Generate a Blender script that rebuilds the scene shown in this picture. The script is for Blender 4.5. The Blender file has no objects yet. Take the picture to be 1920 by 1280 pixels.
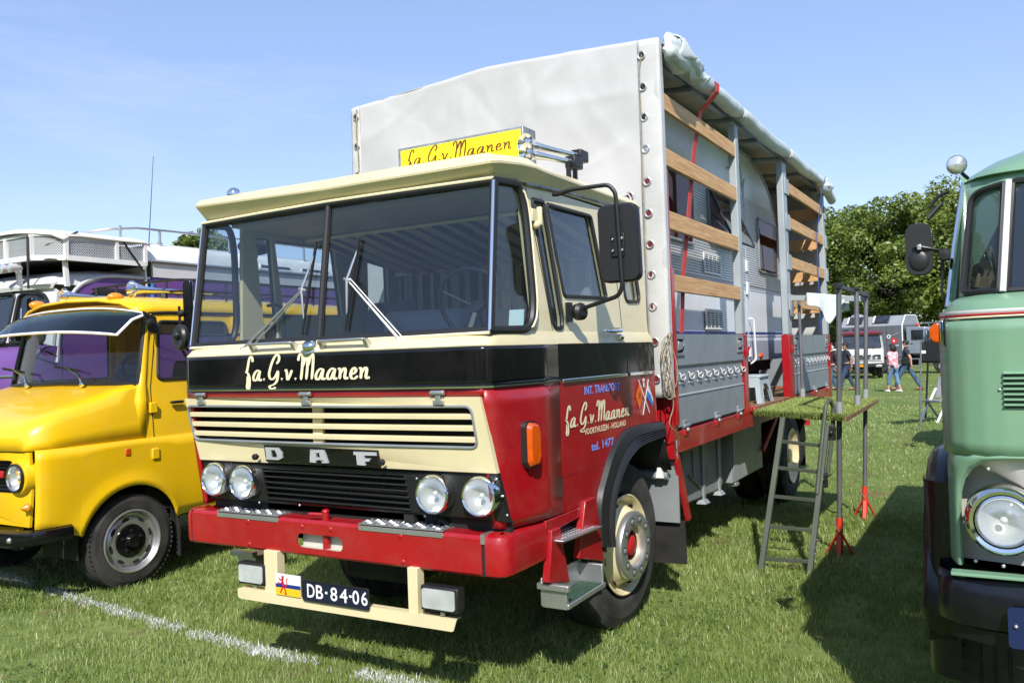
import bpy, math, random
import numpy as np
from mathutils import Vector, Matrix, noise
from mathutils.geometry import tessellate_polygon
R_ = math.radians
random.seed(7)
SC = bpy.context.scene
COL = SC.collection

# ------------------------------------------------------------------ camera
cam = bpy.data.cameras.new("camera")
cam.sensor_width = 36.0
cam.lens = 1584.07 / 1920 * 36
cam.clip_end = 3000
cam.clip_start = 0.05
camo = bpy.data.objects.new("camera", cam)
COL.objects.link(camo)
camo.matrix_world = Matrix(((0.86449541, 0.03733911, 0.50125191, 1.98943709),
                            (0.50139843, 0.00600804, -0.86519565, -3.30886519),
                            (-0.03531718, 0.99928459, -0.01352785, 1.68),
                            (0, 0, 0, 1)))
SC.camera = camo

# ------------------------------------------------------------------ light
SUN = Vector((0.50, -0.96, 1.0)).normalized()
SUN_EL = math.asin(SUN.z)
SUN_AZ = math.atan2(SUN.x, SUN.y)          # clockwise from +Y
W = bpy.data.worlds.new("World")
SC.world = W
W.use_nodes = True
nt = W.node_tree
nt.nodes.clear()
wo = nt.nodes.new("ShaderNodeOutputWorld")
bg = nt.nodes.new("ShaderNodeBackground")
sky = nt.nodes.new("ShaderNodeTexSky")
sky.sky_type = 'NISHITA'
sky.sun_disc = False
sky.sun_elevation = SUN_EL
sky.sun_rotation = SUN_AZ
sky.air_density = 1.0
sky.dust_density = 0.15
sky.ozone_density = 1.6
bg.inputs[1].default_value = 0.15
# thin cirrus wisps everywhere in the sky, a little whiter than the blue
tc = nt.nodes.new("ShaderNodeTexCoord")
mp = nt.nodes.new("ShaderNodeMapping")
mp.inputs['Scale'].default_value = (1.6, 1.6, 9.0)
nz = nt.nodes.new("ShaderNodeTexNoise")
nz.inputs['Scale'].default_value = 1.7
nz.inputs['Detail'].default_value = 7
nz.inputs['Roughness'].default_value = 0.62
cr = nt.nodes.new("ShaderNodeValToRGB")
cr.color_ramp.elements[0].position = 0.56
cr.color_ramp.elements[0].color = (0, 0, 0, 1)
cr.color_ramp.elements[1].position = 0.85
cr.color_ramp.elements[1].color = (0.28, 0.28, 0.28, 1)
mx = nt.nodes.new("ShaderNodeMix")
mx.data_type = 'RGBA'
mx.inputs[7].default_value = (6.2, 6.7, 7.4, 1)
L = nt.links.new
L(tc.outputs['Generated'], mp.inputs['Vector'])
L(mp.outputs[0], nz.inputs['Vector'])
L(nz.outputs[0], cr.inputs[0])
L(cr.outputs[0], mx.inputs[0])
L(sky.outputs[0], mx.inputs[6])
tint = nt.nodes.new("ShaderNodeMix")
tint.data_type = 'RGBA'
tint.blend_type = 'MULTIPLY'
tint.inputs[0].default_value = 1.0
tint.inputs[7].default_value = (1.08, 0.975, 1.04, 1)
L(mx.outputs[2], tint.inputs[6])
even = nt.nodes.new("ShaderNodeMix")        # light summer haze: evens the blue out over the whole sky
even.data_type = 'RGBA'
even.inputs[0].default_value = 0.46
even.inputs[7].default_value = (1.75, 2.62, 4.35, 1)
L(tint.outputs[2], even.inputs[6])
L(even.outputs[2], bg.inputs[0])
L(bg.outputs[0], wo.inputs[0])

sl = bpy.data.lights.new("sun", 'SUN')
sl.energy = 4.2
sl.angle = R_(0.53)
sl.color = (1.0, 0.955, 0.88)
so = bpy.data.objects.new("sun", sl)
so.rotation_euler = SUN.to_track_quat('Z', 'Y').to_euler()
COL.objects.link(so)
SC.view_settings.view_transform = 'Standard'
SC.view_settings.look = 'None'
SC.view_settings.exposure = 0.50
SC.view_settings.gamma = 1.0
SC.view_settings.use_curve_mapping = False
SC.cycles.max_bounces = 8
SC.cycles.transparent_max_bounces = 16
SC.cycles.use_denoising = True

# ------------------------------------------------------------------ materials
def lin(h):
    h = h.lstrip('#')
    out = []
    for i in (0, 2, 4):
        c = int(h[i:i + 2], 16) / 255
        out.append(c / 12.92 if c <= 0.04045 else ((c + 0.055) / 1.055) ** 2.4)
    return out

def mat(name, col, rough=0.5, metal=0.0, coat=0.0, var=0.06, vs=3.0, bump=0.0, bs=60.0, dirt=None, spec=0.5,
        emit=None, trans=0.0, dust=0.0):
    """a principled material; colour wanders a little by noise in object space, optional fine relief"""
    m = bpy.data.materials.new(name)
    m.use_nodes = True
    t = m.node_tree
    b = t.nodes['Principled BSDF']
    c = lin(col) if isinstance(col, str) else list(col)
    b.inputs['Roughness'].default_value = rough
    b.inputs['Metallic'].default_value = metal
    b.inputs['Coat Weight'].default_value = coat
    b.inputs['Coat Roughness'].default_value = 0.06
    b.inputs['Specular IOR Level'].default_value = spec
    b.inputs['Base Color'].default_value = (*c, 1)
    if trans:
        b.inputs['Transmission Weight'].default_value = trans
    tcn = t.nodes.new("ShaderNodeTexCoord")
    if var > 0:
        n = t.nodes.new("ShaderNodeTexNoise")
        n.inputs['Scale'].default_value = vs
        n.inputs['Detail'].default_value = 6
        r = t.nodes.new("ShaderNodeValToRGB")
        e = r.color_ramp.elements
        e[0].position, e[1].position = 0.3, 0.7
        d = dirt if dirt is not None else [x * (1 - 2.2 * var) for x in c]
        e[0].color = (*d, 1)
        e[1].color = (*[min(1, x * (1 + var)) for x in c], 1)
        t.links.new(tcn.outputs['Object'], n.inputs['Vector'])
        t.links.new(n.outputs[0], r.inputs[0])
        t.links.new(r.outputs[0], b.inputs['Base Color'])
        mr = t.nodes.new("ShaderNodeMapRange")
        mr.inputs[1].default_value, mr.inputs[2].default_value = 0.3, 0.7
        mr.inputs[3].default_value, mr.inputs[4].default_value = min(1, rough * 1.25), rough * 0.9
        t.links.new(n.outputs[0], mr.inputs[0])
        t.links.new(mr.outputs[0], b.inputs['Roughness'])
        if dust > 0:      # road film: fine speckle and smears of dry dust
            nd = t.nodes.new("ShaderNodeTexNoise")
            nd.inputs['Scale'].default_value = 5.5
            nd.inputs['Detail'].default_value = 12
            nd.inputs['Roughness'].default_value = 0.72
            rd = t.nodes.new("ShaderNodeMapRange")
            rd.inputs[1].default_value, rd.inputs[2].default_value = 0.46, 0.78
            rd.inputs[3].default_value, rd.inputs[4].default_value = 0.0, dust
            md = t.nodes.new("ShaderNodeMix")
            md.data_type = 'RGBA'
            md.inputs[7].default_value = (0.30, 0.26, 0.20, 1)
            t.links.new(tcn.outputs['Object'], nd.inputs['Vector'])
            t.links.new(nd.outputs[0], rd.inputs[0])
            t.links.new(rd.outputs[0], md.inputs[0])
            t.links.new(r.outputs[0], md.inputs[6])
            t.links.new(md.outputs[2], b.inputs['Base Color'])
            ad = t.nodes.new("ShaderNodeMath")
            ad.operation = 'ADD'
            t.links.new(mr.outputs[0], ad.inputs[0])
            t.links.new(rd.outputs[0], ad.inputs[1])
            t.links.new(ad.outputs[0], b.inputs['Roughness'])
    if bump > 0:
        n2 = t.nodes.new("ShaderNodeTexNoise")
        n2.inputs['Scale'].default_value = bs
        n2.inputs['Detail'].default_value = 5
        bp = t.nodes.new("ShaderNodeBump")
        bp.inputs['Strength'].default_value = bump
        bp.inputs['Distance'].default_value = 0.01
        t.links.new(tcn.outputs['Object'], n2.inputs['Vector'])
        t.links.new(n2.outputs[0], bp.inputs['Height'])
        t.links.new(bp.outputs[0], b.inputs['Normal'])
    if emit:
        b.inputs['Emission Color'].default_value = (*lin(emit[0]), 1)
        b.inputs['Emission Strength'].default_value = emit[1]
    return m

def glassmat(name, tint=(0.8, 0.86, 0.86), base=0.045, rough=0.0, haze=0.0, top=1.0):
    m = bpy.data.materials.new(name)
    m.use_nodes = True
    t = m.node_tree
    t.nodes.clear()
    o = t.nodes.new("ShaderNodeOutputMaterial")
    tr = t.nodes.new("ShaderNodeBsdfTransparent")
    tr.inputs[0].default_value = (*tint, 1)
    gl = t.nodes.new("ShaderNodeBsdfGlossy")
    gl.inputs['Roughness'].default_value = rough
    lw = t.nodes.new("ShaderNodeLayerWeight")
    p = t.nodes.new("ShaderNodeMath"); p.operation = 'POWER'; p.inputs[1].default_value = 4.5
    ma = t.nodes.new("ShaderNodeMath"); ma.operation = 'MULTIPLY_ADD'
    ma.inputs[1].default_value = top - base; ma.inputs[2].default_value = base
    mi = t.nodes.new("ShaderNodeMixShader")
    t.links.new(lw.outputs['Facing'], p.inputs[0])
    t.links.new(p.outputs[0], ma.inputs[0])
    t.links.new(ma.outputs[0], mi.inputs[0])
    src = tr
    if haze > 0:
        df = t.nodes.new("ShaderNodeBsdfDiffuse")
        df.inputs[0].default_value = (0.5, 0.5, 0.5, 1)
        m2 = t.nodes.new("ShaderNodeMixShader")
        m2.inputs[0].default_value = haze
        t.links.new(tr.outputs[0], m2.inputs[1]); t.links.new(df.outputs[0], m2.inputs[2])
        src = m2
    t.links.new(src.outputs[0], mi.inputs[1])
    t.links.new(gl.outputs[0], mi.inputs[2])
    t.links.new(mi.outputs[0], o.inputs[0])
    return m

def stripemat(name, c1, c2, axis, period, duty=0.5, rough=0.8):
    """woven cloth printed with straight stripes"""
    m = mat(name, c1, rough, var=0)
    t = m.node_tree
    b = t.nodes['Principled BSDF']
    tcn = t.nodes.new("ShaderNodeTexCoord")
    sp = t.nodes.new("ShaderNodeSeparateXYZ")
    t.links.new(tcn.outputs['Object'], sp.inputs[0])
    a = t.nodes.new("ShaderNodeMath"); a.operation = 'DIVIDE'; a.inputs[1].default_value = period
    f = t.nodes.new("ShaderNodeMath"); f.operation = 'FRACT'
    g = t.nodes.new("ShaderNodeMath"); g.operation = 'GREATER_THAN'; g.inputs[1].default_value = duty
    t.links.new(sp.outputs[axis], a.inputs[0]); t.links.new(a.outputs[0], f.inputs[0]); t.links.new(f.outputs[0], g.inputs[0])
    mi = t.nodes.new("ShaderNodeMix"); mi.data_type = 'RGBA'
    mi.inputs[6].default_value = (*lin(c1), 1); mi.inputs[7].default_value = (*lin(c2), 1)
    t.links.new(g.outputs[0], mi.inputs[0]); t.links.new(mi.outputs[2], b.inputs['Base Color'])
    return m

def woodmat(name, c1, c2, axis_scale=(2, 0.5, 14)):
    m = mat(name, c1, 0.6, var=0)
    t = m.node_tree; b = t.nodes['Principled BSDF']
    tcn = t.nodes.new("ShaderNodeTexCoord"); mpn = t.nodes.new("ShaderNodeMapping")
    mpn.inputs['Scale'].default_value = axis_scale
    n = t.nodes.new("ShaderNodeTexNoise"); n.inputs['Scale'].default_value = 4; n.inputs['Detail'].default_value = 8
    n.inputs['Distortion'].default_value = 1.2
    r = t.nodes.new("ShaderNodeValToRGB"); e = r.color_ramp.elements
    e[0].position, e[1].position = 0.33, 0.66
    e[0].color = (*lin(c2), 1); e[1].color = (*lin(c1), 1)
    t.links.new(tcn.outputs['Object'], mpn.inputs[0]); t.links.new(mpn.outputs[0], n.inputs['Vector'])
    t.links.new(n.outputs[0], r.inputs[0]); t.links.new(r.outputs[0], b.inputs['Base Color'])
    bp = t.nodes.new("ShaderNodeBump"); bp.inputs['Strength'].default_value = 0.15
    t.links.new(n.outputs[0], bp.inputs['Height']); t.links.new(bp.outputs[0], b.inputs['Normal'])
    return m

MT = dict(
    cream=mat("cream_paint", (0.74, 0.64, 0.39), 0.34, coat=0.3, var=0.035, bump=0.04, bs=5, dust=0.12),
    red=mat("red_paint", (0.35, 0.005, 0.010), 0.3, coat=0.4, var=0.06, bump=0.05, bs=5, dust=0.10),
    redflat=mat("red_paint_dull", (0.42, 0.012, 0.014), 0.5, var=0.08),
    black=mat("black_gloss_paint", (0.005, 0.005, 0.006), 0.10, coat=0.0, var=0.05, dust=0.03),
    blackm=mat("black_satin", (0.012, 0.012, 0.013), 0.45, var=0.1),
    rubber=mat("rubber", (0.020, 0.019, 0.018), 0.75, var=0.25, vs=7, bump=0.15, bs=90),
    rubtrim=mat("rubber_trim", (0.018, 0.018, 0.019), 0.42, var=0.15),
    tyre=mat("tyre_rubber", (0.045, 0.042, 0.039), 0.8, var=0.35, vs=5, bump=0.2, bs=120),
    chrome=mat("chrome", (0.82, 0.82, 0.83), 0.09, metal=1, var=0.03),
    alu=mat("dull_aluminium", (0.60, 0.60, 0.61), 0.36, metal=0.85, var=0.1),
    galv=mat("galvanised_steel", (0.38, 0.40, 0.42), 0.48, metal=0.6, var=0.18, vs=14),
    steel=mat("grey_tube_steel", (0.20, 0.21, 0.22), 0.42, metal=0.5, var=0.15),
    greyp=mat("grey_paint", (0.30, 0.32, 0.335), 0.42, var=0.06, coat=0.1),
    greyd=mat("grey_chassis_paint", (0.24, 0.26, 0.27), 0.45, var=0.1),
    dropside=mat("grey_dropside_paint", (0.235, 0.265, 0.285), 0.42, var=0.05, vs=5),
    postp=mat("light_grey_post", (0.36, 0.40, 0.42), 0.45, var=0.07),
    dark=mat("dark_underbody", (0.013, 0.013, 0.014), 0.7, var=0.2),
    canvas=mat("pale_grey_tarpaulin", (0.52, 0.52, 0.515), 0.5, var=0.07, vs=2.2, bump=0.6, bs=4),
    canvasw=mat("white_tarpaulin_edge", (0.54, 0.54, 0.525), 0.42, var=0.07, vs=4, bump=0.35, bs=12),
    roll=mat("blue_grey_tarpaulin_roll", (0.56, 0.61, 0.62), 0.4, var=0.08, vs=5, bump=0.2, bs=14),
    yellow=mat("yellow_paint", (0.86, 0.515, 0.006), 0.28, coat=0.4, var=0.035, bump=0.05, bs=4, dust=0.10),
    purple=mat("purple_paint", (0.15, 0.055, 0.24), 0.32, coat=0.4, var=0.05),
    white=mat("white_paint", (0.78, 0.77, 0.74), 0.35, coat=0.2, var=0.04),
    offwhite=mat("off_white_bus_paint", (0.62, 0.60, 0.60), 0.4, var=0.06),
    green=mat("green_truck_paint", (0.185, 0.34, 0.21), 0.3, coat=0.4, var=0.035, bump=0.05, bs=4, dust=0.14),
    putty=mat("putty_paint", (0.55, 0.53, 0.46), 0.42, var=0.04),
    navy=mat("navy_black_paint", (0.005, 0.006, 0.010), 0.22, coat=0.0, var=0.1, dust=0.02),
    orange=mat("orange_lens", (0.62, 0.085, 0.004), 0.18, var=0.08, vs=30, coat=0.6),
    amber=mat("amber_lens", (0.72, 0.27, 0.01), 0.2, var=0.05, coat=0.5),
    lens=mat("headlamp_glass", (0.78, 0.80, 0.80), 0.12, metal=0.55, var=0.25, vs=26, bump=0.35, bs=45, coat=1.0),
    yellowsign=mat("yellow_sign_face", (0.93, 0.83, 0.015), 0.3, var=0.01),
    brown=mat("brown_lettering", (0.16, 0.035, 0.012), 0.5, var=0.05),
    letter=mat("cream_lettering", (0.86, 0.76, 0.50), 0.4, var=0.02),
    blue=mat("light_blue_lettering", (0.20, 0.36, 0.95), 0.4, var=0.02),
    skyblue=mat("flag_blue", (0.05, 0.22, 0.60), 0.4, var=0.02),
    flagor=mat("flag_orange", (0.85, 0.16, 0.01), 0.4, var=0.02),
    flagwhite=mat("flag_white", (0.82, 0.82, 0.82), 0.4, var=0.02),
    flagblue=mat("plate_flag_blue", (0.01, 0.03, 0.20), 0.4, var=0.02),
    flagyellow=mat("plate_flag_yellow", (0.86, 0.50, 0.02), 0.4, var=0.02),
    flagred=mat("plate_flag_red", (0.60, 0.02, 0.03), 0.4, var=0.02),
    bowl=mat("lamp_reflector", (0.86, 0.87, 0.88), 0.22, metal=0.55, var=0.05),
    foglens=mat("fog_lamp_glass", (0.62, 0.64, 0.64), 0.14, metal=0.25, var=0.10, vs=9, coat=1.0),
    plateblue=mat("dark_blue_plate", (0.010, 0.020, 0.075), 0.35, var=0.05),
    plate=mat("navy_number_plate", (0.010, 0.014, 0.035), 0.35, var=0.05),
    silver=mat("silver_badge", (0.50, 0.51, 0.53), 0.35, metal=0.15, var=0.04),
    pine=woodmat("pine_board", "dcb27c", "b98650", (3, 0.6, 16)),
    plank=woodmat("bed_plank", "8a6c4a", "6b5138", (10, 0.8, 3)),
    seat=mat("grey_seat_vinyl", (0.16, 0.17, 0.19), 0.6, var=0.1),
    interior=mat("cream_interior", (0.50, 0.46, 0.36), 0.5, var=0.06),
    curtain=stripemat("striped_curtain", "d9cfb0", "23262e", 0, 0.108),
    awning=stripemat("striped_headlining", "cfc6a8", "23262e", 0, 0.135),
    strap=mat("red_webbing_strap", (0.55, 0.045, 0.035), 0.6, var=0.06),
    bluestrap=mat("blue_webbing_strap", (0.03, 0.10, 0.42), 0.6, var=0.06),
    hook=mat("white_coated_hook", (0.62, 0.63, 0.64), 0.4, var=0.05),
    rope=mat("tan_rope", (0.30, 0.25, 0.16), 0.8, var=0.2, vs=40),
    ladder=mat("olive_ladder_paint", (0.062, 0.078, 0.055), 0.5, var=0.12),
    redjack=mat("red_base_jack", (0.62, 0.045, 0.018), 0.45, var=0.08),
    turf=mat("artificial_turf_base", (0.07, 0.115, 0.025), 0.9, var=0.2, vs=20),
    greenmat=mat("green_step_mat", (0.03, 0.085, 0.05), 0.9, var=0.45, vs=90, bump=0.6, bs=160),
    towel=mat("pale_blue_towel", (0.62, 0.72, 0.70), 0.85, var=0.06, vs=8, bump=0.2, bs=60),
    plastic=mat("grey_plastic_stool", (0.36, 0.42, 0.45), 0.4, var=0.05),
    caravan=mat("white_caravan_skin", (0.74, 0.76, 0.78), 0.38, var=0.03),
    caravang=mat("lilac_grey_caravan_skirt", (0.36, 0.38, 0.45), 0.4, var=0.04),
    ribbed=mat("ribbed_caravan_aluminium", (0.66, 0.68, 0.70), 0.35, metal=0.25, var=0.03),
    acrylic=glassmat("smoked_caravan_window", (0.66, 0.52, 0.48), 0.05, top=0.35),
    blind=mat("brown_window_blind", (0.26, 0.125, 0.095), 0.6, var=0.2, vs=12),
    skin=mat("skin", (0.50, 0.27, 0.19), 0.55, var=0.05),
    skind=mat("tanned_skin", (0.38, 0.19, 0.12), 0.55, var=0.05),
    denim=mat("blue_denim", (0.06, 0.11, 0.20), 0.85, var=0.2, vs=9),
    denimd=mat("dark_blue_denim", (0.035, 0.06, 0.12), 0.85, var=0.2, vs=9),
    denimp=mat("pale_blue_denim", (0.12, 0.23, 0.38), 0.85, var=0.15, vs=9),
    navyshirt=mat("navy_shirt", (0.02, 0.028, 0.045), 0.8, var=0.1),
    plumshirt=mat("plum_sweater", (0.035, 0.012, 0.03), 0.85, var=0.1),
    hair=mat("dark_brown_hair", (0.02, 0.011, 0.008), 0.6, var=0.2, vs=30, bump=0.4),
    hairg=mat("grey_hair", (0.45, 0.43, 0.42), 0.6, var=0.15, vs=30),
    exped=mat("grey_expedition_body", (0.115, 0.122, 0.135), 0.5, var=0.08),
    expedr=mat("light_grey_expedition_roof", (0.26, 0.28, 0.30), 0.45, var=0.06),
    maroon=mat("maroon_paint", (0.16, 0.012, 0.02), 0.35, var=0.06, coat=0.3),
    visor=glassmat("green_smoked_visor", (0.03, 0.13, 0.09), 0.10),
    glass=glassmat("clear_glass", (0.86, 0.90, 0.91), 0.05, haze=0.010),
    screen=glassmat("windscreen_glass", (0.83, 0.87, 0.90), 0.045, haze=0.004),
    glassd=glassmat("smoked_glass", (0.50, 0.55, 0.60), 0.085, haze=0.02),
    glassx=mat("dark_far_window", (0.03, 0.035, 0.045), 0.1, var=0.3, vs=3, coat=1.0),
    mirror=mat("mirror_glass", (0.7, 0.72, 0.74), 0.03, metal=1, var=0),
    reflector=mat("plain_white_print", (0.8, 0.8, 0.8), 0.5, var=0.02),
)
MT['flower'] = mat("pink_floral_blouse", (0.80, 0.55, 0.55), 0.8, var=0.25, vs=11, dirt=[0.55, 0.08, 0.14])

# ------------------------------------------------------------------ mesh helpers
OFF = {}          # object -> world offset of its local space

class G:
    def __init__(s):
        s.V, s.F, s.M = [], [], []
    def add(s, V, F, m=0):
        b = len(s.V)
        s.V += [tuple(v) for v in V]
        s.F += [tuple(i + b for i in f) for f in F]
        s.M += [m] * len(F)
        return s
    def merge(s, g, m=None):
        b = len(s.V)
        s.V += g.V
        s.F += [tuple(i + b for i in f) for f in g.F]
        s.M += g.M if m is None else [m] * len(g.F)
        return s
    def hexa(s, p, m=0):
        """8 points: bottom 4 (ccw) then top 4"""
        return s.add(p, [(3, 2, 1, 0), (4, 5, 6, 7), (0, 1, 5, 4), (1, 2, 6, 5), (2, 3, 7, 6), (3, 0, 4, 7)], m)
    def box(s, x0, x1, y0, y1, z0, z1, m=0):
        return s.hexa([(x0, y0, z0), (x1, y0, z0), (x1, y1, z0), (x0, y1, z0),
                       (x0, y0, z1), (x1, y0, z1), (x1, y1, z1), (x0, y1, z1)], m)
    def bar(s, a, b, w, h, up=(0, 0, 1), m=0):
        a, b = Vector(a), Vector(b)
        d = (b - a).normalized()
        u = Vector(up)
        sx = d.cross(u).normalized() * w / 2
        sz = sx.cross(d).normalized() * h / 2
        return s.hexa([a - sx - sz, a + sx - sz, b + sx - sz, b - sx - sz, a - sx + sz, a + sx + sz, b + sx + sz, b - sx + sz], m)
    def prism(s, loop, vec, m=0):
        n = len(loop)
        v = Vector(vec)
        V = [Vector(p) for p in loop] + [Vector(p) + v for p in loop]
        F = [tuple(range(n - 1, -1, -1)), tuple(range(n, 2 * n))] + [(i, (i + 1) % n, n + (i + 1) % n, n + i) for i in range(n)]
        return s.add(V, F, m)
    def plate(s, outer, holes, fn, vec, m=0):
        """2-D outline with holes mapped by fn(u,v)->xyz, thickened by vec"""
        loops = [outer] + list(holes)
        t = tessellate_polygon([[Vector((a, b, 0)) for a, b in lp] for lp in loops])
        P = [p for lp in loops for p in lp]
        n = len(P)
        v = Vector(vec)
        A = [Vector(fn(*p)) for p in P]
        V = A + [a + v for a in A]
        F = []
        for tri in t:
            F.append(tuple(tri)); F.append(tuple(i + n for i in reversed(tri)))
        b = 0
        for lp in loops:
            k = len(lp)
            for i in range(k):
                j = (i + 1) % k
                F.append((b + i, b + j, n + b + j, n + b + i))
            b += k
        return s.add(V, F, m)
    def tube(s, path, r, n=8, closed=False, m=0, cap=True):
        P = [Vector(p) for p in path]
        k = len(P)
        rr = r if isinstance(r, (list, tuple)) else [r] * k
        V, F = [], []
        ref = None
        for i, p in enumerate(P):
            if closed:
                d = (P[(i + 1) % k] - P[i - 1]).normalized()
            else:
                d = (P[min(i + 1, k - 1)] - P[max(i - 1, 0)]).normalized()
            if ref is None:
                ref = d.orthogonal().normalized()
            ref = (ref - d * ref.dot(d))
            if ref.length < 1e-6:
                ref = d.orthogonal()
            ref.normalize()
            q = d.cross(ref)
            for a in range(n):
                t = 2 * math.pi * a / n
                V.append(p + (ref * math.cos(t) + q * math.sin(t)) * rr[i])
        for i in range(k if closed else k - 1):
            j = (i + 1) % k
            for a in range(n):
                b = (a + 1) % n
                F.append((i * n + a, i * n + b, j * n + b, j * n + a))
        if cap and not closed:
            F.append(tuple(range(n - 1, -1, -1)))
            F.append(tuple((k - 1) * n + a for a in range(n)))
        return s.add(V, F, m)
    def loft(s, rings, closed=True, cap=False, m=0):
        n = len(rings[0])
        V = [p for r in rings for p in r]
        F = []
        for i in range(len(rings) - 1):
            for a in range(n if closed else n - 1):
                b = (a + 1) % n
                F.append((i * n + a, i * n + b, (i + 1) * n + b, (i + 1) * n + a))
        if cap:
            F.append(tuple(range(n - 1, -1, -1)))
            F.append(tuple((len(rings) - 1) * n + a for a in range(n)))
        return s.add(V, F, m)
    def lathe(s, prof, c, ax=(1, 0, 0), n=32, m=0, a0=0.0, a1=2 * math.pi, up=None):
        """prof: (distance along axis, radius)"""
        ax = Vector(ax).normalized()
        u = Vector(up) if up else (Vector((0, 0, 1)) if abs(ax.z) < 0.9 else Vector((1, 0, 0)))
        u = (u - ax * u.dot(ax)).normalized()
        w = ax.cross(u)
        c = Vector(c)
        full = abs(a1 - a0 - 2 * math.pi) < 1e-6
        k = n if full else n + 1
        V, F = [], []
        for h, r in prof:
            for i in range(k):
                t = a0 + (a1 - a0) * i / n
                V.append(c + ax * h + (u * math.cos(t) + w * math.sin(t)) * r)
        for j in range(len(prof) - 1):
            for i in range(n):
                i2 = (i + 1) % k
                F.append((j * k + i, j * k + i2, (j + 1) * k + i2, (j + 1) * k + i))
        return s.add(V, F, m)
    def disc(s, c, r, ax, n=16, h=0.004, m=0):
        return s.lathe([(0, r), (h, r), (h, 0.0001)], c, ax, n, m)
    def ball(s, c, r, n=14, m=0, squash=None):
        rx, ry, rz = r if isinstance(r, (tuple, list)) else (r, r, r)
        V, F = [], []
        k = max(6, n // 2 + 1)
        for j in range(k + 1):
            th = math.pi * j / k
            for i in range(n):
                ph = 2 * math.pi * i / n
                V.append((c[0] + rx * math.sin(th) * math.cos(ph), c[1] + ry * math.sin(th) * math.sin(ph), c[2] + rz * math.cos(th)))
        for j in range(k):
            for i in range(n):
                F.append((j * n + i, (j + 1) * n + i, (j + 1) * n + (i + 1) % n, j * n + (i + 1) % n))
        return s.add(V, F, m)
    def xf(s, M4):
        s.V = [tuple(M4 @ Vector(v)) for v in s.V]
        return s

def tag(o, label=None, cat=None, group=None, kind=None):
    if label: o['label'] = label
    if cat: o['category'] = cat
    if group: o['group'] = group
    if kind: o['kind'] = kind
    return o

def thing(name, label, cat, loc=(0, 0, 0), rz=0.0, group=None, local=False):
    """an Empty at the thing's base; its parts are given in world coordinates unless local"""
    o = bpy.data.objects.new(name, None)
    o.empty_display_size = 0.2
    COL.objects.link(o)
    o.location = loc
    o.rotation_euler = (0, 0, rz)
    OFF[o] = Vector((0, 0, 0)) if local else Vector(loc)
    return tag(o, label, cat, group)

def part(name, g, m, parent=None, bevel=0.0, seg=2, smooth=35, label=None):
    me = bpy.data.meshes.new(name)
    off = OFF.get(parent, Vector((0, 0, 0))) if parent else Vector((0, 0, 0))
    V = [(v[0] - off[0], v[1] - off[1], v[2] - off[2]) for v in g.V]
    me.from_pydata(V, [], g.F)
    ms = m if isinstance(m, (list, tuple)) else [m]
    for x in ms:
        me.materials.append(MT[x] if isinstance(x, str) else x)
    if len(ms) > 1:
        me.polygons.foreach_set('material_index', g.M)
    if smooth:
        me.polygons.foreach_set('use_smooth', [True] * len(me.polygons))
        me.set_sharp_from_angle(angle=R_(smooth))
    me.validate()
    me.update()
    o = bpy.data.objects.new(name, me)
    COL.objects.link(o)
    if parent:
        o.parent = parent
        OFF[o] = off
    if bevel:
        b = o.modifiers.new("bevel", 'BEVEL')
        b.width = bevel
        b.segments = seg
        b.limit_method = 'ANGLE'
        b.angle_limit = R_(40)
    if label:
        o['label'] = label
    return o

def group_part(name, parent):
    """a part that is itself made of sub-parts"""
    o = bpy.data.objects.new(name, None)
    o.empty_display_size = 0.1
    COL.objects.link(o)
    o.parent = parent
    OFF[o] = OFF[parent]
    return o

def dup(root, loc=None, rz=None, label=None, group=None):
    def cp(o, par):
        c = o.copy()
        COL.objects.link(c)
        if par:
            c.parent = par
        for ch in o.children:
            cp(ch, c)
        return c
    r = cp(root, None)
    if loc is not None: r.location = loc
    if rz is not None: r.rotation_euler = (0, 0, rz)
    if label: r['label'] = label
    if group: r['group'] = group
    return r

def rrect(u0, u1, v0, v1, r, n=5):
    out = []
    for cx, cy, a in ((u1 - r, v0 + r, -90), (u1 - r, v1 - r, 0), (u0 + r, v1 - r, 90), (u0 + r, v0 + r, 180)):
        for i in range(n + 1):
            t = R_(a + 90 * i / n)
            out.append((cx + r * math.cos(t), cy + r * math.sin(t)))
    return out

def roundpoly(pts, r, n=4):
    """round the corners of a 2-D or 3-D polygon"""
    out = []
    k = len(pts)
    rr = r if isinstance(r, (list, tuple)) else [r] * k
    for i in range(k):
        p, a, b = Vector(pts[i]), Vector(pts[i - 1]), Vector(pts[(i + 1) % k])
        q = rr[i]
        if q <= 0:
            out.append(tuple(p)); continue
        da, db = (a - p), (b - p)
        q = min(q, da.length * 0.45, db.length * 0.45)
        s, e = p + da.normalized() * q, p + db.normalized() * q
        for j in range(n + 1):
            t = j / n
            out.append(tuple(s * (1 - t) ** 2 + p * 2 * t * (1 - t) + e * t * t))
    return out

def arcpath(pts, r, n=5):
    """open polyline with rounded bends"""
    P = [Vector(p) for p in pts]
    out = [P[0]]
    for i in range(1, len(P) - 1):
        da, db = P[i - 1] - P[i], P[i + 1] - P[i]
        q = min(r, da.length * 0.45, db.length * 0.45)
        s, e = P[i] + da.normalized() * q, P[i] + db.normalized() * q
        for j in range(n + 1):
            t = j / n
            out.append(s * (1 - t) ** 2 + P[i] * 2 * t * (1 - t) + e * t * t)
    out.append(P[-1])
    return out

def lerp(a, b, t):
    return a + (b - a) * t

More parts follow.
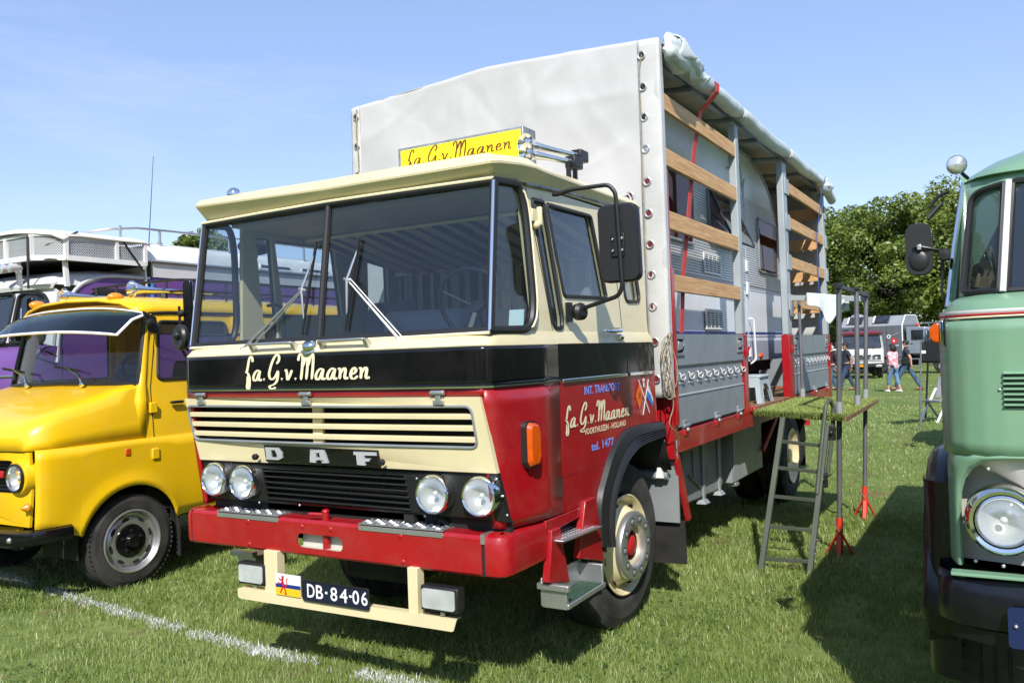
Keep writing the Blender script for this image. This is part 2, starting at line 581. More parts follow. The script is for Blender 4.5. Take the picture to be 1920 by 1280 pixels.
def spline(pts, n=6):
    P = [Vector(p) for p in pts]
    out = []
    for i in range(len(P) - 1):
        p0 = P[i - 1] if i else P[0] * 2 - P[1]
        p1, p2 = P[i], P[i + 1]
        p3 = P[i + 2] if i + 2 < len(P) else P[-1] * 2 - P[-2]
        for j in range(n):
            t = j / n
            out.append(0.5 * ((2 * p1) + (p2 - p0) * t + (2 * p0 - 5 * p1 + 4 * p2 - p3) * t * t + (3 * p1 - p0 - 3 * p2 + p3) * t ** 3))
    out.append(P[-1])
    return out

def text2d(body, bold=0.0, shear=0.0, spacing=1.0):
    """flat outline of some lettering: 2-D vertices and faces, scaled to a unit cap height"""
    c = bpy.data.curves.new("lettering", 'FONT')
    c.body = body
    c.offset = bold
    c.shear = shear
    c.space_character = spacing
    c.resolution_u = 3
    o = bpy.data.objects.new("lettering", c)
    COL.objects.link(o)
    dg = bpy.context.evaluated_depsgraph_get()
    me = bpy.data.meshes.new_from_object(o.evaluated_get(dg))
    V = [(v.co.x, v.co.y) for v in me.vertices]
    F = [tuple(p.vertices) for p in me.polygons]
    bpy.data.objects.remove(o)
    bpy.data.curves.remove(c)
    bpy.data.meshes.remove(me)
    return V, F

def lettering(body, org, u, v, width, height, bold=0.0, shear=0.0, spacing=1.0, lift=(0, 0, 0)):
    V, F = text2d(body, bold, shear, spacing)
    x0, x1 = min(p[0] for p in V), max(p[0] for p in V)
    y0, y1 = min(p[1] for p in V), max(p[1] for p in V)
    org, u, v, lift = Vector(org), Vector(u), Vector(v), Vector(lift)
    g = G()
    g.add([org + u * ((p[0] - x0) / (x1 - x0) * width) + v * ((p[1] - y0) / (y1 - y0) * height) + lift for p in V], F)
    return g

SCRIPT = {  # brush-script glyphs: strokes in units of the x-height, and the advance
    'f': ([[(.72, 1.62), (.70, 1.9), (.55, 2.0), (.38, 1.8), (.25, 1.35), (.12, .95), (.02, .9), (.22, .75), (.36, .3), (.36, -.3), (.3, -.85), (.18, -1.0), (.1, -.7), (.16, -.1), (.2, .5)],
           [(.12, 1.05), (.30, 1.1)]], .66),
    'a': ([[(.70, .92), (.52, 1.0), (.28, .82), (.10, .42), (.12, .08), (.28, .02), (.46, .25), (.66, .8)], [(.76, 1.0), (.66, .55), (.62, .12), (.74, .02), (.9, .16)]], .98),
    '.': ([[(.08, .08), (.14, .1), (.18, .08)]], .42),
    'G': ([[(.92, 1.45), (1.12, 1.62), (1.2, 1.9), (1.02, 2.08), (.72, 1.85), (.40, 1.3), (.22, .7), (.28, .25), (.5, .12), (.8, .4), (1.02, .85), (1.06, .92)],
           [(1.06, .95), (1.0, .3), (.85, -.2), (.6, -.5), (.32, -.62), (.2, -.75), (.32, -.95), (.6, -.95), (.8, -.82)]], 1.25),
    'v': ([[(.04, .86), (.14, .98), (.2, .6), (.24, .06), (.45, .4), (.66, .98)]], .82),
    'M': ([[(.0, 1.6), (.12, 1.95), (.3, 2.05), (.42, 1.85), (.34, 1.1), (.2, .02)], [(.40, 1.2), (.72, 1.9), (.86, 1.95), (.84, 1.5), (.66, .04)],
           [(.84, 1.2), (1.12, 1.9), (1.3, 2.0), (1.32, 1.6), (1.14, .04)]], 1.42),
    'n': ([[(.02, .92), (.14, .98), (.2, .75), (.12, .02)], [(.2, .55), (.42, .92), (.58, .98), (.62, .75), (.54, .2), (.64, .03), (.82, .18)]], .92),
    'e': ([[(.14, .42), (.42, .55), (.56, .8), (.44, 1.0), (.24, .85), (.1, .4), (.2, .06), (.42, .04), (.68, .3)]], .78),
    ' ': ([], .25),
}

def script_lettering(body, org, u, v, width, unit_h, lift=(0, 0, 0), thick=0.085, base_w=0.15):
    """hand-painted brush lettering as flat ribbons; unit_h is the height of the small letters"""
    adv = sum(SCRIPT[c][1] for c in body)
    su = width / adv
    org, u, v, lift = Vector(org), Vector(u).normalized(), Vector(v).normalized(), Vector(lift)
    nrm = Vector(lift).normalized() if Vector(lift).length else u.cross(v)
    g = G()
    x = 0
    k = 0
    for c in body:
        st, a = SCRIPT[c]
        for s in st:
            P = spline([Vector((p[0] + x, p[1], 0)) for p in s], 5)
            k += 1
            Lf, Rt = [], []
            for i, p in enumerate(P):
                d = (P[min(i + 1, len(P) - 1)] - P[max(i - 1, 0)]).normalized()
                w = base_w * (0.50 + 0.62 * abs(d.y)) * 0.5
                if i in (0, len(P) - 1): w *= 0.55
                if c == '.': w = 0.13
                nn = Vector((-d.y, d.x, 0)) * w
                Lf.append(p + nn); Rt.append(p - nn)
            V = []
            for a_, b_ in zip(Lf, Rt):
                for q in (a_, b_):
                    yy = q.y if 0 <= q.y <= 1 else (1 + (q.y - 1) * 1.38 if q.y > 1 else q.y * 0.78)
                    V.append(org + u * (q.x * su) + v * (yy * unit_h) + lift + nrm * (0.00012 * k))
            F = [(2 * i, 2 * i + 1, 2 * i + 3, 2 * i + 2) for i in range(len(P) - 1)]
            g.add(V, F)
        x += a
    return g

def gz(x, y):
    return -0.045 - 0.006 * y
# ================================================================== the red and cream lorry
TR = thing("flatbed_truck", "big red, black and cream cab-over lorry with grey tarpaulin body carrying a caravan", "truck",
           (-1.09, 2.5, gz(0, 2.5)))
CX = -1.09
def mir(p):
    return (2 * CX - p[0], p[1], p[2])

# plan outline of the cab, right half, front centre -> rear (x, y, front weight)
PL = [(-1.09, -.050, 1), (-.60, -.044, 1), (-.20, -.030, 1), (-.105, -.020, 1), (-.070, -.008, 1), (-.048, .022, .95), (-.038, .07, .85),
      (-.018, .24, .45), (-.002, .42, 0.0), (0, .598, 0), (0, 1.53, 0), (0, 1.985, 0)]
def ring(z, dy=0.0, dx=0.0, k0=0, k1=None):
    """whole plan outline at one height, left rear -> front -> right rear"""
    q = PL[k0:k1]
    R = [(x + dx * (1 if i + k0 >= 4 else 0), y + dy * w, z) for i, (x, y, w) in enumerate(q)]
    Lh = [mir(p) for p in reversed(R)]
    return Lh[:-1] + R if k0 == 0 else R
def zlean(z):
    return np.interp(z, [0.88, 1.13, 1.49, 1.53, 1.72], [0.085, 0.045, 0.0, -0.005, 0.0])

# --- corner panels (red), from the front panel edge round to the door seam
for sgn in (1, -1):
    rows = []
    for z in (.862, .90, 1.0, 1.13, 1.3, 1.44, 1.522):
        d = zlean(z)
        r = [(x, y + d * w, z) for x, y, w in PL[3:10]]
        # the bottom edge rises to the rear
        if z < .9:
            r = [(p[0], p[1], z + (-.015) * i / 6) for i, p in enumerate(r)]
        rows.append(r if sgn > 0 else [mir(p) for p in r])
    g = G().loft(rows if sgn > 0 else [list(reversed(q)) for q in rows], closed=False)
    o = part("corner_panel", g, 'red', TR)
    o.modifiers.new("thick", 'SOLIDIFY').thickness = .02

# --- black waistband right round the cab with seams
def band_piece(k0, k1, name, sgn):
    rows = []
    for z in (1.531, 1.56, 1.64, 1.70, 1.716):
        d = zlean(z)
        q = [(x + (.002 if z < 1.71 else -.002), y + d * w - .002, z) for x, y, w in PL[k0:k1]]
        rows.append(q if sgn > 0 else [mir(p) for p in reversed(q)])
    o = part(name, G().loft(rows, closed=False), 'black', TR)
    o.modifiers.new("thick", 'SOLIDIFY').thickness = .015
rows = []
for z in (1.531, 1.56, 1.64, 1.70, 1.716):
    r = ring(z, zlean(z), 0, 0, 10)
    rows.append([(p[0], p[1] - .002, p[2]) for p in r])
o = part("waistband", G().loft(rows, closed=False), 'black', TR)
o.modifiers.new("thick", 'SOLIDIFY').thickness = .015
for sgn in (1, -1):
    for ya, yb in ((.604, 1.526), (1.532, 1.985)):
        f = (lambda u, v: (0, u, v)) if sgn > 0 else (lambda u, v: (2 * CX, u, v))
        part("waistband", G().plate([(ya, 1.531), (yb, 1.531), (yb, 1.716), (ya, 1.716)], [], f, (-.018 * sgn, 0, 0)), 'black', TR, bevel=.003)

# --- chrome strip under the band
rows = []
prof = [(-.001, 1.521), (-.010, 1.524), (-.010, 1.533), (-.001, 1.536)]
r0 = ring(1.53, -.005, 0, 0, 10)
g = G()
loops = []
for i, p in enumerate(r0):
    a, b = Vector(r0[max(i - 1, 0)]), Vector(r0[min(i + 1, len(r0) - 1)])
    d = (b - a).normalized()
    n = Vector((d.y, -d.x, 0))
    loops.append([(p[0] - n.x * o_, p[1] - n.y * o_, z) for o_, z in prof])
g.loft(loops, closed=True, cap=True)
part("chrome_strip", g, 'chrome', TR)
for sgn in (1, -1):
    for ya, yb in ((.625, 1.50), (1.545, 1.93)):
        x0 = 0.001 if sgn > 0 else 2 * CX - .012
        part("chrome_strip", G().box(x0, x0 + .011, ya, yb, 1.512, 1.534), 'chrome', TR, bevel=.004)

# --- red strip above the front panel, front panel with its opening and slats
def fy(z):      # front plane
    return -.047 + zlean(z)
def front_pt(u, v, o=0.0):
    bow = .03 * ((u - CX) / 1.0) ** 2
    return (u, fy(v) + bow * .9 - o, v)
g = G().loft([[front_pt(lerp(-2.10, -.08, i / 20), z) for i in range(21)] for z in (1.486, 1.523)], closed=False)
o = part("front_rail", g, 'red', TR)
o.modifiers.new("thick", 'SOLIDIFY').thickness = .02
def subdiv_u(loop, n=10):
    out = []
    for i in range(len(loop)):
        a, b = loop[i], loop[(i + 1) % len(loop)]
        m_ = max(1, int(abs(b[0] - a[0]) / .17))
        for j in range(m_):
            out.append((lerp(a[0], b[0], j / m_), lerp(a[1], b[1], j / m_)))
    return out
hood = [(-2.112, 1.484), (-2.045, 1.128), (-.043, 1.128), (-.092, 1.484)]
slot = roundpoly([(-2.095, 1.440), (-.142, 1.440), (-.127, 1.246), (-2.065, 1.246)], .035)
g = G().plate(subdiv_u(hood), [subdiv_u(slot)], lambda u, v: front_pt(u, v, .012), (0, .028, 0))
part("grille_panel", g, 'cream', TR, bevel=.004)
GP = group_part("grille", TR)
g = G().tube([front_pt(u, v, .014) for u, v in subdiv_u(slot)], .007, 6, closed=True)
part("slot_rim", g, 'greyd', GP)
for z in (1.393, 1.338, 1.284):
    g = G()
    loops = []
    for i in range(11):
        u = lerp(-2.092 + (1.44 - z) * .15, -.13, i / 10)
        c = front_pt(u, z, .004)
        loops.append([(c[0], c[1] + .012, z - .013), (c[0], c[1] - .006, z - .015), (c[0], c[1] - .008, z + .008), (c[0], c[1] + .012, z + .013)])
    part("slat", g.loft(loops, closed=True, cap=True), 'cream', GP, bevel=.002)
c = front_pt(-1.105, 1.34)
part("grille_mullion", G().box(-1.138, -1.072, c[1] + .012, c[1] + .03, 1.24, 1.446), 'cream', GP)
part("grille_backing", G().box(-2.13, -.10, .10, .12, 1.18, 1.47), 'dark', GP)
# --- black lower panel with lamp holes and the radiator opening
HL = [(-1.905, 1.024), (-1.665, 1.020), (-.385, 1.020), (-.128, 1.021)]
lower = [(-2.062, 1.124), (-2.040, .905), (-1.60, .893), (-.60, .893), (-.005, .905), (-.043, 1.124)]
lower = [(-2.046, 1.124), (-2.028, .897), (-.016, .897), (-.045, 1.124)]
rad = [(-1.545, 1.095), (-.575, 1.095), (-.565, .915), (-1.54, .915)]
def circ(c, r, n=20):
    return [(c[0] + r * math.cos(2 * math.pi * i / n), c[1] + r * math.sin(2 * math.pi * i / n)) for i in range(n)]
g = G().plate(lower, [rad] + [circ(h, .094) for h in HL], lambda u, v: front_pt(u, v, -.004), (0, .02, 0))
part("lamp_panel", g, 'blackm', TR, bevel=.003)
RG = group_part("radiator", TR)
part("radiator_core", G().box(-1.60, -.52, .10, .14, .86, 1.12), mat("radiator_fins", (0.02, 0.02, 0.021), 0.55, var=0.1), RG)
g = G()
for i in range(110):
    x = lerp(-1.575, -.545, i / 109)
    g.box(x - .0015, x + .0015, .085, .1, .90, 1.10)
part("cooling_fin", g, 'dark', RG)['kind'] = 'stuff'
for i in range(6):
    z = lerp(.928, 1.082, i / 5)
    part("radiator_bar", G().bar((-1.56, fy(z) + .018, z), (-.56, fy(z) + .012, z - .002), .014, .009), 'blackm', RG, bevel=.002)
# apron below the lamp panel
part("front_apron", G().box(-2.03, -.03, .10, .13, .80, .893), 'dark', TR)
g = G()
for u, v in ((-2.05, 1.03), (-2.04, .94), (-.055, 1.10), (-.032, 1.02), (-.022, .93), (-.50, 1.085), (-.49, .98), (-.48, .90), (-1.61, .90), (-1.30, .905)):
    c = front_pt(u, v, .0)
    g.ball((c[0], c[1], c[2]), (.007, .005, .007), 8)
part("panel_screw", g, 'alu', TR)
# hood hinges and knobs
for u in (-1.955, -1.135, -.312):
    c = front_pt(u, 1.49, .014)
    g = G().box(u - .038, u + .038, c[1] - .014, c[1], 1.494, 1.516).box(u - .014, u + .014, c[1] - .010, c[1] + .004, 1.455, 1.5)
    g.box(u - .030, u + .030, c[1] - .008, c[1] + .004, 1.448, 1.470)
    g.tube([(u - .04, c[1] - .016, 1.505), (u + .04, c[1] - .016, 1.505)], .006, 8)
    part("panel_hinge", g, 'alu', TR, bevel=.002)
for u in (-1.545, -.672):
    c = front_pt(u, 1.165, .012)
    part("panel_knob", G().lathe([(0, .006), (.012, .006), (.014, .017), (.034, .017), (.036, .013), (.036, .0001)], c, (0, -1, 0), 10), 'blackm', TR, bevel=.002)
# badge with block letters
BG = group_part("badge", TR)
g = G()
g.plate(subdiv_u([(-1.490, 1.229), (-1.487, 1.140), (-.700, 1.136), (-.703, 1.222)]), [], lambda u, v: front_pt(u, v, .016), (0, .006, 0))
part("badge_plate", g, 'black', BG, bevel=.002)
def blockletter(polys, u0, w, z0=1.150, h=.062):
    g = G()
    for lp in polys:
        outer, holes = lp[0], lp[1:]
        g.plate([(u0 + a * w, z0 + b * h) for a, b in outer], [[(u0 + a * w, z0 + b * h) for a, b in hl] for hl in holes],
                lambda u, v: front_pt(u, v, .024), (0, .009, 0))
    return g
D = [[[(0, 0), (.7, 0), (.93, .18), (.93, .55), (.72, 1), (0, 1), (0, .82), (.02, .82), (.02, .18), (0, .18)], [(.32, .2), (.32, .8), (.55, .8), (.64, .5), (.64, .2)]]]
A = [[[(0, 0), (.33, 0), (.36, .2), (.66, .2), (.68, 0), (1.0, 0), (.84, 1), (.10, 1)], [(.38, .4), (.42, .78), (.58, .78), (.63, .4)]]]
Fl = [[[(.1, 0), (.46, 0), (.46, .3), (.66, .3), (.72, .52), (.46, .52), (.46, .76), (1.0, .76), (1.0, 1), (0, 1), (0, .78), (.1, .78)]]]
part("badge_letter", blockletter(D, -1.475, .132, 1.152, .066), 'silver', BG, bevel=.002)
part("badge_letter", blockletter(A, -1.155, .125, 1.149, .066), 'silver', BG, bevel=.002)
part("badge_letter", blockletter(Fl, -.852, .142, 1.145, .067), 'silver', BG, bevel=.002)
# headlamps
def headlamp(c, r, parent, name="headlight", depth=.06, ax=(0, -1, 0)):
    h = group_part(name, parent)
    part("lamp_bezel", G().lathe([(-.05, r * 1.06), (.0, r * 1.08), (.028, r * 1.06), (.036, r * .99), (.030, r * .93), (.0, r * .92)], c, ax, 28), 'chrome', h)
    part("lamp_bowl", G().lathe([(.018, r * .94), (-.02, r * .75), (-.045, r * .35), (-.05, .0001)], c, ax, 28), 'bowl', h)
    part("lamp_lens", G().lathe([(.018, r * .95), (.030, r * .8), (.038, r * .45), (.041, .0001)], c, ax, 28), LENS, h)
    g = G().ball(Vector(c) + Vector(ax) * -.005, r * .16, 10)
    part("lamp_bulb", g, 'reflector', h)
    return h
LENS = glassmat("ribbed_lamp_glass", (0.93, 0.95, 0.95), 0.14, 0.03, haze=0.07)
for u, v in HL:
    c = front_pt(u, v, .028)
    headlamp(c, .088, TR)
# --- lettering on the black band
g = script_lettering("fa.G.v.Maanen", (-1.583, front_pt(-1.58, 1.577, .0)[1] + .0, 1.578), (1, -.012, 0), (0, 0, 1), .875, .055, (0, -.006, 0), base_w=.21)
# follow the shallow bow of the front
g.V = [(x, front_pt(x, 1.6, .0)[1] - .0075 - (abs(y) * 0), z) for (x, y, z) in g.V]
part("lettering", g, 'letter', TR, smooth=0)

# --- cream shelf between the band and the windscreen
SB = [(-1.09, .004), (-.60, .012), (-.20, .035), (-.105, .05), (-.075, .058), (-.066, .075), (-.060, .11), (-.044, .26), (-.030, .43), (-.030, .598), (-.030, 1.53), (-.030, 1.97)]
def half(lst, z, dz=0):
    R = [(x, y, z) for x, y in lst]
    return [mir(p) for p in reversed(R)][:-1] + R
r1 = [(p[0], p[1], p[2]) for p in ring(1.717, 0)]
r1b = [(p[0], p[1] - .003, 1.722) for p in ring(1.72, 0)]
g = G().loft([r1, r1b, half(SB, 1.785), [(CX + (x - CX) * .97, y + .05, 1.80) for x, y, z in half(SB, 1.8)]], closed=False)
part("cowl_shelf", g, 'cream', TR, bevel=.0)

# --- upper side panels with window openings (tumblehome)
def sx(z):
    return -.030 - .055 * (z - 1.785) / .75
vent = roundpoly([(.508, 2.468), (.640, 2.470), (.725, 1.86), (.715, 1.80), (.615, 1.80)], [.03, .015, .03, .03, .04])
main = roundpoly([(.672, 2.464), (1.235, 2.468), (1.345, 1.985), (.772, 1.975)], .028)
quar = roundpoly([(1.60, 2.46), (1.83, 2.46), (1.88, 1.985), (1.635, 1.975)], .05)
outer = [(.430, 1.782), (.43, 2.54), (1.97, 2.54), (1.97, 1.782)]
for sgn in (1, -1):
    if sgn > 0:
        f = lambda u, v: (sx(v), u, v)
    else:
        f = lambda u, v: (2 * CX - sx(v), u, v)
    # A-pillar + door frame + quarter as one skin with three openings
    g = G().plate([(.425, 1.778), (.405, 2.54), (1.97, 2.54), (1.97, 1.778)], [vent, main, quar], f, (-.028 * sgn, 0, 0))
    part("door_frame" , g, 'cream', TR, bevel=.003)
    for nm, lp in (("vent_window", vent), ("door_window", main), ("quarter_window", quar)):
        wn = group_part(nm, TR)
        part("window_seal", G().tube([f(u, v) for u, v in lp], .012, 6, closed=True), 'rubtrim', wn)
        pane = G().plate(lp, [], lambda u, v: tuple(a + b for a, b in zip(f(u, v), (-.012 * sgn, 0, 0))), (-.003 * sgn, 0, 0))
        part("pane", pane, 'glass', wn, smooth=0)
    # bright trim on the vent divider and a roof gutter
    part("window_trim", G().tube([f(.655, 2.462), f(.757, 1.83)], .008, 6), 'chrome', TR)
    part("roof_gutter", G().tube([tuple(a + b for a, b in zip(f(u, v), (.012 * sgn, 0, 0))) for u, v in ((.44, 2.535), (.9, 2.56), (1.55, 2.575))], .010, 6), 'galv', TR)
    # hinges of the door
    g = G()
    bx = f(.49, 2.39)
    g.box(min(bx[0], bx[0] + .03 * sgn), max(bx[0], bx[0] + .03 * sgn), .455, .56, 2.345, 2.41)
    g.tube([(bx[0] + .03 * sgn, .53, 2.33), (bx[0] + .03 * sgn, .53, 2.425)], .016, 8)
    g.ball((bx[0] + .025 * sgn, .50, 2.33), .022, 8)
    part("door_hinge", g, 'cream', TR, bevel=.004)
# seams of the door in the cream part (thin dark grooves standing in the skin)
g = G()
g.tube([(sx(z) + .0005, y, z) for y, z in ((.600, 1.79), (.575, 1.95), (.46, 2.52))], .0025, 5)
g.tube([(sx(z) + .0005, y, z) for y, z in ((1.535, 1.79), (1.535, 2.0), (1.49, 2.5))], .0025, 5)
part("door_seam", g, 'dark', TR)

# --- lower side panels, red
arch = [(1.06, .842), (1.085, .925), (1.18, 1.05), (1.32, 1.15), (1.53, 1.20), (1.985, 1.20)]
for sgn in (1, -1):
    f = (lambda u, v: (0, u, v)) if sgn > 0 else (lambda u, v: (2 * CX, u, v))
    door = [(.604, 1.027), (1.155, 1.027), (1.19, 1.062), (1.33, 1.157), (1.526, 1.203), (1.526, 1.523), (.604, 1.523)]
    low = [(.604, .847), (1.058, .843), (1.082, .925), (1.149, 1.021), (.604, 1.021)]
    rear = [(1.532, 1.205), (1.985, 1.20), (1.985, 1.523), (1.532, 1.523)]
    part("door", G().plate(door, [], f, (-.02 * sgn, 0, 0)), 'red', TR, bevel=.003)
    part("sill_panel", G().plate(low, [], f, (-.02 * sgn, 0, 0)), 'red', TR, bevel=.003)
    part("rear_quarter_panel", G().plate(rear, [], f, (-.02 * sgn, 0, 0)), 'red', TR, bevel=.003)
    b = -.022 * sgn
    part("inner_skin", G().plate([(.43, .88), (1.05, .86), (1.08, .93), (1.32, 1.16), (1.53, 1.21), (1.98, 1.21), (1.98, 1.70), (.43, 1.70)], [], lambda u, v: tuple(a + c for a, c in zip(f(u, v), (b, 0, 0))), (-.02 * sgn, 0, 0)), 'dark', TR)
    # rubber wheel-arch lip
    po = [(1.0, .585), (.985, .72), (1.005, .85), (1.075, .95), (1.20, 1.085), (1.36, 1.172), (1.55, 1.205), (2.03, 1.195)]
    pi = [(1.165, .55), (1.165, .68), (1.205, .80), (1.27, .90), (1.40, 1.0), (1.55, 1.055), (1.70, 1.075), (2.06, 1.09)]
    po, pi = spline([Vector((a, b, 0)) for a, b in po], 4), spline([Vector((a, b, 0)) for a, b in pi], 4)
    loops = []
    for a, c in zip(po, pi):
        lp = []
        for t, x in ((0, -.005), (.06, .03), (.30, .042), (.45, .045), (.5, .038), (.55, .047), (.6, .038), (.66, .049), (.71, .040), (.77, .049), (.82, .04), (.88, .047), (.96, .040), (1, .02)):
            q = a.lerp(c, t)
            xx = x if sgn > 0 else 2 * CX - x
            lp.append((xx, q.x, q.y))
        loops.append(lp if sgn > 0 else list(reversed(lp)))
    part("wheel_arch_lip", G().loft(loops, closed=True, cap=True), 'rubtrim', TR)
    # inner mudguard, its rear end drawn down to shade the plate behind the wheel
    g = G()
    pts = [(1.03, .55), (1.04, .85), (1.2, 1.03), (1.5, 1.13), (2.0, 1.12), (2.07, 1.0), (2.15, .86)]
    xa, xb = (.035, -.42) if sgn > 0 else (2 * CX - .035, 2 * CX + .42)
    g.loft([[(xa, y, z) for y, z in pts], [(xb, y, z) for y, z in pts]], closed=False)
    o = part("mudguard", g, 'dark', TR); o.modifiers.new("thick", 'SOLIDIFY').thickness = .01
# cab back wall and floor
part("cab_back_wall", G().plate([(-2.12, 1.2), (-.06, 1.2), (-.06, 2.52), (-2.12, 2.52)], [], lambda u, v: (u, 1.955, v), (0, .02, 0)), 'interior', TR)
part("cab_floor", G().box(-2.12, -.06, .35, 1.95, 1.22, 1.25), 'dark', TR)

# --- roof: seal line, cove, lip, rounded top
def half3(lst):
    return [mir(p) for p in reversed(lst)][:-1] + lst
def tilt(lst):
    return [(x, y, z + (.028 * (-1.09 - x) if x < -1.09 else 0)) for x, y, z in lst]
def half4(lst):      # the overhanging lip sits a little towards the driver's side
    return tilt([(-2.165 - p[0], p[1], p[2]) for p in reversed(lst)][:-1] + lst)
def half5(lst):      # crown of the roof: the front runs almost level, its left end a little flatter
    return [(x, y, q + (.016 * (-1.09 - x) if x < -1.09 else 0)) for x, y, q in half3(lst)]
R0 = half3([(-1.09, .112, 2.512), (-.60, .118, 2.514), (-.12, .145, 2.518), (-.085, .16, 2.52), (-.075, .20, 2.522), (-.060, .35, 2.532), (-.068, .44, 2.538), (-.075, .6, 2.542), (-.08, 1.5, 2.552), (-.08, 1.97, 2.555)])
R0b = half3([(-1.09, .108, 2.528), (-.60, .114, 2.530), (-.115, .140, 2.534), (-.078, .158, 2.536), (-.066, .20, 2.538), (-.050, .35, 2.548), (-.058, .44, 2.552), (-.068, .6, 2.554), (-.075, 1.5, 2.566), (-.075, 1.97, 2.568)])
R1 = half4([(-1.09, .055, 2.572), (-.60, .060, 2.572), (-.10, .074, 2.573), (-.058, .086, 2.576), (-.036, .132, 2.582), (-.014, .30, 2.598), (-.006, .44, 2.604), (-.02, .6, 2.606), (-.045, 1.5, 2.612), (-.05, 1.97, 2.612)])
R1b = half4([(-1.09, .052, 2.582), (-.60, .057, 2.582), (-.10, .071, 2.584), (-.056, .083, 2.587), (-.034, .13, 2.593), (-.013, .30, 2.608), (-.006, .44, 2.614), (-.02, .6, 2.618), (-.045, 1.5, 2.622), (-.05, 1.97, 2.622)])
R2 = half5([(-1.09, .070, 2.630), (-.60, .075, 2.630), (-.14, .095, 2.630), (-.085, .105, 2.631), (-.075, .15, 2.631), (-.05, .32, 2.648), (-.052, .44, 2.660), (-.065, .6, 2.646), (-.09, 1.5, 2.668), (-.09, 1.97, 2.660)])
R3 = half5([(-1.09, .17, 2.646), (-.60, .17, 2.646), (-.22, .20, 2.646), (-.18, .22, 2.650), (-.165, .27, 2.668), (-.15, .38, 2.662), (-.16, .5, 2.682), (-.17, .65, 2.687), (-.19, 1.45, 2.690), (-.19, 1.85, 2.680)])
R4 = half5([(-1.09, .6, 2.654), (-.8, .6, 2.654), (-.6, .62, 2.657), (-.56, .63, 2.657), (-.55, .65, 2.657), (-.55, .7, 2.659), (-.55, .8, 2.662), (-.55, .9, 2.662), (-.55, 1.3, 2.662), (-.55, 1.6, 2.657)])
g = G().loft([R0, R0b, R1, R1b, R2, R3, R4], closed=True)
n = len(R0)
g.F.append(tuple(6 * n + i for i in range(n))); g.M.append(0)
part("cab_roof", g, 'cream', TR, smooth=28)
part("headlining", G().plate([(-2.05, .3), (-.13, .3), (-.13, 1.93), (-2.05, 1.93)], [], lambda u, v: (u, v, 2.50), (0, 0, .02)), 'interior', TR)

# --- windscreen: two flat panes, two corner panes, rubber seal, dividers
ZB, ZT = 1.788, 2.505
def scr(u, z):
    """windscreen surface over x"""
    t = (z - 1.785) / (2.515 - 1.785)
    b = np.interp(u, [-2.115, -1.09, -.065], [.048, .008, .048])
    tp = np.interp(u, [-2.105, -1.09, -.075], [.150, .112, .150])
    return (u, lerp(b, tp, t), z)
C0b, C0t = Vector(scr(-.068, ZB)), Vector(scr(-.080, ZT))
C1b, C1t = Vector((-.030, .415, 1.795)), Vector((-.060, .385, 2.520))
WS = group_part("windscreen", TR)
for a, b in ((-2.112, -1.098), (-1.082, -.070)):
    q = [scr(a, ZB), scr(b, ZB), scr(b - .004, ZT), scr(a + .004, ZT)]
    part("windscreen_pane", G().plate([(0, 0), (1, 0), (1, 1), (0, 1)], [], lambda u, v: tuple(Vector(q[0]).lerp(Vector(q[1]), u).lerp(Vector(q[3]).lerp(Vector(q[2]), u), v)), (0, .005, 0)), 'screen', WS, smooth=0)
for sgn in (1, -1):
    f = (lambda p: tuple(p)) if sgn > 0 else (lambda p: mir(p))
    q = [C0b, C1b, C1t, C0t]
    lp = [(0, 0)] + roundpoly([(0, 0), (1, 0), (1, 1), (0, 1)], [0, .30, .30, 0], 6)[1:]
    part("corner_pane", G().plate(lp, [], lambda u, v: f(q[0].lerp(q[1], u).lerp(q[3].lerp(q[2], u), v)), (-.004 * sgn, 0, 0)), 'glass', WS, smooth=0)
# outer seal: along the bottom, up the rounded rear of each corner pane, along the top
def cornerloop():
    pts = [Vector((u, v)) for u, v in roundpoly([(0, 0), (1, 0), (1, 1), (0, 1)], [0, .30, .30, 0], 6)[1:-1]]
    return [C0b.lerp(C1b, p.x).lerp(C0t.lerp(C1t, p.x), p.y) for p in pts]
cl = cornerloop()
bot = [Vector(scr(u, ZB - .004)) for u in (-2.112, -1.6, -1.09, -.58, -.068)]
top = [Vector(scr(u, ZT + .003)) for u in (-.08, -.58, -1.09, -1.6, -2.10)]
right = [C0b] + cl + [C0t]
left = [Vector(mir(p)) for p in [C0t] + list(reversed(cl)) + [C0b]]
loop = bot[:-1] + right + top[1:-1] + left
cen = Vector((CX, .8, 2.15))
loopo = [p + Vector((p.x - CX, 0, 0)).normalized() * (.004 if abs(p.x - CX) > .99 else 0) + Vector((0, -.004, 0)) for p in loop]
part("windscreen_seal", G().tube(loopo[:-1], .021, 8, closed=True), 'rubtrim', WS)
def outward(p):
    n = Vector((p.x - CX, 0, 0)).normalized() if (abs(p.x - CX) > .99 and p.y > .07 and 1.8 < p.z < 2.49) else Vector((0, -1, 0))
    return n
trim = []
for p in loopo[:-1]:
    t = Vector((0, 0, p.z - 2.15)).normalized() * .010 if (p.z < 1.84 or p.z > 2.46) else Vector((0, .012, 0))
    trim.append(p + outward(p) * .019 + t)
part("seal_trim", G().tube(trim, .0075, 6, closed=True), 'letter', WS)
for u, ut in ((-1.09, -1.09), (-.069, -.080), (-2.111, -2.100)):
    w = .019 if u == -1.09 else .022
    a, b = Vector(scr(u, ZB)), Vector(scr(ut, ZT))
    part("windscreen_divider", G().tube([a + Vector((0, -.002, 0)), b + Vector((0, -.002, 0))], w, 8), 'rubtrim', WS)
    sh = Vector((.006 if u > -2 else -.006, -.018, 0)) if u != -1.09 else Vector((0, -.016, 0))
    part("divider_trim", G().tube([a + sh, b + sh], .0045 if u == -1.09 else .0075, 6), 'letter' if u == -1.09 else 'chrome', WS)
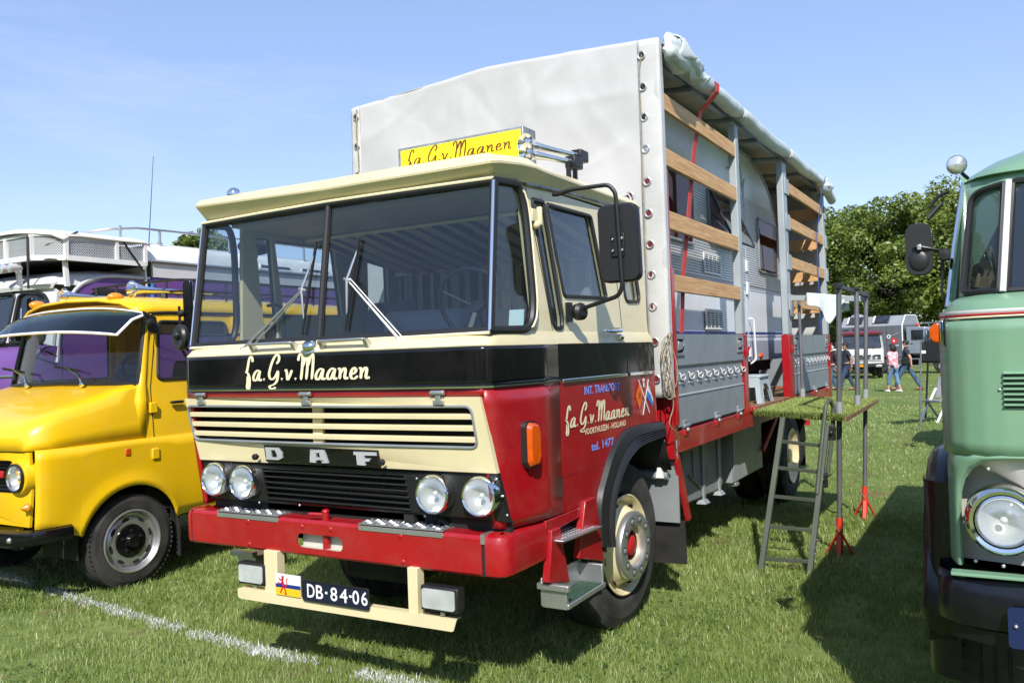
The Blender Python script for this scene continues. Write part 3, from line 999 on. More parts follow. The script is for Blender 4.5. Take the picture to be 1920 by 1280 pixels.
# wipers
def wiper(p0, pa, b0, b1):
    w = group_part("wiper", TR)
    p0, pa, b0, b1 = Vector(p0), Vector(pa), Vector(b0), Vector(b1)
    d = Vector((0.045, -.004, -.012))
    g = G().tube([p0, p0.lerp(pa, .35), pa], [.010, .008, .005], 6)
    g.tube([p0 + d, pa + d * .45 + Vector((0, 0, .01))], .004, 6)
    g.tube([pa - d * .5, pa + d * .7], .008, 6)
    g.ball(p0, .017, 8).ball(p0 + d, .015, 8).box(p0.x - .02, p0.x + .07, p0.y, p0.y + .03, p0.z - .02, p0.z)
    part("wiper_arm", g, 'alu', w)
    part("wiper_bridge", G().tube([b0.lerp(b1, .12), pa + Vector((0, -.004, 0)), b0.lerp(b1, .85)], [.004, .008, .004], 6), 'alu', w)
    g = G().bar(b0, b1, .013, .010, up=(0, -1, 0))
    part("wiper_blade", g, 'rubtrim', w)
def on_scr(u, z, off=.03):
    p = scr(u, z)
    return (p[0], p[1] - off, p[2])
wiper((-1.655, .0, 1.752), on_scr(-1.215, 2.055, .035), on_scr(-1.150, 2.305, .016), on_scr(-1.212, 1.815, .016))
wiper((-.535, .0, 1.735), on_scr(-.905, 2.085, .035), on_scr(-.860, 2.30, .016), on_scr(-.918, 1.825, .016))
# grab handles and filler cap on the shelf
for a, b in ((-1.53, -1.225), (-1.03, -.735)):
    y0 = -.012
    g = G().bar((a, y0 - .05, 1.775), (b, y0 - .05, 1.775), .026, .014)
    for x in (a, b):
        g.hexa([(x - .012, y0 - .035, 1.735), (x + .012, y0 - .035, 1.735), (x + .012, y0 + .02, 1.745), (x - .012, y0 + .02, 1.745),
                (x - .012, y0 - .062, 1.778), (x + .012, y0 - .062, 1.778), (x + .012, y0 - .036, 1.780), (x - .012, y0 - .036, 1.780)])
    part("grab_handle", g, 'alu', TR, bevel=.004)
g = G().lathe([(-.01, .060), (.004, .060), (.006, .045), (.02, .045), (.035, .038), (.04, .030), (.04, .0001)], (-1.125, -.02, 1.742), (0, -.55, .83), 20)
part("filler_cap", g, 'chrome', TR)

# --- bumper
def bumper_loop(c, z, o):
    """section of the bumper at a plan point, pointing out along o"""
    c, o = Vector((c[0], c[1], 0)), Vector((o[0], o[1], 0)).normalized()
    S = [(-.10, .655), (-.02, .645), (-.004, .655), (0, .68), (0, .80), (-.012, .83), (-.035, .842), (-.12, .845)]
    return [(c.x + o.x * a, c.y + o.y * a, b) for a, b in S]
loops = [bumper_loop((x, 0), 0, (0, -1)) for x in (-2.118, -1.8, -1.31)]
# main beam with an oval slot: built as plate so that the slot is a real hole
slot = roundpoly([(-1.295, .765), (-.975, .765), (-.975, .690), (-1.295, .690)], .036, 5)
BM = group_part("bumper", TR)
g = G().plate([(-2.118, .66), (-.132, .66), (-.132, .822), (-2.118, .822)], [slot], lambda u, v: (u, 0, v), (0, .012, 0))
top_ = [(-2.118, .822), (-.132, .822)]
for (y0, z0, y1, z1) in ((0, .822, .012, .838), (.012, .838, .10, .842), (0, .66, .010, .648), (.010, .648, .09, .648)):
    g.add([(-2.118, y0, z0), (-.132, y0, z0), (-.132, y1, z1), (-2.118, y1, z1)], [(0, 1, 2, 3)])
o = part("bumper_beam", g, 'red', BM, bevel=0)
part("bumper_slot_box", G().plate([(-1.30, .685), (-.97, .685), (-.97, .77), (-1.30, .77)], [], lambda u, v: (u, .055, v), (0, .01, 0)).box(-1.30, -.97, .012, .06, .681, .689).box(-.978, -.97, .012, .06, .69, .77), 'putty', BM)
part("towing_pin", G().tube([(-1.115, .035, .66), (-1.115, .035, .885)], .020, 12).tube([(-1.115, .035, .868), (-1.20, .0, .872)], .009, 8).ball((-1.115, .035, .885), (.022, .022, .014), 10), 'red', BM)
for sgn in (1, -1):
    path = [(-.112, 0, 0, -1), (-.075, 0, 0, -1), (-.045, .006, .3, -1), (-.02, .025, .75, -.7), (-.004, .06, 1, -.25), (0, .11, 1, 0), (0, .41, 1, 0)]
    lps = []
    for x, y, ox, oy in path:
        if sgn < 0: x *= .5
        lp = bumper_loop((x, y), 0, (ox, oy))
        lps.append(lp if sgn > 0 else [mir(p) for p in lp])
    part("bumper_end", G().loft(lps if sgn > 0 else [list(reversed(l)) for l in lps], closed=True, cap=True), 'red', BM, bevel=0, smooth=40)
part("bumper_gap_strip", G().box(-.131, -.113, .006, .02, .65, .80).box(-2.1205, -2.1165, -.001, .02, .652, .838), 'dark', BM)
part("bumper_joint", G().box(-.133, -.111, -.002, .10, .80, .846), 'alu', BM)
for a, b in ((-1.90, -1.425), (-.862, -.345)):
    g = G().box(a, b, -.004, .004, .812, .836).box(a, b, -.004, .13, .842, .849)
    nx = int((b - a) / .042)
    for i in range(nx):
        for j in range(4):
            x, y = a + .02 + i * .042, .012 + j * .032
            s = .014 if (i + j) % 2 else -.014
            g.tube([(x - .014, y - s * .6, .8495), (x, y, .853), (x + .014, y + s * .6, .8495)], [.002, .006, .002], 5)
    part("tread_plate", g, 'alu', BM, bevel=.001)
g = G()
for x, z in ((-1.66, .80), (-1.655, .675), (-1.255, .80), (-1.055, .80), (-.60, .80), (-.59, .675)):
    g.ball((x, 0.002, z), (.015, .008, .015), 10)
part("bumper_bolt", g, 'red', BM)
# brackets and gear behind the bumper
g = G().box(-1.85, -1.78, .08, .5, .62, .80).box(-.42, -.35, .08, .5, .62, .80).box(-1.75, -.45, .14, .30, .70, .80)
g.box(-.62, -.56, .06, .12, .75, .90).tube([(-.44, .1, .85), (-.40, .07, .885), (-.36, .1, .85)], .015, 6)
part("front_crossmember", g, 'dark', TR)
# wide step strip between bumper and cab side (black)
part("bumper_backing", G().box(-2.1, -.05, .06, .44, .80, .838), 'dark', TR)

# --- light bar under the bumper
LB = group_part("light_bar", TR)
part("bar_beam", G().plate(roundpoly([(-1.722, .436), (-.262, .446), (-.284, .384), (-1.722, .378)], [.012, .004, .012, .03]), [], lambda u, v: (u, -.03, v), (0, .004, 0)).box(-1.70, -.28, -.028, .03, .434, .438), 'cream', LB)
for a, b in ((-1.518, -1.421), (-.547, -.489)):
    part("bar_upright", G().box(a, b, -.024, .035, .436, .66), 'cream', LB, bevel=.003)
def foglamp(x0, x1, z0, z1):
    f = group_part("fog_lamp", TR)
    part("fog_lamp_body", G().loft([[(x0, -.03, z0), (x1, -.03, z0), (x1, -.03, z1), (x0, -.03, z1)], [(x0, .02, z0), (x1, .02, z0), (x1, .02, z1), (x0, .02, z1)],
                           [(x0 + .03, .08, z0 + .02), (x1 - .03, .08, z0 + .02), (x1 - .03, .08, z1 - .02), (x0 + .03, .08, z1 - .02)]], cap=True), 'blackm', f, bevel=.008)
    part("fog_lamp_lens", G().plate(rrect(x0 + .012, x1 - .016, z0 + .014, z1 - .012, .014), [], lambda u, v: (u, -.036, v), (0, .006, 0)), 'foglens', f, bevel=.002)
    part("fog_lamp_foot", G().tube([((x0 + x1) / 2, .0, z0 - .022), ((x0 + x1) / 2, .0, z0 + .01)], .012, 8), 'alu', f)
foglamp(-1.715, -1.508, .462, .582)
foglamp(-.468, -.252, .466, .586)
# number plate
NP = group_part("number_plate", TR)
part("plate_body", G().plate(rrect(-1.222, -.778, .430, .532, .012), [], lambda u, v: (u, -.040, v), (0, .006, 0)), 'plate', NP, bevel=.001)
part("plate_rim", G().tube([(u, -.041, v) for u, v in rrect(-1.222, -.778, .430, .532, .012)], .004, 6, closed=True), 'blackm', NP)
segs = [("D", -1.190, .052), ("B", -1.128, .048), ("8", -1.030, .046), ("4", -.968, .052), ("0", -.884, .044), ("6", -.826, .040)]
g = G()
for ch, x, w in segs:
    g.merge(lettering(ch, (x, -.0415, .4475), (1, 0, 0), (0, 0, 1), w, .070, bold=.012))
for x in (-1.066, -.905):
    g.add([(x, -.0415, .478), (x + .016, -.0415, .478), (x + .016, -.0415, .490), (x, -.0415, .490)], [(0, 1, 2, 3)])
part("plate_lettering", g, 'reflector', NP, smooth=0)
# small provincial flag plate
FP = group_part("flag_plate", TR)
part("flag_field", G().box(-1.420, -1.242, -.036, -.031, .436, .548), 'flagwhite', FP)
part("flag_stripe", G().box(-1.420, -1.242, -.0375, -.036, .476, .496), 'flagblue', FP)
part("flag_stripe", G().box(-1.420, -1.242, -.0375, -.036, .436, .476), 'flagyellow', FP)
g = G()   # a red heraldic beast: head, body, raised paws, legs, tail
def fl(pts, w):
    P = spline([Vector((-1.412 + a * .085, -.0385, .442 + b * .095)) for a, b in pts], 4)
    for i in range(len(P) - 1):
        d = (P[i + 1] - P[i]).normalized(); n = Vector((-d.z, 0, d.x)) * w
        g.add([P[i] + n, P[i] - n, P[i + 1] - n, P[i + 1] + n], [(0, 1, 2, 3)])
fl([(.55, .95), (.5, .8), (.55, .6), (.62, .4)], .007)
fl([(.5, .82), (.3, .78), (.2, .92)], .0035); fl([(.52, .66), (.28, .58), (.1, .66)], .0035)
fl([(.6, .45), (.42, .25), (.3, .05)], .0045); fl([(.63, .4), (.75, .2), (.72, .03), (.84, .02)], .0045)
fl([(.66, .45), (.9, .55), (.82, .78), (.95, .92)], .003); fl([(.45, .98), (.62, .98)], .005)
part("flag_beast", g, 'flagred', FP, smooth=0)

# --- step brackets and steps on the driver's side
SG = group_part("cab_step", TR)
g = G()
g.prism([(.02, .42, .79), (.02, .515, .79), (.02, .60, .49), (.02, .37, .545), (.02, .40, .66)], (-.04, 0, 0))
g.prism([(.02, .82, .87), (.02, .96, .87), (.02, 1.03, .50), (.02, .72, .585)], (-.04, 0, 0))
g.prism([(.0, .40, .84), (.0, .98, .84), (.0, .98, .80), (.0, .40, .77)], (-.35, 0, 0))
part("step_bracket", g, 'red', SG, bevel=.004)
part("step_tread", G().hexa([(-.22, .46, .722), (.055, .46, .722), (.055, .90, .705), (-.22, .90, .705), (-.22, .44, .738), (.075, .44, .738), (.075, .92, .722), (-.22, .92, .722)]), 'alu', SG, bevel=.006)
g = G()
for i in range(7):
    for j in range(12):
        g.ball((-.17 + i * .034, .50 + j * .033, lerp(.7395, .7235, j / 12)), (.009, .006, .004), 6)
part("step_stud", g, 'alu', SG)['kind'] = 'stuff'
part("lower_step_tray", G().box(-.045, .090, .415, .44, .41, .50).box(-.045, .090, .415, .87, .405, .418).box(-.045, .090, .85, .872, .41, .53).box(-.055, -.043, .415, .87, .41, .55).box(-.065, .112, .395, .43, .498, .53).box(.088, .100, .42, .87, .407, .432), 'alu', SG, bevel=.004)
part("step_mat", G().box(-.04, .086, .445, .845, .419, .431), 'greenmat', SG)
dup_list = [(-2.2, -1.96)]
part("lower_step_tray", G().box(-2.13, -1.98, .34, .60, .40, .50).box(-2.16, -1.97, .31, .352, .498, .53), 'alu', SG, bevel=.004)
part("step_stringer", G().bar((-1.98, .5, .5), (-1.75, .3, .46), .02, .04), 'plank', SG)

# --- indicator, door handle, lock, lettering on the door
IN = group_part("indicator", TR)
yi = [(.245, 1.34), (.245, 1.12)]
def corner_x(y):
    return np.interp(y, [p[1] for p in PL[6:10]], [p[0] for p in PL[6:10]])
def ind(u, v):
    return (corner_x(u), u, v)
part("indicator_base", G().plate(roundpoly([(.215, 1.325), (.235, 1.352), (.305, 1.345), (.325, 1.31), (.325, 1.16), (.305, 1.122), (.235, 1.12), (.215, 1.15)], .01), [], lambda u, v: (ind(u, v)[0] - .01, u, v), (.035, 0, 0)), 'rubtrim', IN, bevel=.003)
part("indicator_lens", G().loft([[(ind(u, v)[0] + .025, u, v) for u, v in roundpoly([(.222, 1.322), (.24, 1.345), (.30, 1.338), (.32, 1.305), (.32, 1.165), (.30, 1.13), (.24, 1.127), (.222, 1.155)], .01)],
     [(ind(u, v)[0] + .05, lerp(u, .27, .25), lerp(v, 1.235, .12)) for u, v in roundpoly([(.222, 1.322), (.24, 1.345), (.30, 1.338), (.32, 1.305), (.32, 1.165), (.30, 1.13), (.24, 1.127), (.222, 1.155)], .01)]], cap=True), 'orange', IN, bevel=.004)
part("door_handle", G().tube(arcpath([(-.01, 1.20, 1.79), (.03, 1.21, 1.787), (.032, 1.39, 1.79), (-.01, 1.41, 1.795)], .02), .011, 8).box(-.03, .006, 1.395, 1.425, 1.782, 1.808), 'chrome', TR)
part("door_lock", G().lathe([(0, .022), (.02, .022), (.03, .016), (.03, .0001)], (-.012, 1.44, 1.745), (.8, 0, .6), 12), 'chrome', TR)
DU, DV = Vector((0, 1, 0)), Vector((0, 0, 1))
part("lettering", lettering("INT. TRANSPORT", (.0035, .890, 1.437), (0, 1, 0), (0, 0.0, 1), .495, .046, bold=.02), 'blue', TR, smooth=0)
g = script_lettering("fa.G.v.Maanen", (.0035, .645, 1.275), (0, 1, .0), (0, 0.02, 1), .870, .048, (.0012, 0, 0), base_w=.22)
part("lettering", g, 'letter', TR, smooth=0)
part("lettering", lettering("VOORTHUIZEN - HOLLAND", (.0035, .872, 1.218), (0, 1, 0.0), (0, 0, 1), .585, .034, bold=.02), 'letter', TR, smooth=0)
part("lettering", lettering("tel. 1477", (.0035, .952, 1.121), (0, 1, 0), (0, 0, 1), .315, .047, bold=.02), 'blue', TR, smooth=0)
FL = group_part("flag_decal", TR)
X = .0035
part("flag_pole", G().bar((X + .001, 1.69, 1.478), (X + .001, 1.858, 1.262), .002, .010, up=(0, .8, .6)).bar((X + .0016, 1.858, 1.478), (X + .0016, 1.742, 1.258), .002, .010, up=(0, .8, .6)), 'flagwhite', FL)
part("flag_cloth", G().add([(X, 1.695, 1.462), (X, 1.63, 1.385), (X, 1.69, 1.295), (X, 1.755, 1.39)], [(0, 1, 2, 3)]), 'flagor', FL, smooth=0)
part("flag_cloth", G().add([(X, 1.845, 1.445), (X, 1.86, 1.438), (X, 1.935, 1.35), (X, 1.925, 1.325), (X, 1.895, 1.375), (X, 1.835, 1.408)], [(0, 1, 2, 3, 4, 5)]), 'flagwhite', FL, smooth=0)
part("flag_cloth", G().add([(X, 1.835, 1.408), (X, 1.895, 1.375), (X, 1.925, 1.325), (X, 1.915, 1.30), (X, 1.86, 1.34), (X, 1.82, 1.372)], [(0, 1, 2, 3, 4, 5)]), 'skyblue', FL, smooth=0)
g = G()
for a in range(5):
    t = math.radians(72 * a)
    g.add([(X + .0008, 1.70, 1.385), (X + .0008, 1.70 + .03 * math.cos(t), 1.385 + .03 * math.sin(t)), (X + .0008, 1.70 + .02 * math.cos(t + .5), 1.385 + .02 * math.sin(t + .5))], [(0, 1, 2)])
part("flag_emblem", g, 'blackm', FL, smooth=0)
part("flag_crown", G().add([(X, 1.755, 1.47), (X, 1.795, 1.47), (X, 1.80, 1.49), (X, 1.785, 1.482), (X, 1.775, 1.497), (X, 1.765, 1.482), (X, 1.75, 1.49)], [tuple(range(7))]).add([(X, 1.762, 1.465), (X, 1.762, 1.432), (X, 1.79, 1.432), (X, 1.79, 1.465)], [(0, 1, 2, 3)]), 'flagwhite', FL, smooth=0)

# --- mirrors
def mirror(sgn):
    f = (lambda p: p) if sgn > 0 else mir
    m = group_part("wing_mirror", TR)
    arm = [(-.05, .70, 2.515), (-.02, .70, 2.512), (.05, .71, 2.53), (.255, .745, 2.535), (.288, .75, 2.49), (.305, .755, 2.0), (.28, .755, 1.955), (.07, .78, 1.905), (.03, .79, 1.905)]
    part("mirror_arm", G().tube([f(tuple(p)) for p in arcpath(arm, .05)], .0115, 8), 'blackm', m)
    part("mirror_mount", G().lathe([(0, .02), (.01, .045), (.045, .048), (.06, .03), (.062, .0001)], f((.012, .80, 1.885)), (1 * sgn, -.4, .1), 14).box(*sorted((f((-.03, 0, 0))[0], f((-.005, 0, 0))[0])), .76, .80, 1.835, 1.94), 'blackm', m)
    # housing: rounded box facing rearward
    rr = rrect(-.112, .112, -.205, .205, .045)
    lp = []
    for y, s in ((0, .86), (.0, .95), (.012, 1.0), (.045, 1.0), (.055, .97)):
        lp.append([f((.283 + u * s + v * -.02, .768 + y, 2.232 + v * s)) for u, v in rr])
    lp = lp if sgn > 0 else [list(reversed(l)) for l in lp]
    part("mirror_housing", G().loft(lp, cap=True), 'rubtrim', m, smooth=40)
    g = G()
    for dx in (-.026, .026):
        for dz in (-.03, .03):
            p = f((.286 + dx, .752, 2.22 + dz)); g.ball(p, .009, 8)
    part("mirror_bolt", g, 'chrome', m)
    p = [f((.232 + a, .758, 2.22 + b)) for a, b in ((.015, -.06), (.09, -.06), (.09, .06), (.015, .06))]
    part("mirror_clamp", G().prism(p, (0, .014, 0)), 'blackm', m, bevel=.003)
mirror(1)
# the far mirror: seen past the windscreen as a small dark disc
m = group_part("wing_mirror", TR)
part("mirror_housing", G().lathe([(0, .001), (.0, .072), (.015, .082), (.04, .078), (.05, .0001)], (-2.45, .20, 1.85), (.25, 1, 0), 20), 'rubtrim', m)
part("mirror_arm", G().tube(arcpath([(-2.19, .66, 1.86), (-2.36, .40, 1.86), (-2.44, .20, 1.86)], .06), .010, 6).ball((-2.44, .19, 1.86), .028, 8), 'blackm', m)
part("kerb_mirror", G().ball((-2.33, .74, 2.45), (.085, .13, .055), 16), 'rubtrim', m)
part("kerb_mirror_arm", G().tube([(-2.33, .74, 2.50), (-2.25, .74, 2.56), (-2.12, .74, 2.55)], .010, 6), 'blackm', m)

# --- interior
IT = group_part("cab_interior", TR)
part("dashboard", G().hexa([(-2.08, .12, 1.60), (-.10, .12, 1.60), (-.10, .45, 1.60), (-2.08, .45, 1.60), (-2.08, .10, 1.765), (-.10, .10, 1.765), (-.10, .42, 1.80), (-2.08, .42, 1.80)]), 'seat', IT, bevel=.02)
part("engine_cover", G().hexa([(-1.33, .75, 1.3), (-.70, .75, 1.3), (-.70, 1.5, 1.3), (-1.33, 1.5, 1.3), (-1.30, .80, 1.96), (-.74, .80, 1.955), (-.74, 1.45, 1.965), (-1.30, 1.45, 1.97)]), 'greyp', IT, bevel=.03)
for x in (-1.80, -.42):
    part("seat_back", G().hexa([(x - .24, 1.35, 1.5), (x + .24, 1.35, 1.5), (x + .24, 1.5, 1.5), (x - .24, 1.5, 1.5), (x - .2, 1.5, 2.08), (x + .2, 1.5, 2.08), (x + .2, 1.6, 2.08), (x - .2, 1.6, 2.08)]), 'seat', IT, bevel=.04)
    part("seat_cushion", G().box(x - .26, x + .26, .95, 1.5, 1.42, 1.55), 'seat', IT, bevel=.04)
g = G().tube([(-.46 + .235 * math.cos(t), .56 - .10 * math.sin(t), 1.935 + .20 * math.sin(t)) for t in [2 * math.pi * i / 28 for i in range(28)]], .014, 8, closed=True)
g.lathe([(0, .04), (.03, .05), (.04, .0001)], (-.46, .56, 1.92), (0, -.7, .7), 12)
for t in (.5, 2.64, 4.71):
    g.tube([(-.46, .565, 1.925), (-.46 + .23 * math.cos(t), .56 - .10 * math.sin(t), 1.935 + .20 * math.sin(t))], .010, 6)
g.tube([(-.46, .55, 1.92), (-.46, .35, 1.6)], .03, 8)
part("steering_wheel", g, 'blackm', IT)
part("postcard", G().prism([(-.235, .50, 1.815), (-.155, .515, 1.815), (-.155, .53, 1.905), (-.235, .515, 1.905)], (0, .003, 0)), mat("postcard_print", (0.30, 0.55, 0.55), 0.5, var=0.5, vs=22, dirt=[0.7, 0.75, 0.75]), IT)
# striped curtain along the back wall and a sagging striped headlining over the bunk
loops = []
for i in range(101):
    x = lerp(-2.02, -.16, i / 100)
    y = 1.90 + .018 * math.sin(i * 1.35)
    loops.append([(x, y, 1.86), (x, y, 2.30)])
part("curtain", G().loft(loops, closed=False), 'curtain', IT)
loops = []
for i in range(60):
    x = lerp(-2.02, -.16, i / 59)
    row = []
    for j in range(9):
        t = j / 8
        row.append((x + .13 * t * t, lerp(.92, 1.88, t), 2.475 - .175 * t ** 1.4 - .025 * math.sin(math.pi * t) - .006 * math.sin(i * 1.1)))
    loops.append(row)
part("striped_headlining", G().loft(loops, closed=False), 'awning', IT)
part("curtain_rail", G().tube([(-2.02, 1.87, 2.31), (-.16, 1.87, 2.31)], .014, 6).tube([(-2.02, .91, 2.48), (-.16, .91, 2.48)], .012, 6), 'letter', IT)
g = G().tube(arcpath([(-2.10, .62, 2.04), (-2.02, .63, 2.04), (-1.98, .64, 2.0), (-1.99, .66, 1.55)], .04), .011, 8)
part("grab_rail", g, 'blackm', IT)

# --- roof sign and horns
SI = group_part("roof_sign", TR)
part("sign_box", G().box(-1.302, -.385, 1.005, 1.16, 2.70, 3.006), 'galv', SI, bevel=.004)
part("sign_face", G().box(-1.278, -.402, 1.000, 1.006, 2.715, 2.988), 'yellowsign', SI, bevel=.001)
part("lettering", script_lettering("fa.G.v.Maanen", (-1.222, .9985, 2.884), (1, 0, 0.0), (0, 0, 1), .768, .0405, (0, -.0012, 0), base_w=.135), 'brown', SI, smooth=0)
def horn(p, q, r):
    h = group_part("air_horn", TR)
    p, q = Vector(p), Vector(q)
    ax = (p - q).normalized(); Ln = (p - q).length
    part("horn_trumpet", G().lathe([(0, .016), (Ln * .55, .020), (Ln * .8, .028), (Ln * .93, r * .7), (Ln, r), (Ln - .004, r * .94), (Ln * .92, r * .5), (Ln * .8, .014)], q, ax, 20), 'chrome', h)
    part("horn_driver", G().box(q.x - .035, q.x + .035, q.y - .02, q.y + .09, q.z - .035, q.z + .035), 'blackm', h, bevel=.008)
    part("horn_bracket", G().box(q.x - .012, q.x + .012, q.y - .05, q.y - .03, 2.68, q.z), 'blackm', h)
horn((-.285, .84, 2.852), (-.18, 1.30, 2.853), .058)
horn((-.225, .74, 2.772), (-.135, 1.12, 2.775), .056)
part("marker_lamp", G().ball((-2.02, .30, 2.70), (.045, .045, .045), 14), 'chrome', TR)
# ================================================================== chassis, bed, tarpaulin body of the lorry
BX0, BX1 = -2.50, .05           # bed, left and right faces
# chassis
part("chassis_rail", G().box(-.72, -.62, .35, 8.2, .66, .90), 'dark', TR)
part("chassis_rail", G().box(-1.56, -1.46, .35, 8.2, .66, .90), 'dark', TR)
part("engine_sump", G().box(-1.35, -.85, .4, 1.6, .42, .80), 'dark', TR, bevel=.05)
part("gearbox", G().lathe([(0, .2), (.6, .18), (.9, .1), (4.0, .05)], (CX, 1.7, .66), (0, 1, 0), 12), 'dark', TR)
part("front_axle", G().tube([(-2.0, 1.6, .46), (-.2, 1.6, .46)], .06, 8).tube([(-1.9, 1.35, .5), (-.3, 1.35, .5)], .025, 6), 'dark', TR)
part("rear_axle", G().tube([(-2.0, 6.5, .42), (-.2, 6.5, .42)], .09, 8).ball((CX, 6.5, .42), (.26, .22, .22), 12), 'dark', TR)

def tyre(cx, cy, cz, R, w, parent, sgn=1, steer=0.0, m='tyre', lug=True):
    """tyre on the x axis with its outer face towards sgn*x"""
    ax = Vector((sgn * math.cos(steer), -sgn * math.sin(steer) * (1 if sgn > 0 else 1), 0))
    h = w / 2
    k = R * .60
    prof = [(-h * .8, k), (-h * .98, k * 1.12), (-h, R * .80), (-h * .93, R * .93), (-h * .80, R * .985), (-h * .45, R), (-h * .42, R * .982), (-h * .36, R * .982), (-h * .33, R), (-.01, R), (.0, R * .982), (.012, R),
            (h * .33, R), (h * .36, R * .982), (h * .42, R * .982), (h * .45, R), (h * .80, R * .985), (h * .93, R * .93), (h * .97, R * .87), (h * .985, R * .865), (h, R * .80), (h * .99, R * .74), (h * 1.0, R * .73), (h * .98, k * 1.12), (h * .8, k)]
    g = G().lathe(prof, (cx, cy, cz), ax, 56)
    if lug:
        u = Vector((0, 0, 1)); wv = ax.cross(u)
        n = 60
        for i in range(n):
            t = 2 * math.pi * i / n
            d = u * math.cos(t) + wv * math.sin(t)
            tn = -u * math.sin(t) + wv * math.cos(t)
            for s in (-1, 1):
                c = Vector((cx, cy, cz)) + d * R * .982 + ax * s * h * .80
                a, b, e = ax * h * .17, tn * R * .026, d * R * .0045
                g.hexa([c - a - b - e, c + a - b - e, c + a + b - e, c - a + b - e, c - a - b + e, c + a - b + e, c + a + b + e, c - a + b + e])
    return part("tyre", g, m, parent)

def truck_wheel(cx, cy, cz, R, w, sgn, steer, rimr, kind):
    wh = group_part("wheel", TR)
    tyre(cx, cy, cz, R, w, wh, sgn, steer, lug=False)
    ax = Vector((sgn * math.cos(steer), -sgn * math.sin(steer), 0))
    c = Vector((cx, cy, cz)) + ax * w / 2
    if kind == 'front':
        part("rim", G().lathe([(-.02, rimr * .98), (.006, rimr * 1.02), (.010, rimr), (.0, rimr * .95), (-.03, rimr * .90), (-.045, rimr * .86), (-.03, rimr * .80), (.012, rimr * .74), (.03, rimr * .66), (.035, rimr * .55), (.035, rimr * .3)], c, ax, 44), 'cream', wh)
        u = Vector((0, 0, 1)); wv = ax.cross(u)
        for i in range(8):
            t = 2 * math.pi * i / 8 + .25
            d = u * math.cos(t) + wv * math.sin(t)
            g = G().lathe([(0, .022), (.006, .026), (.007, .018), (.002, .0001)], c + d * rimr * .80 + ax * -.026, (ax - d * .55).normalized() * -1 * -1, 12)
            part("hand_hole", g, 'dark', wh)
        r2 = .212
        part("hub_ring", G().lathe([(.035, r2 * .98), (.060, r2), (.074, r2 * .97), (.080, r2 * .90), (.080, r2 * .64), (.072, r2 * .59), (.0, r2 * .57)], c, ax, 40), 'alu', wh)
        part("hub", G().lathe([(.0, r2 * .60), (-.01, r2 * .5), (.0, r2 * .34), (.045, r2 * .29), (.055, r2 * .22), (.058, .0001)], c, ax, 24), 'redflat', wh)
        for i in range(10):
            g, g2 = G(), G()
            t = 2 * math.pi * (i + .5) / 10
            d = u * math.cos(t) + wv * math.sin(t)
            g.lathe([(.078, .025), (.0808, .025), (.0812, .021), (.072, .020), (.072, .0001)], c + d * r2 * .77, ax, 14)
            g2.lathe([(.06, .0135), (.084, .0135), (.088, .008), (.088, .0001)], c + d * r2 * .77, ax, 6)
            part("ring_socket", g, 'dark', wh)
            part("wheel_nut", g2, 'alu', wh)
    else:
        part("rim", G().lathe([(-.02, rimr * .98), (.006, rimr * 1.02), (.008, rimr), (-.02, rimr * .95), (-.05, rimr * .9), (-.06, rimr * .78), (-.075, rimr * .62), (-.07, rimr * .2)], c, ax, 36), 'cream', wh)
        part("hub", G().lathe([(-.12, rimr * .45), (-.06, rimr * .30), (-.02, rimr * .24), (-.02, .0001)], c, ax, 20), 'cream', wh)
    return wh
truck_wheel(-.235, 1.62, .46, .515, .285, 1, R_(4), .305, 'front')
truck_wheel(2 * CX + .235, 1.62, .46, .515, .285, -1, R_(-4), .305, 'front')
truck_wheel(-.23, 6.50, .415, .50, .27, 1, 0, .30, 'rear')
truck_wheel(-.56, 6.50, .415, .50, .27, 1, 0, .30, 'rear')
truck_wheel(2 * CX + .23, 6.50, .415, .50, .27, -1, 0, .30, 'rear')
# mudguard plates and flaps behind the front wheel
part("mudguard_plate", G().box(-.42, .06, 2.20, 2.215, .49, 1.05), 'greyd', TR, bevel=.002)
part("mudflap", G().plate([(-.40, .50), (.085, .50), (.085, .205), (-.40, .19)], [], lambda u, v: (u, 2.235 + .02 * (.5 - v), v), (0, .008, 0)), 'rubber', TR)
part("mudguard_pipe", G().tube([(-.45, 2.17, .815), (.0, 2.17, .81)], .028, 10), 'greyd', TR)
part("pipe_clamp", G().hexa([(-.075, 2.13, .80), (-.02, 2.13, .80), (-.02, 2.16, .80), (-.075, 2.16, .80), (-.06, 2.13, .87), (-.035, 2.13, .87), (-.035, 2.16, .87), (-.06, 2.16, .87)]), 'reflector', TR)
part("mudguard_stay", G().prism([(.035, 2.17, .95), (.035, 2.26, .95), (.075, 2.34, .50), (.075, 2.27, .49)], (.022, 0, 0)), 'red', TR, bevel=.003)
part("mudflap", G().plate([(-.72, .95), (-.08, .95), (-.08, .22), (-.72, .22)], [], lambda u, v: (u, 7.12, v), (0, .008, 0)), 'rubber', TR)
part("rear_mudguard", G().loft([[(x, 6.5 + .60 * math.cos(t), .44 + .58 * math.sin(t)) for t in [R_(a) for a in range(8, 100, 8)]] for x in (-.75, -.06)], closed=False), 'dark', TR)
part("rear_stay", G().box(-.40, -.02, 7.10, 7.16, .70, .76), 'redflat', TR)
part("bed_brace", G().bar((-.06, 5.62, .92), (-.12, 5.25, .62), .03, .05), 'redflat', TR)
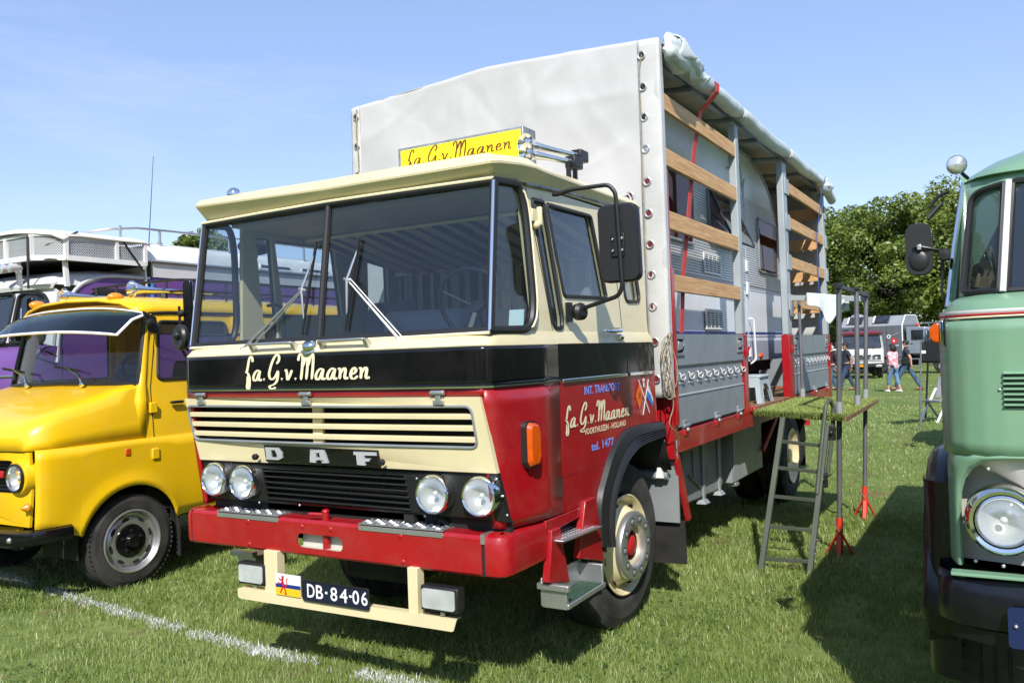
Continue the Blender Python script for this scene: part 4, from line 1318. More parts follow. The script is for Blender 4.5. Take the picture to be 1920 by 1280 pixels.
# fuel tank and tool box under the bed
TK = group_part("fuel_tank", TR)
tp = [(2.95, .50), (3.02, .455), (3.95, .43), (4.02, .47), (4.02, .93), (2.95, .95)]
part("tank_body", G().prism([(-.17, y, z) for y, z in tp], (-.5, 0, 0)), 'greyd', TK, bevel=.02)
for y in (3.42, 3.86):
    part("tank_strap", G().box(-.167, -.155, y, y + .05, .43, .94), 'greyp', TK)
    part("strap_foot", G().hexa([(-.2, y - .07, .405), (-.12, y - .07, .405), (-.12, y + .07, .398), (-.2, y + .07, .398), (-.2, y - .05, .43), (-.145, y - .05, .44), (-.145, y + .05, .435), (-.2, y + .05, .43)]), 'greyp', TK, bevel=.004)
g = G().tube([(-.160, 3.08, .68), (-.160, 3.36, .54)], .010, 6).tube([(-.163, 3.2, .62), (-.163, 3.2, .86)], .006, 6)
part("tank_rib", g, 'greyd', TK)
part("air_tank", G().lathe([(0, .03), (.02, .08), (.05, .10), (.62, .10), (.65, .08), (.67, .03)], (-.30, 2.55, .84), (0, 1, 0), 18), 'greyd', TR)
TBX = group_part("tool_box", TR)
part("box_body", G().box(-.70, -.14, 4.22, 5.32, .44, .93), 'greyp', TBX, bevel=.012)
part("box_edge", G().box(-.137, -.128, 4.23, 4.36, .45, .92), 'greyp', TBX, bevel=.003)
part("box_foot", G().box(-.2, -.12, 4.26, 4.36, .41, .44), 'alu', TBX, bevel=.004)
# bed frame
part("side_rail", G().box(.0, BX1, 2.245, 8.32, .955, 1.10), 'red', TR, bevel=.004)
part("side_rail", G().box(BX0, BX0 + .05, 2.245, 8.32, .955, 1.10), 'red', TR, bevel=.004)
part("rear_rail", G().box(BX0 + .052, -.002, 8.26, 8.31, .95, 1.10), 'red', TR, bevel=.004)
for i, y in enumerate((2.4, 3.1, 3.8, 4.5, 5.2, 5.9, 6.6, 7.3, 8.0)):
    part("cross_member", G().box(BX0 + .06, -.005, y, y + .06, .93, 1.055), 'redflat', TR)
# floor planks, each on its own
x = BX0 + .055
i = 0
while x < -.15:
    part("floor_plank", G().box(x, x + .146, 2.15, 8.25, 1.058, 1.085 + .001 * (i % 3)), 'plank', TR)
    x += .15; i += 1
part("edge_plank", G().box(-.14, .045, 4.18, 5.84, 1.101, 1.118), 'plank', TR, bevel=.003)
g = G().box(-.16, .03, 4.2, 4.28, 1.118, 1.15)
part("bed_sill_bracket", g, 'redflat', TR, bevel=.004)
part("loose_cable", G().tube(spline([(-.1, 5.3, 1.13), (-.06, 5.6, 1.24), (-.12, 5.75, 1.14), (-.05, 5.5, 1.2), (-.1, 5.4, 1.13)], 6), .010, 6), 'blackm', TR)
part("hinge_block", G().box(.045, .065, 4.19, 4.30, 1.09, 1.13).ball((.07, 4.235, 1.11), .018, 8), 'redflat', TR, bevel=.004)
# headboard and posts
part("headboard", G().box(BX0 + .06, .0, 2.165, 2.19, 1.1, 2.75), 'red', TR, bevel=.003)
part("front_corner_post", G().box(.002, BX1 + .006, 2.146, 2.242, .925, 2.905), 'red', TR, bevel=.006)
part("front_corner_post", G().box(.004, BX1, 2.150, 2.238, 2.907, 3.62), 'postp', TR, bevel=.006)
part("post_step", G().box(BX1 + .008, BX1 + .022, 2.19, 2.245, 1.15, 2.22), 'red', TR, bevel=.003)
posts = ((4.03, 4.16), (5.86, 6.07), (8.16, 8.31))
for y0, y1 in posts:
    part("stake_post", G().box(-.02, BX1 - .002, y0 + .01, y1 - .02, 1.772, 3.60), 'postp', TR, bevel=.008)
    part("stake_socket", G().box(-.03, BX1 + .004, y0, y1, .965, 1.770), 'red', TR, bevel=.006)
    part("post_latch", G().box(BX1 + .003, BX1 + .03, y0 + .02, y0 + .08, 1.58, 1.64).tube([(BX1 + .02, y0 + .04, 1.60), (BX1 + .03, y0 + .09, 1.66)], .012, 6), 'red', TR, bevel=.004)
    if y0 > 5:
        for z in (3.30, 2.92, 2.49, 2.06):
            part("board_pocket", G().box(BX1 - .001, BX1 + .012, y0 + .05, y1 + .03, z - .03, z + .14), 'postp', TR, bevel=.003)
for y0, y1 in ((2.15, 2.24),) + posts:
    part("stake_post", G().box(BX0 + .002, BX0 + .07, y0 + .01, y1 - .02, 1.10, 3.60), 'postp', TR, bevel=.008)
# side boards: three bays a side, the middle right one is open
zs = ((3.315, 3.430), (2.930, 3.050), (2.495, 2.620), (2.068, 2.185))
for z0, z1 in zs:
    part("side_board", G().box(.012, .042, 2.255, 4.09, z0, z1), 'pine', TR, bevel=.004)
for z0, z1 in zs[:3] + ((2.068, 2.185),):
    part("side_board", G().box(.012, .042, 6.055, 8.22, z0, z1), 'pine', TR, bevel=.004)
for y0, y1 in ((2.26, 4.03), (4.18, 5.85), (6.08, 8.2)):
    for z0, z1 in zs:
        part("side_board", G().box(BX0 + .015, BX0 + .045, y0, y1, z0, z1), 'pine', TR, bevel=.004)
ZREAR = ((3.29, 3.43), (2.89, 3.03), (2.475, 2.60), (2.06, 2.16))
# dropsides with their pressed panel, latches and rope hooks
def dropside(x, y0, y1, sgn):
    d = group_part("dropside", TR)
    s = sgn
    xa = x - .034 * s
    prof = [(0, 1.126), (0, 1.335), (-.008, 1.352), (-.010, 1.53), (.004, 1.552), (.004, 1.768), (-.034, 1.768), (-.034, 1.126)]
    f = lambda y: [(x + a * s, y, z) for a, z in prof]
    part("panel", G().loft([f(y0), f(y1)] if s > 0 else [list(reversed(f(y0))), list(reversed(f(y1)))], cap=True), 'dropside', d, smooth=20)
    part("panel_bead", G().box(*sorted((x - .004 * s, x + .005 * s)), y0, y1, 1.336, 1.350), 'postp', d, bevel=.003)
    if s < 0: return
    for yy in (y0 + .015, y1 - .19):
        g = G()
        f2 = lambda u, v: (x + .006, u, v)
        g.plate([(yy, 1.62), (yy + .175, 1.62), (yy + .175, 1.755), (yy, 1.755)], [[(yy + .018, 1.64), (yy + .155, 1.64), (yy + .155, 1.735), (yy + .018, 1.735)]], f2, (.007, 0, 0))
        part("latch_frame", g, 'galv', d, bevel=.002)
        part("latch_recess", G().box(x + .0045, x + .0055, yy + .018, yy + .155, 1.64, 1.735), 'dark', d)
        part("latch_lever", G().hexa([(x + .006, yy + .03, 1.655), (x + .02, yy + .03, 1.655), (x + .026, yy + .10, 1.665), (x + .006, yy + .10, 1.665), (x + .006, yy + .03, 1.72), (x + .02, yy + .03, 1.72), (x + .026, yy + .10, 1.71), (x + .006, yy + .10, 1.71)]).tube([(x + .015, yy + .10, 1.688), (x + .012, yy + .15, 1.688)], .012, 6), 'alu', d, bevel=.003)
    n = 9 if y0 < 4 else 10
    for i in range(n):
        yy = lerp(y0 + .10, y1 - .06, i / (n - 1))
        zz = 1.455
        g = G().tube(arcpath([(x - .006, yy, zz + .045), (x + .006, yy, zz + .04), (x + .006, yy, zz - .005), (x + .016, yy + .055, zz - .005), (x + .02, yy + .07, zz + .018), (x + .016, yy + .05, zz + .036), (x + .006, yy + .01, zz + .02)], .02, 3), .0046, 6)
        g.ball((x - .003, yy, zz - .028), .006, 6)
        part("rope_hook", g, 'hook', d)
    for yy in (y0 + .12, (y0 + y1) / 2, y1 - .25):
        part("dropside_hinge", G().box(x - .01, x + .012, yy, yy + .09, 1.105, 1.165).tube([(x + .012, yy - .01, 1.128), (x + .012, yy + .10, 1.128)], .014, 8).ball((x + .02, yy + .045, 1.10), .018, 8), 'galv', d, bevel=.003)
        part("hinge_bracket", G().box(x - .005, x + .016, yy - .015, yy + .075, 1.06, 1.104), 'redflat', d, bevel=.004)
dropside(BX1 - .006, 2.262, 4.02, 1)
dropside(BX1 - .006, 6.08, 8.15, 1)
dropside(BX0 + .006, 2.262, 5.0, -1)
dropside(BX0 + .006, 5.02, 8.15, -1)
for z0, z1 in ZREAR:
    part("tail_board", G().box(BX0 + .06, -.03, 8.245, 8.275, z0, z1), 'pine', TR, bevel=.004)
part("tailboard", G().box(BX0 + .08, -.04, 8.285, 8.315, 1.11, 1.77), 'dropside', TR, bevel=.004)
# --- tarpaulin: front wall, left wall, rear wall, roof, bows
TX0, TX1, TY = -2.600, .078, 2.10
def wob(x, y, z, a=.012):
    return a * noise.noise(Vector((x * 1.3, y * 1.3, z * 1.3))) + .35 * a * (1 - abs(noise.noise(Vector((x * 2.2 + z * 1.1, y * 2, z * .9 - x * .6))))) ** 8 + a * .45 * noise.noise(Vector((x * 4.1 + 7, y * 4.1, z * 3.7)))
def cloth_grid(fn, nu, nv):
    g = G()
    V = [fn(i / nu, j / nv) for j in range(nv + 1) for i in range(nu + 1)]
    F = [(j * (nu + 1) + i, j * (nu + 1) + i + 1, (j + 1) * (nu + 1) + i + 1, (j + 1) * (nu + 1) + i) for j in range(nv) for i in range(nu)]
    return g.add(V, F)
def ridge(x):
    t = (x - TX0) / (TX1 - TX0)
    return 3.745 + .075 * max(0.0, 1 - abs(2 * t - 1)) ** .8 + .01 * t
def crease(x, z):
    a = noise.noise(Vector((x * 1.1 + z * .7, z * .5 - x * .2, 3.3)))
    b = noise.noise(Vector((x * .7 - z * 1.5, z * .9 + x * .4, 8.1)))
    c = noise.noise(Vector((x * 3.1, z * 2.3, 5.7)))
    return .007 * (1 - min(1, abs(a) * 5)) ** 2 + .006 * (1 - min(1, abs(b) * 5)) ** 2 + .003 * (1 - min(1, abs(c) * 3)) ** 2
def fw(u, v):
    x = lerp(TX0, TX1, u)
    zt = ridge(x)
    z = lerp(1.36, zt, v)
    return (x, TY + wob(x, 0, z, .016) * (1 - abs(2 * u - 1) ** 4) + .006 * math.sin(z * 5 + x * 2) - crease(x, z), z)
TP = group_part("tarpaulin", TR)
o = part("tarp_front", cloth_grid(fw, 110, 90), 'canvas', TP, smooth=180)
o.modifiers.new("thick", 'SOLIDIFY').thickness = -.006
o = part("tarp_side", cloth_grid(lambda u, v: (TX0 + .015 + wob(0, u * 6, v * 2.6, .03), lerp(TY, 8.6, u), lerp(1.05, 3.74, v)), 40, 16), 'canvas', TP, smooth=180)
o.modifiers.new("thick", 'SOLIDIFY').thickness = .005
o = part("tarp_rear", cloth_grid(lambda u, v: (lerp(TX0, .02, u), 8.42 + wob(u * 2, 0, v * 2, .03), lerp(1.7, ridge(lerp(TX0, .02, u)), v)), 16, 16), 'canvas', TP, smooth=180)
o.modifiers.new("thick", 'SOLIDIFY').thickness = -.005
o = part("tarp_roof", cloth_grid(lambda u, v: (lerp(TX0, .06, u), lerp(TY, 8.68, v), ridge(lerp(TX0, .06, u)) - .012 * math.sin(v * math.pi * 3) ** 2 * math.sin(u * math.pi)), 20, 40), mat("roof_tarpaulin", (0.56, 0.53, 0.45), 0.55, var=0.08), TP, smooth=180)
o.modifiers.new("thick", 'SOLIDIFY').thickness = .005
# overlapping edge strips with eyelets
def strip(xa, xb, n):
    g = cloth_grid(lambda u, v: (lerp(xa, xb, u) + (.010 * math.sin(v * 9) if xb < 0 else 0), TY - .014 - .006 * math.sin(u * math.pi) + .003 * math.sin(v * 14 + u * 2), lerp(1.345, ridge(lerp(xa, xb, u)) - .004, v)), 6, 50)
    o = part("tarp_edge", g, 'canvasw', TP, smooth=180)
    o.modifiers.new("thick", 'SOLIDIFY').thickness = -.004
strip(-.075, TX1 + .004, 6)
strip(TX0 - .004, TX0 + .085, 6)
part("tarp_edge_return", cloth_grid(lambda u, v: (TX1 + .002, TY - .012 + .05 * u, lerp(1.35, 3.74, v)), 2, 10), 'canvasw', TP)
MT['eyecore'] = mat("dark_red_behind_eyelet", (0.15, 0.012, 0.012), 0.6, var=0.1)
def eyelet(x, y, z, core='eyecore'):
    e = G().lathe([(0, .026), (.006, .030), (.008, .026), (.006, .019), (.0, .018)], (x, y, z), (0, -1, 0), 18)
    e.lathe([(.001, .019), (.0015, .0001)], (x, y, z), (0, -1, 0), 14, m=1)
    part("eyelet", e, ['alu', core], TP)
zs_e = [3.655, 3.44, 3.235, 3.02, 2.80, 2.585, 2.375, 2.17, 1.955, 1.72, 1.47]
for i, z in enumerate(zs_e):
    eyelet(-.052 + .0035 * i * .6 + .01, TY - .024, z, 'dark' if i < 3 else ('galv' if i == 3 else 'eyecore'))
for z in (3.66, 3.42, 3.18, 2.95):
    eyelet(TX0 + .062, TY - .024, z, 'dark')
part("lacing_cord", G().tube(spline([(TX0 + .075, TY - .028, 3.72), (TX0 + .066, TY - .03, 3.5), (TX0 + .078, TY - .028, 3.3), (TX0 + .07, TY - .028, 2.9)], 6), .006, 6), 'rope', TP)
part("lacing_cord", G().tube(spline([(-.040, TY - .03, 3.66), (-.062, TY - .03, 3.5), (-.058, TY - .03, 3.2), (-.068, TY - .03, 2.8), (-.068, TY - .03, 2.2)], 6), .0035, 5), 'rope', TP)
for i, z in enumerate((2.72, 2.50, 2.29, 2.07)):
    eyelet(-.168 + .012 * i, TY - .012, z)
part("lacing_cord", G().tube(spline([(-.26, TY - .02, 2.70), (-.20, TY - .03, 2.725), (-.168, TY - .02, 2.72), (-.145, TY - .03, 2.62), (-.15, TY - .022, 2.50)], 6), .005, 6), 'canvasw', TP)
# roof bows and purlins
for y in (3.0, 4.1, 5.0, 5.98, 7.0, 8.24):
    part("roof_bow", G().tube([(BX0 + .03, y, 3.60), (-1.25, y, 3.775), (.0, y, 3.655)], .022, 8), 'greyd', TR)
for x in (-2.0, -1.25, -.55):
    part("roof_purlin", G().bar((x, 2.2, ridge(x) - .03), (x, 8.3, ridge(x) - .03), .05, .025), 'greyd', TR)
part("eaves_rail", G().bar((-.05, 2.2, 3.70), (-.05, 8.3, 3.70), .045, .04), 'postp', TR)
# the rolled-up side curtain hangs in swags along the eaves
loops = []
N = 96
for i in range(N + 1):
    t = i / N
    y = lerp(2.30, 8.66, t)
    ty = [3.30, 4.10, 5.98, 7.6]          # tied here
    dmin = min(abs(y - q) for q in ty)
    pinch = 1 - .30 * math.exp(-(dmin / .10) ** 2)
    sag = .012 - .028 * (1 - math.exp(-(dmin / .55) ** 2))
    if t > .93: sag -= (t - .93) * 1.3
    r = []
    for a in range(18):
        th = 2 * math.pi * a / 18
        rad = .060 * pinch * (1 + .10 * noise.noise(Vector((math.cos(th) * 1.4, math.sin(th) * 1.4, y * 2.2))) + .05 * noise.noise(Vector((math.cos(th) * 3, math.sin(th) * 3, y * 7))))
        r.append((.085 + rad * 1.0 * math.cos(th), y, 3.690 + sag + rad * 1.12 * math.sin(th)))
    loops.append(r)
part("rolled_curtain", G().loft(loops, closed=True, cap=True), 'roll', TP, smooth=60)
for y in (4.07, 5.95):
    for k in range(3):
        r = []
        part("curtain_tie", G().tube([(.085 + .050 * math.cos(t), y + .028 * k + .01 * math.sin(t), 3.695 + .056 * math.sin(t)) for t in [2 * math.pi * q / 18 for q in range(18)]], .007, 6, closed=True), 'canvasw', TP)
# bunched folds of cloth at the front corner and at the rear end
def crumple(name, c, rx, ry, rz, seed, n=40):
    V, F = [], []
    g = G().ball((0, 0, 0), 1.0, n)
    out = []
    for v in g.V:
        d = Vector(v)
        k = 1 + .30 * noise.noise(d * 1.6 + Vector((seed, 0, 0))) + .22 * abs(noise.noise(d * 3.4 + Vector((0, seed, 3)))) - .12 * abs(noise.noise(d * 6 + Vector((seed, 3, 0))))
        out.append((c[0] + d.x * rx * k, c[1] + d.y * ry * k, c[2] + d.z * rz * k))
    g.V = out
    part(name, g, 'roll', TP, smooth=60)
crumple("curtain_fold", (.12, 2.33, 3.70), .075, .21, .115, 3.0)
crumple("curtain_fold", (.13, 2.58, 3.69), .075, .20, .075, 8.0)
g = cloth_grid(lambda u, v: (.12 + .07 * math.sin(v * 3.0) + .03 * math.sin(u * 6), lerp(2.22, 2.92, u) + .04 * math.sin(v * 5), 3.80 - .16 * v - .05 * u + .028 * math.sin(u * 11 + v * 5)), 26, 12)
o = part("curtain_flap", g, 'roll', TP, smooth=60); o.modifiers.new("thick", 'SOLIDIFY').thickness = .006
crumple("curtain_fold", (.10, 8.05, 3.66), .10, .22, .10, 12.0)
# straps
def strapg(pts, w, m):
    g = G()
    P = [Vector(p) for p in pts]
    loops = []
    for i, p in enumerate(P):
        loops.append([p + Vector((0, -w / 2, 0)), p + Vector((0, w / 2, 0)), p + Vector((.004, w / 2, 0)), p + Vector((.004, -w / 2, 0))])
    part("strap", g.loft(loops, closed=True, cap=True), m, TP)
strapg([(.085, 3.20, 3.765), (.152, 3.19, 3.715), (.155, 3.16, 3.64), (.03, 3.12, 3.50), (.0, 3.02, 3.2), (-.01, 2.86, 2.7), (-.02, 2.70, 2.2), (-.02, 2.62, 1.78)], .078, 'strap')
strapg([(.19, 7.60, 3.70), (.14, 7.58, 3.5), (.06, 7.62, 3.0), (.05, 7.66, 2.4), (.04, 7.75, 1.8)], .03, 'bluestrap')

# ================================================================== things on and beside the lorry
# coiled rope hung at the front corner
RP = thing("rope", "coiled tan rope hanging on the front corner of the red lorry's tarpaulin body", "rope", (.1, 2.02, 1.25))
rnd = random.Random(5)
for k in range(5):
    a, b = rnd.uniform(-.03, .03), rnd.uniform(.8, 1.25)
    pts = []
    for i in range(26):
        t = 2 * math.pi * i / 26
        pts.append((.075 + .022 * math.sin(t * 2 + k) + .012 * k * .4, 2.03 + a + .05 * b * math.sin(t), 1.545 + a + .175 * b * math.cos(t)))
    part("rope_turn", G().tube(pts, .0036, 6, closed=True), 'rope', RP)
part("rope_tail", G().tube(spline([(.09, 2.03, 1.45), (.10, 2.05, 1.30), (.085, 2.0, 1.18), (.10, 2.10, 1.10), (.095, 2.15, 1.02)], 6), .0038, 6), 'rope', RP)

# caravan on the bed
CV = thing("caravan", "white and ribbed silver touring caravan standing on the bed of the red lorry", "caravan", (-1.2, 4.6, 1.09))
CXR, CXL = -.30, -2.35
arc = [(2.55, 1.50), (2.42, 1.65), (2.38, 2.3), (2.46, 2.9), (2.68, 3.35), (3.0, 3.60), (3.5, 3.69), (5.6, 3.70), (6.0, 3.66), (6.45, 3.56), (6.85, 3.30), (7.06, 2.86), (7.16, 2.28), (7.15, 1.65), (7.08, 1.50)]
arcs = [(p.x, p.y) for p in spline([Vector((a, b, 0)) for a, b in arc], 4)]
part("caravan_shell", G().prism([(CXR, y, z) for y, z in arcs], (CXL - CXR, 0, 0)), 'caravan', CV, bevel=.02, smooth=40)
part("caravan_edge", G().tube([(CXR + .004, y, z) for y, z in arcs], .012, 6), 'caravang', CV)
def clip_arc(z):
    ys = []
    for i in range(len(arcs) - 1):
        (y0, z0), (y1, z1) = arcs[i], arcs[i + 1]
        if (z0 - z) * (z1 - z) <= 0 and z0 != z1:
            ys.append(lerp(y0, y1, (z - z0) / (z1 - z0)))
    return min(ys), max(ys)
z = 2.31
k = 0
while z < 3.22:
    a, b = clip_arc(z)
    part("side_rib", G().tube([(CXR + .001, a + .03, z), (CXR + .001, b - .03, z)], .0105, 6, cap=False), 'ribbed', CV)
    z += .0245; k += 1
for zz, w, m in ((2.285, .010, 'caravang'), (2.255, .004, 'caravang'), (1.80, .012, 'flagblue'), (1.765, .006, 'caravang')):
    a, b = clip_arc(zz)
    part("side_stripe", G().box(CXR + .0005, CXR + .003, a + .02, b - .02, zz - w, zz + w), m, CV)
part("caravan_skirt", G().plate([(2.5, 1.51), (7.09, 1.51), (7.15, 1.72), (2.42, 1.72)], [], lambda u, v: (CXR + .0025, u, v), (.002, 0, 0)), 'caravang', CV)
def cwin(y0, y1, z0, z1, name="caravan_window", lean=0, curtain=True):
    w = group_part(name, CV)
    lp = rrect(y0, y1, z0, z1, .05)
    fr = G().tube([(CXR + .018, a, b) for a, b in lp], .016, 6, closed=True)
    part("window_frame", fr, 'greyd', w)
    part("window_blind", G().box(CXR + .012, CXR + .014, y0 + .02, y1 - .02, z0 + .02, z1 - .02), 'blind', w)
    f = lambda u, v: (CXR + .022 + lean * (z1 - v), u, v)
    part("window_pane", G().plate(lp, [], f, (.004, 0, 0)), 'acrylic' if lean == 0 else 'glassd', w, smooth=0)
    if lean:
        part("window_rim", G().tube([f(a, b) for a, b in lp], .012, 6, closed=True), 'blackm', w)
        part("window_stay", G().tube([(CXR + .02, y0 + .04, z1 - .25), f(y0 + .03, z0 + .06)], .012, 6), 'chrome', w)
cwin(2.95, 3.79, 2.56, 3.12)
cwin(4.28, 5.02, 2.62, 3.14, lean=.42)
cwin(6.08, 6.95, 2.48, 3.06)
DR = group_part("caravan_door", CV)
dl = [(5.56, 1.50), (5.56, 3.25), (5.64, 3.42), (5.75, 3.50), (7.02, 3.05), (7.11, 2.4), (7.09, 1.72), (7.03, 1.5)]
part("door_seam", G().tube([(CXR + .006, y, z) for y, z in ((5.56, 1.5), (5.56, 3.30), (5.62, 3.42))], .008, 6), 'caravang', DR)
part("door_hinge", G().box(CXR + .004, CXR + .026, 5.53, 5.60, 2.20, 2.33).box(CXR + .004, CXR + .026, 5.53, 5.60, 1.55, 1.65).box(CXR + .004, CXR + .026, 5.53, 5.60, 2.44, 2.56), 'caravan', DR, bevel=.004)
part("grab_rail", G().tube(arcpath([(CXR, 5.58, 1.95), (CXR + .05, 5.62, 1.95), (CXR + .05, 5.66, 1.52), (CXR + .02, 5.56, 1.48)], .04), .010, 6), 'white', DR)
part("awning_arm", G().tube(arcpath([(CXR + .02, 4.95, 3.42), (CXR + .04, 5.05, 3.45), (CXR + .04, 5.12, 3.55), (CXR + .04, 5.35, 3.50), (CXR + .04, 5.4, 3.25)], .05), .010, 6), 'galv', CV)
for z0 in (2.335, 1.83):
    v = group_part("wall_vent", CV)
    part("vent_frame", G().plate([(4.07, z0), (4.60, z0), (4.60, z0 + .185), (4.07, z0 + .185)], [[(4.09, z0 + .018), (4.58, z0 + .018), (4.58, z0 + .168), (4.09, z0 + .168)]], lambda u, v_: (CXR + .012, u, v_), (.012, 0, 0)), 'white', v, bevel=.002)
    part("vent_backing", G().box(CXR + .011, CXR + .013, 4.08, 4.59, z0 + .01, z0 + .175), 'dark', v)
    for i in range(7):
        zz = z0 + .03 + i * .0205
        part("vent_slat", G().box(CXR + .014, CXR + .022, 4.09, 4.58, zz, zz + .009), 'white', v)
    for i in range(1, 4):
        part("vent_bar", G().box(CXR + .0145, CXR + .0235, 4.09 + i * .1225 - .006, 4.09 + i * .1225 + .006, z0 + .018, z0 + .168), 'white', v)
part("marker_lamp", G().ball((CXR + .01, 6.02, 1.555), (.03, .05, .032), 10), 'orange', CV)
part("caravan_chassis", G().box(CXL + .1, CXR - .12, 2.6, 7.0, 1.38, 1.50), 'dark', CV)
for x in (CXL + .25, CXR - .25):
    part("caravan_wheel", G().lathe([(-.08, .1), (-.08, .26), (-.06, .29), (.06, .29), (.08, .26), (.08, .1), (.06, .001)], (x, 4.9, 1.375), (1, 0, 0), 24), 'tyre', CV)
for y in (2.9, 6.7):
    part("caravan_prop", G().box(CXR - .3, CXR - .2, y, y + .08, 1.085, 1.4), 'dark', CV)

# step stool
ST = thing("step_stool", "grey plastic step stool on the lorry bed below the caravan door", "stool", (-.10, 5.0, 1.118))
st = ST
x0, x1, y0, y1, zt = -.215, .015, 4.78, 5.22, 1.385
part("stool_top", G().box(x0 + .02, x1 - .02, y0 + .05, y1 - .05, zt - .03, zt), 'plastic', ST, bevel=.012)
for sx_ in (0, 1):
    xf = x1 if sx_ else x0
    xi = x1 - .045 if sx_ else x0 + .045
    # side wall with an arched cut-out
    ar = [(y0, 1.118), (y0 + .075, 1.118), (y0 + .10, 1.24), (y0 + .16, 1.30), (y1 - .16, 1.30), (y1 - .10, 1.24), (y1 - .075, 1.118), (y1, 1.118), (y1 - .06, zt - .012), (y0 + .06, zt - .012)]
    g = G().plate(ar, [], lambda u, v: (lerp(xf, xi, (v - 1.118) / .28), u, v), (-.012 if sx_ else .012, 0, 0))
    part("stool_side", g, 'plastic', ST, bevel=.004)
for yy, yi in ((y0, y0 + .06), (y1, y1 - .06)):
    ar = [(x0, 1.118), (x0 + .05, 1.118), (x0 + .075, 1.27), (x1 - .075, 1.27), (x1 - .05, 1.118), (x1, 1.118), (x1 - .045, zt - .012), (x0 + .045, zt - .012)]
    part("stool_end", G().plate(ar, [], lambda u, v: (u, lerp(yy, yi, (v - 1.118) / .28), v), (0, .012 if yy == y0 else -.012, 0)), 'plastic', ST, bevel=.004)

# platform with artificial grass
PF = thing("viewing_platform", "raised platform with artificial grass on grey poles beside the red lorry", "platform", (.5, 4.9, gz(0, 4.9)))
DQ = [(.075, 4.22), (.885, 3.80), (.865, 5.96), (.075, 6.02)]
part("deck_board", G().prism([(x, y, 1.048) for x, y in DQ], (0, 0, .025)), 'plank', PF)
part("turf_mat", G().prism([(x, y, 1.0735) for x, y in DQ], (0, 0, .012)), 'turf', PF)
tg = G()
rnd = random.Random(11)
a_, b_, c_, d_ = [Vector((x, y, 0)) for x, y in DQ]
for i in range(15000):
    u, v = rnd.random(), rnd.random()
    if i < 3600: v = rnd.random() * .02 - .006
    elif i < 5200: u = 1 - rnd.random() * .03 + .01
    p = a_.lerp(b_, u).lerp(d_.lerp(c_, u), v)
    h = rnd.uniform(.018, .034)
    th = rnd.uniform(0, 6.28)
    w = .004
    lx, ly = rnd.uniform(-.014, .014), rnd.uniform(-.016, .010)
    z0 = 1.084 if i >= 5200 else rnd.uniform(1.045, 1.085)
    if i < 3600: ly -= .012
    tg.add([(p.x - w * math.cos(th), p.y - w * math.sin(th), z0), (p.x + w * math.cos(th), p.y + w * math.sin(th), z0), (p.x + lx, p.y + ly, z0 + h)], [(0, 1, 2)])
tfm = mat("artificial_turf_blades", (0.33, 0.41, 0.11), 0.6, var=0.25, vs=35)
o = part("turf_pile", tg, tfm, PF, smooth=0); o['kind'] = 'stuff'
poles = [((.775, 4.02, gz(0, 4.02)), (.868, 3.915, 2.115)), ((.845, 4.82, 1.05), (.868, 4.87, 2.125)), ((.745, 5.71, gz(0, 5.7)), (.822, 5.86, 2.13)), ((.13, 6.04, 1.09), (.12, 6.10, 2.17))]
for i, (p, q) in enumerate(poles):
    p, q = Vector(p), Vector(q)
    part("pole", G().tube([p, q], .021 if i < 3 else .016, 12), 'steel', PF)
    s = p.lerp(q, (1.06 - p.z) / (q.z - p.z)); e = p.lerp(q, (1.19 - p.z) / (q.z - p.z))
    part("pole_socket", G().tube([s, e], .027, 12), 'greyp', PF)
    if i in (0, 2):
        j = group_part("base_jack", PF)
        d = (q - p).normalized()
        part("jack_tube", G().tube([p + d * .03, p + d * .31], .027, 12), 'redjack', j)
        for a in range(3):
            t = R_(a * 120 + 35)
            o_ = Vector((math.cos(t), math.sin(t), 0))
            part("jack_leg", G().bar(p + d * .17 + o_ * .02, p + o_ * .115 - d * .0, .010, .030, up=(-o_.y, o_.x, 0)), 'redjack', j)
        part("jack_pin", G().tube([p + d * .27 + Vector((-.04, -.0, 0)), p + d * .27 + Vector((.04, 0, 0))], .006, 6).tube(spline([p + d * .27 + Vector((-.035, -.02, 0)), p + d * .22 + Vector((0, -.032, -.02)), p + d * .26 + Vector((.035, -.02, 0))], 4), .003, 5), 'alu', j)
p0, p1, p2 = Vector(poles[0][1]), Vector(poles[1][1]), Vector(poles[2][1])
part("top_rail", G().bar(p0 + Vector((0, -.06, .005)), p2 + Vector((0, .10, .005)), .045, .035), 'blackm', PF, bevel=.003)
for p in (p0, p1, p2):
    part("rail_clamp", G().box(p.x - .035, p.x + .03, p.y - .03, p.y + .03, p.z + .005, p.z + .036), 'blackm', PF, bevel=.004)
part("back_rail", G().bar((.02, 6.0, 2.165), (.83, 5.88, 2.10), .03, .055), 'postp', PF, bevel=.003)
part("rail_bracket", G().box(.055, .075, 5.93, 6.05, 1.96, 2.14), 'galv', PF, bevel=.004)
part("deck_edge", G().bar((.895, 3.80, 1.06), (.875, 5.98, 1.06), .018, .035), 'plank', PF)

# towel on the rail
def tw(u, v):
    x = lerp(.235, .60, u)
    drop = .12 + .17 * math.exp(-((u - .63) / .20) ** 2) - .10 * max(0, u - .8) * 4
    y = 5.935 - .02 - .012 * math.sin(u * 14) * v
    z = lerp(2.19 - .055 * u, 2.185 - .055 * u - drop, v)
    return (x + .02 * v * math.sin(u * 7), y - .01 * v, z)
TW = cloth_grid(tw, 24, 12)
TW2 = cloth_grid(lambda u, v: (lerp(.235, .62, u), 5.915 + .065 * v - .003, 2.196 - .055 * u + .008 * math.sin(v * 3.14)), 12, 4)
TW3 = cloth_grid(lambda u, v: (lerp(.33, .64, u), 5.985 + .02 * math.sin(u * 9) * v, lerp(2.185 - .04 * u, 1.98 + .09 * abs(u - .75), v)), 12, 8)
t = thing("towel", "pale blue-white towel hung over the back rail of the turf platform", "towel", (.4, 5.95, 1.93))
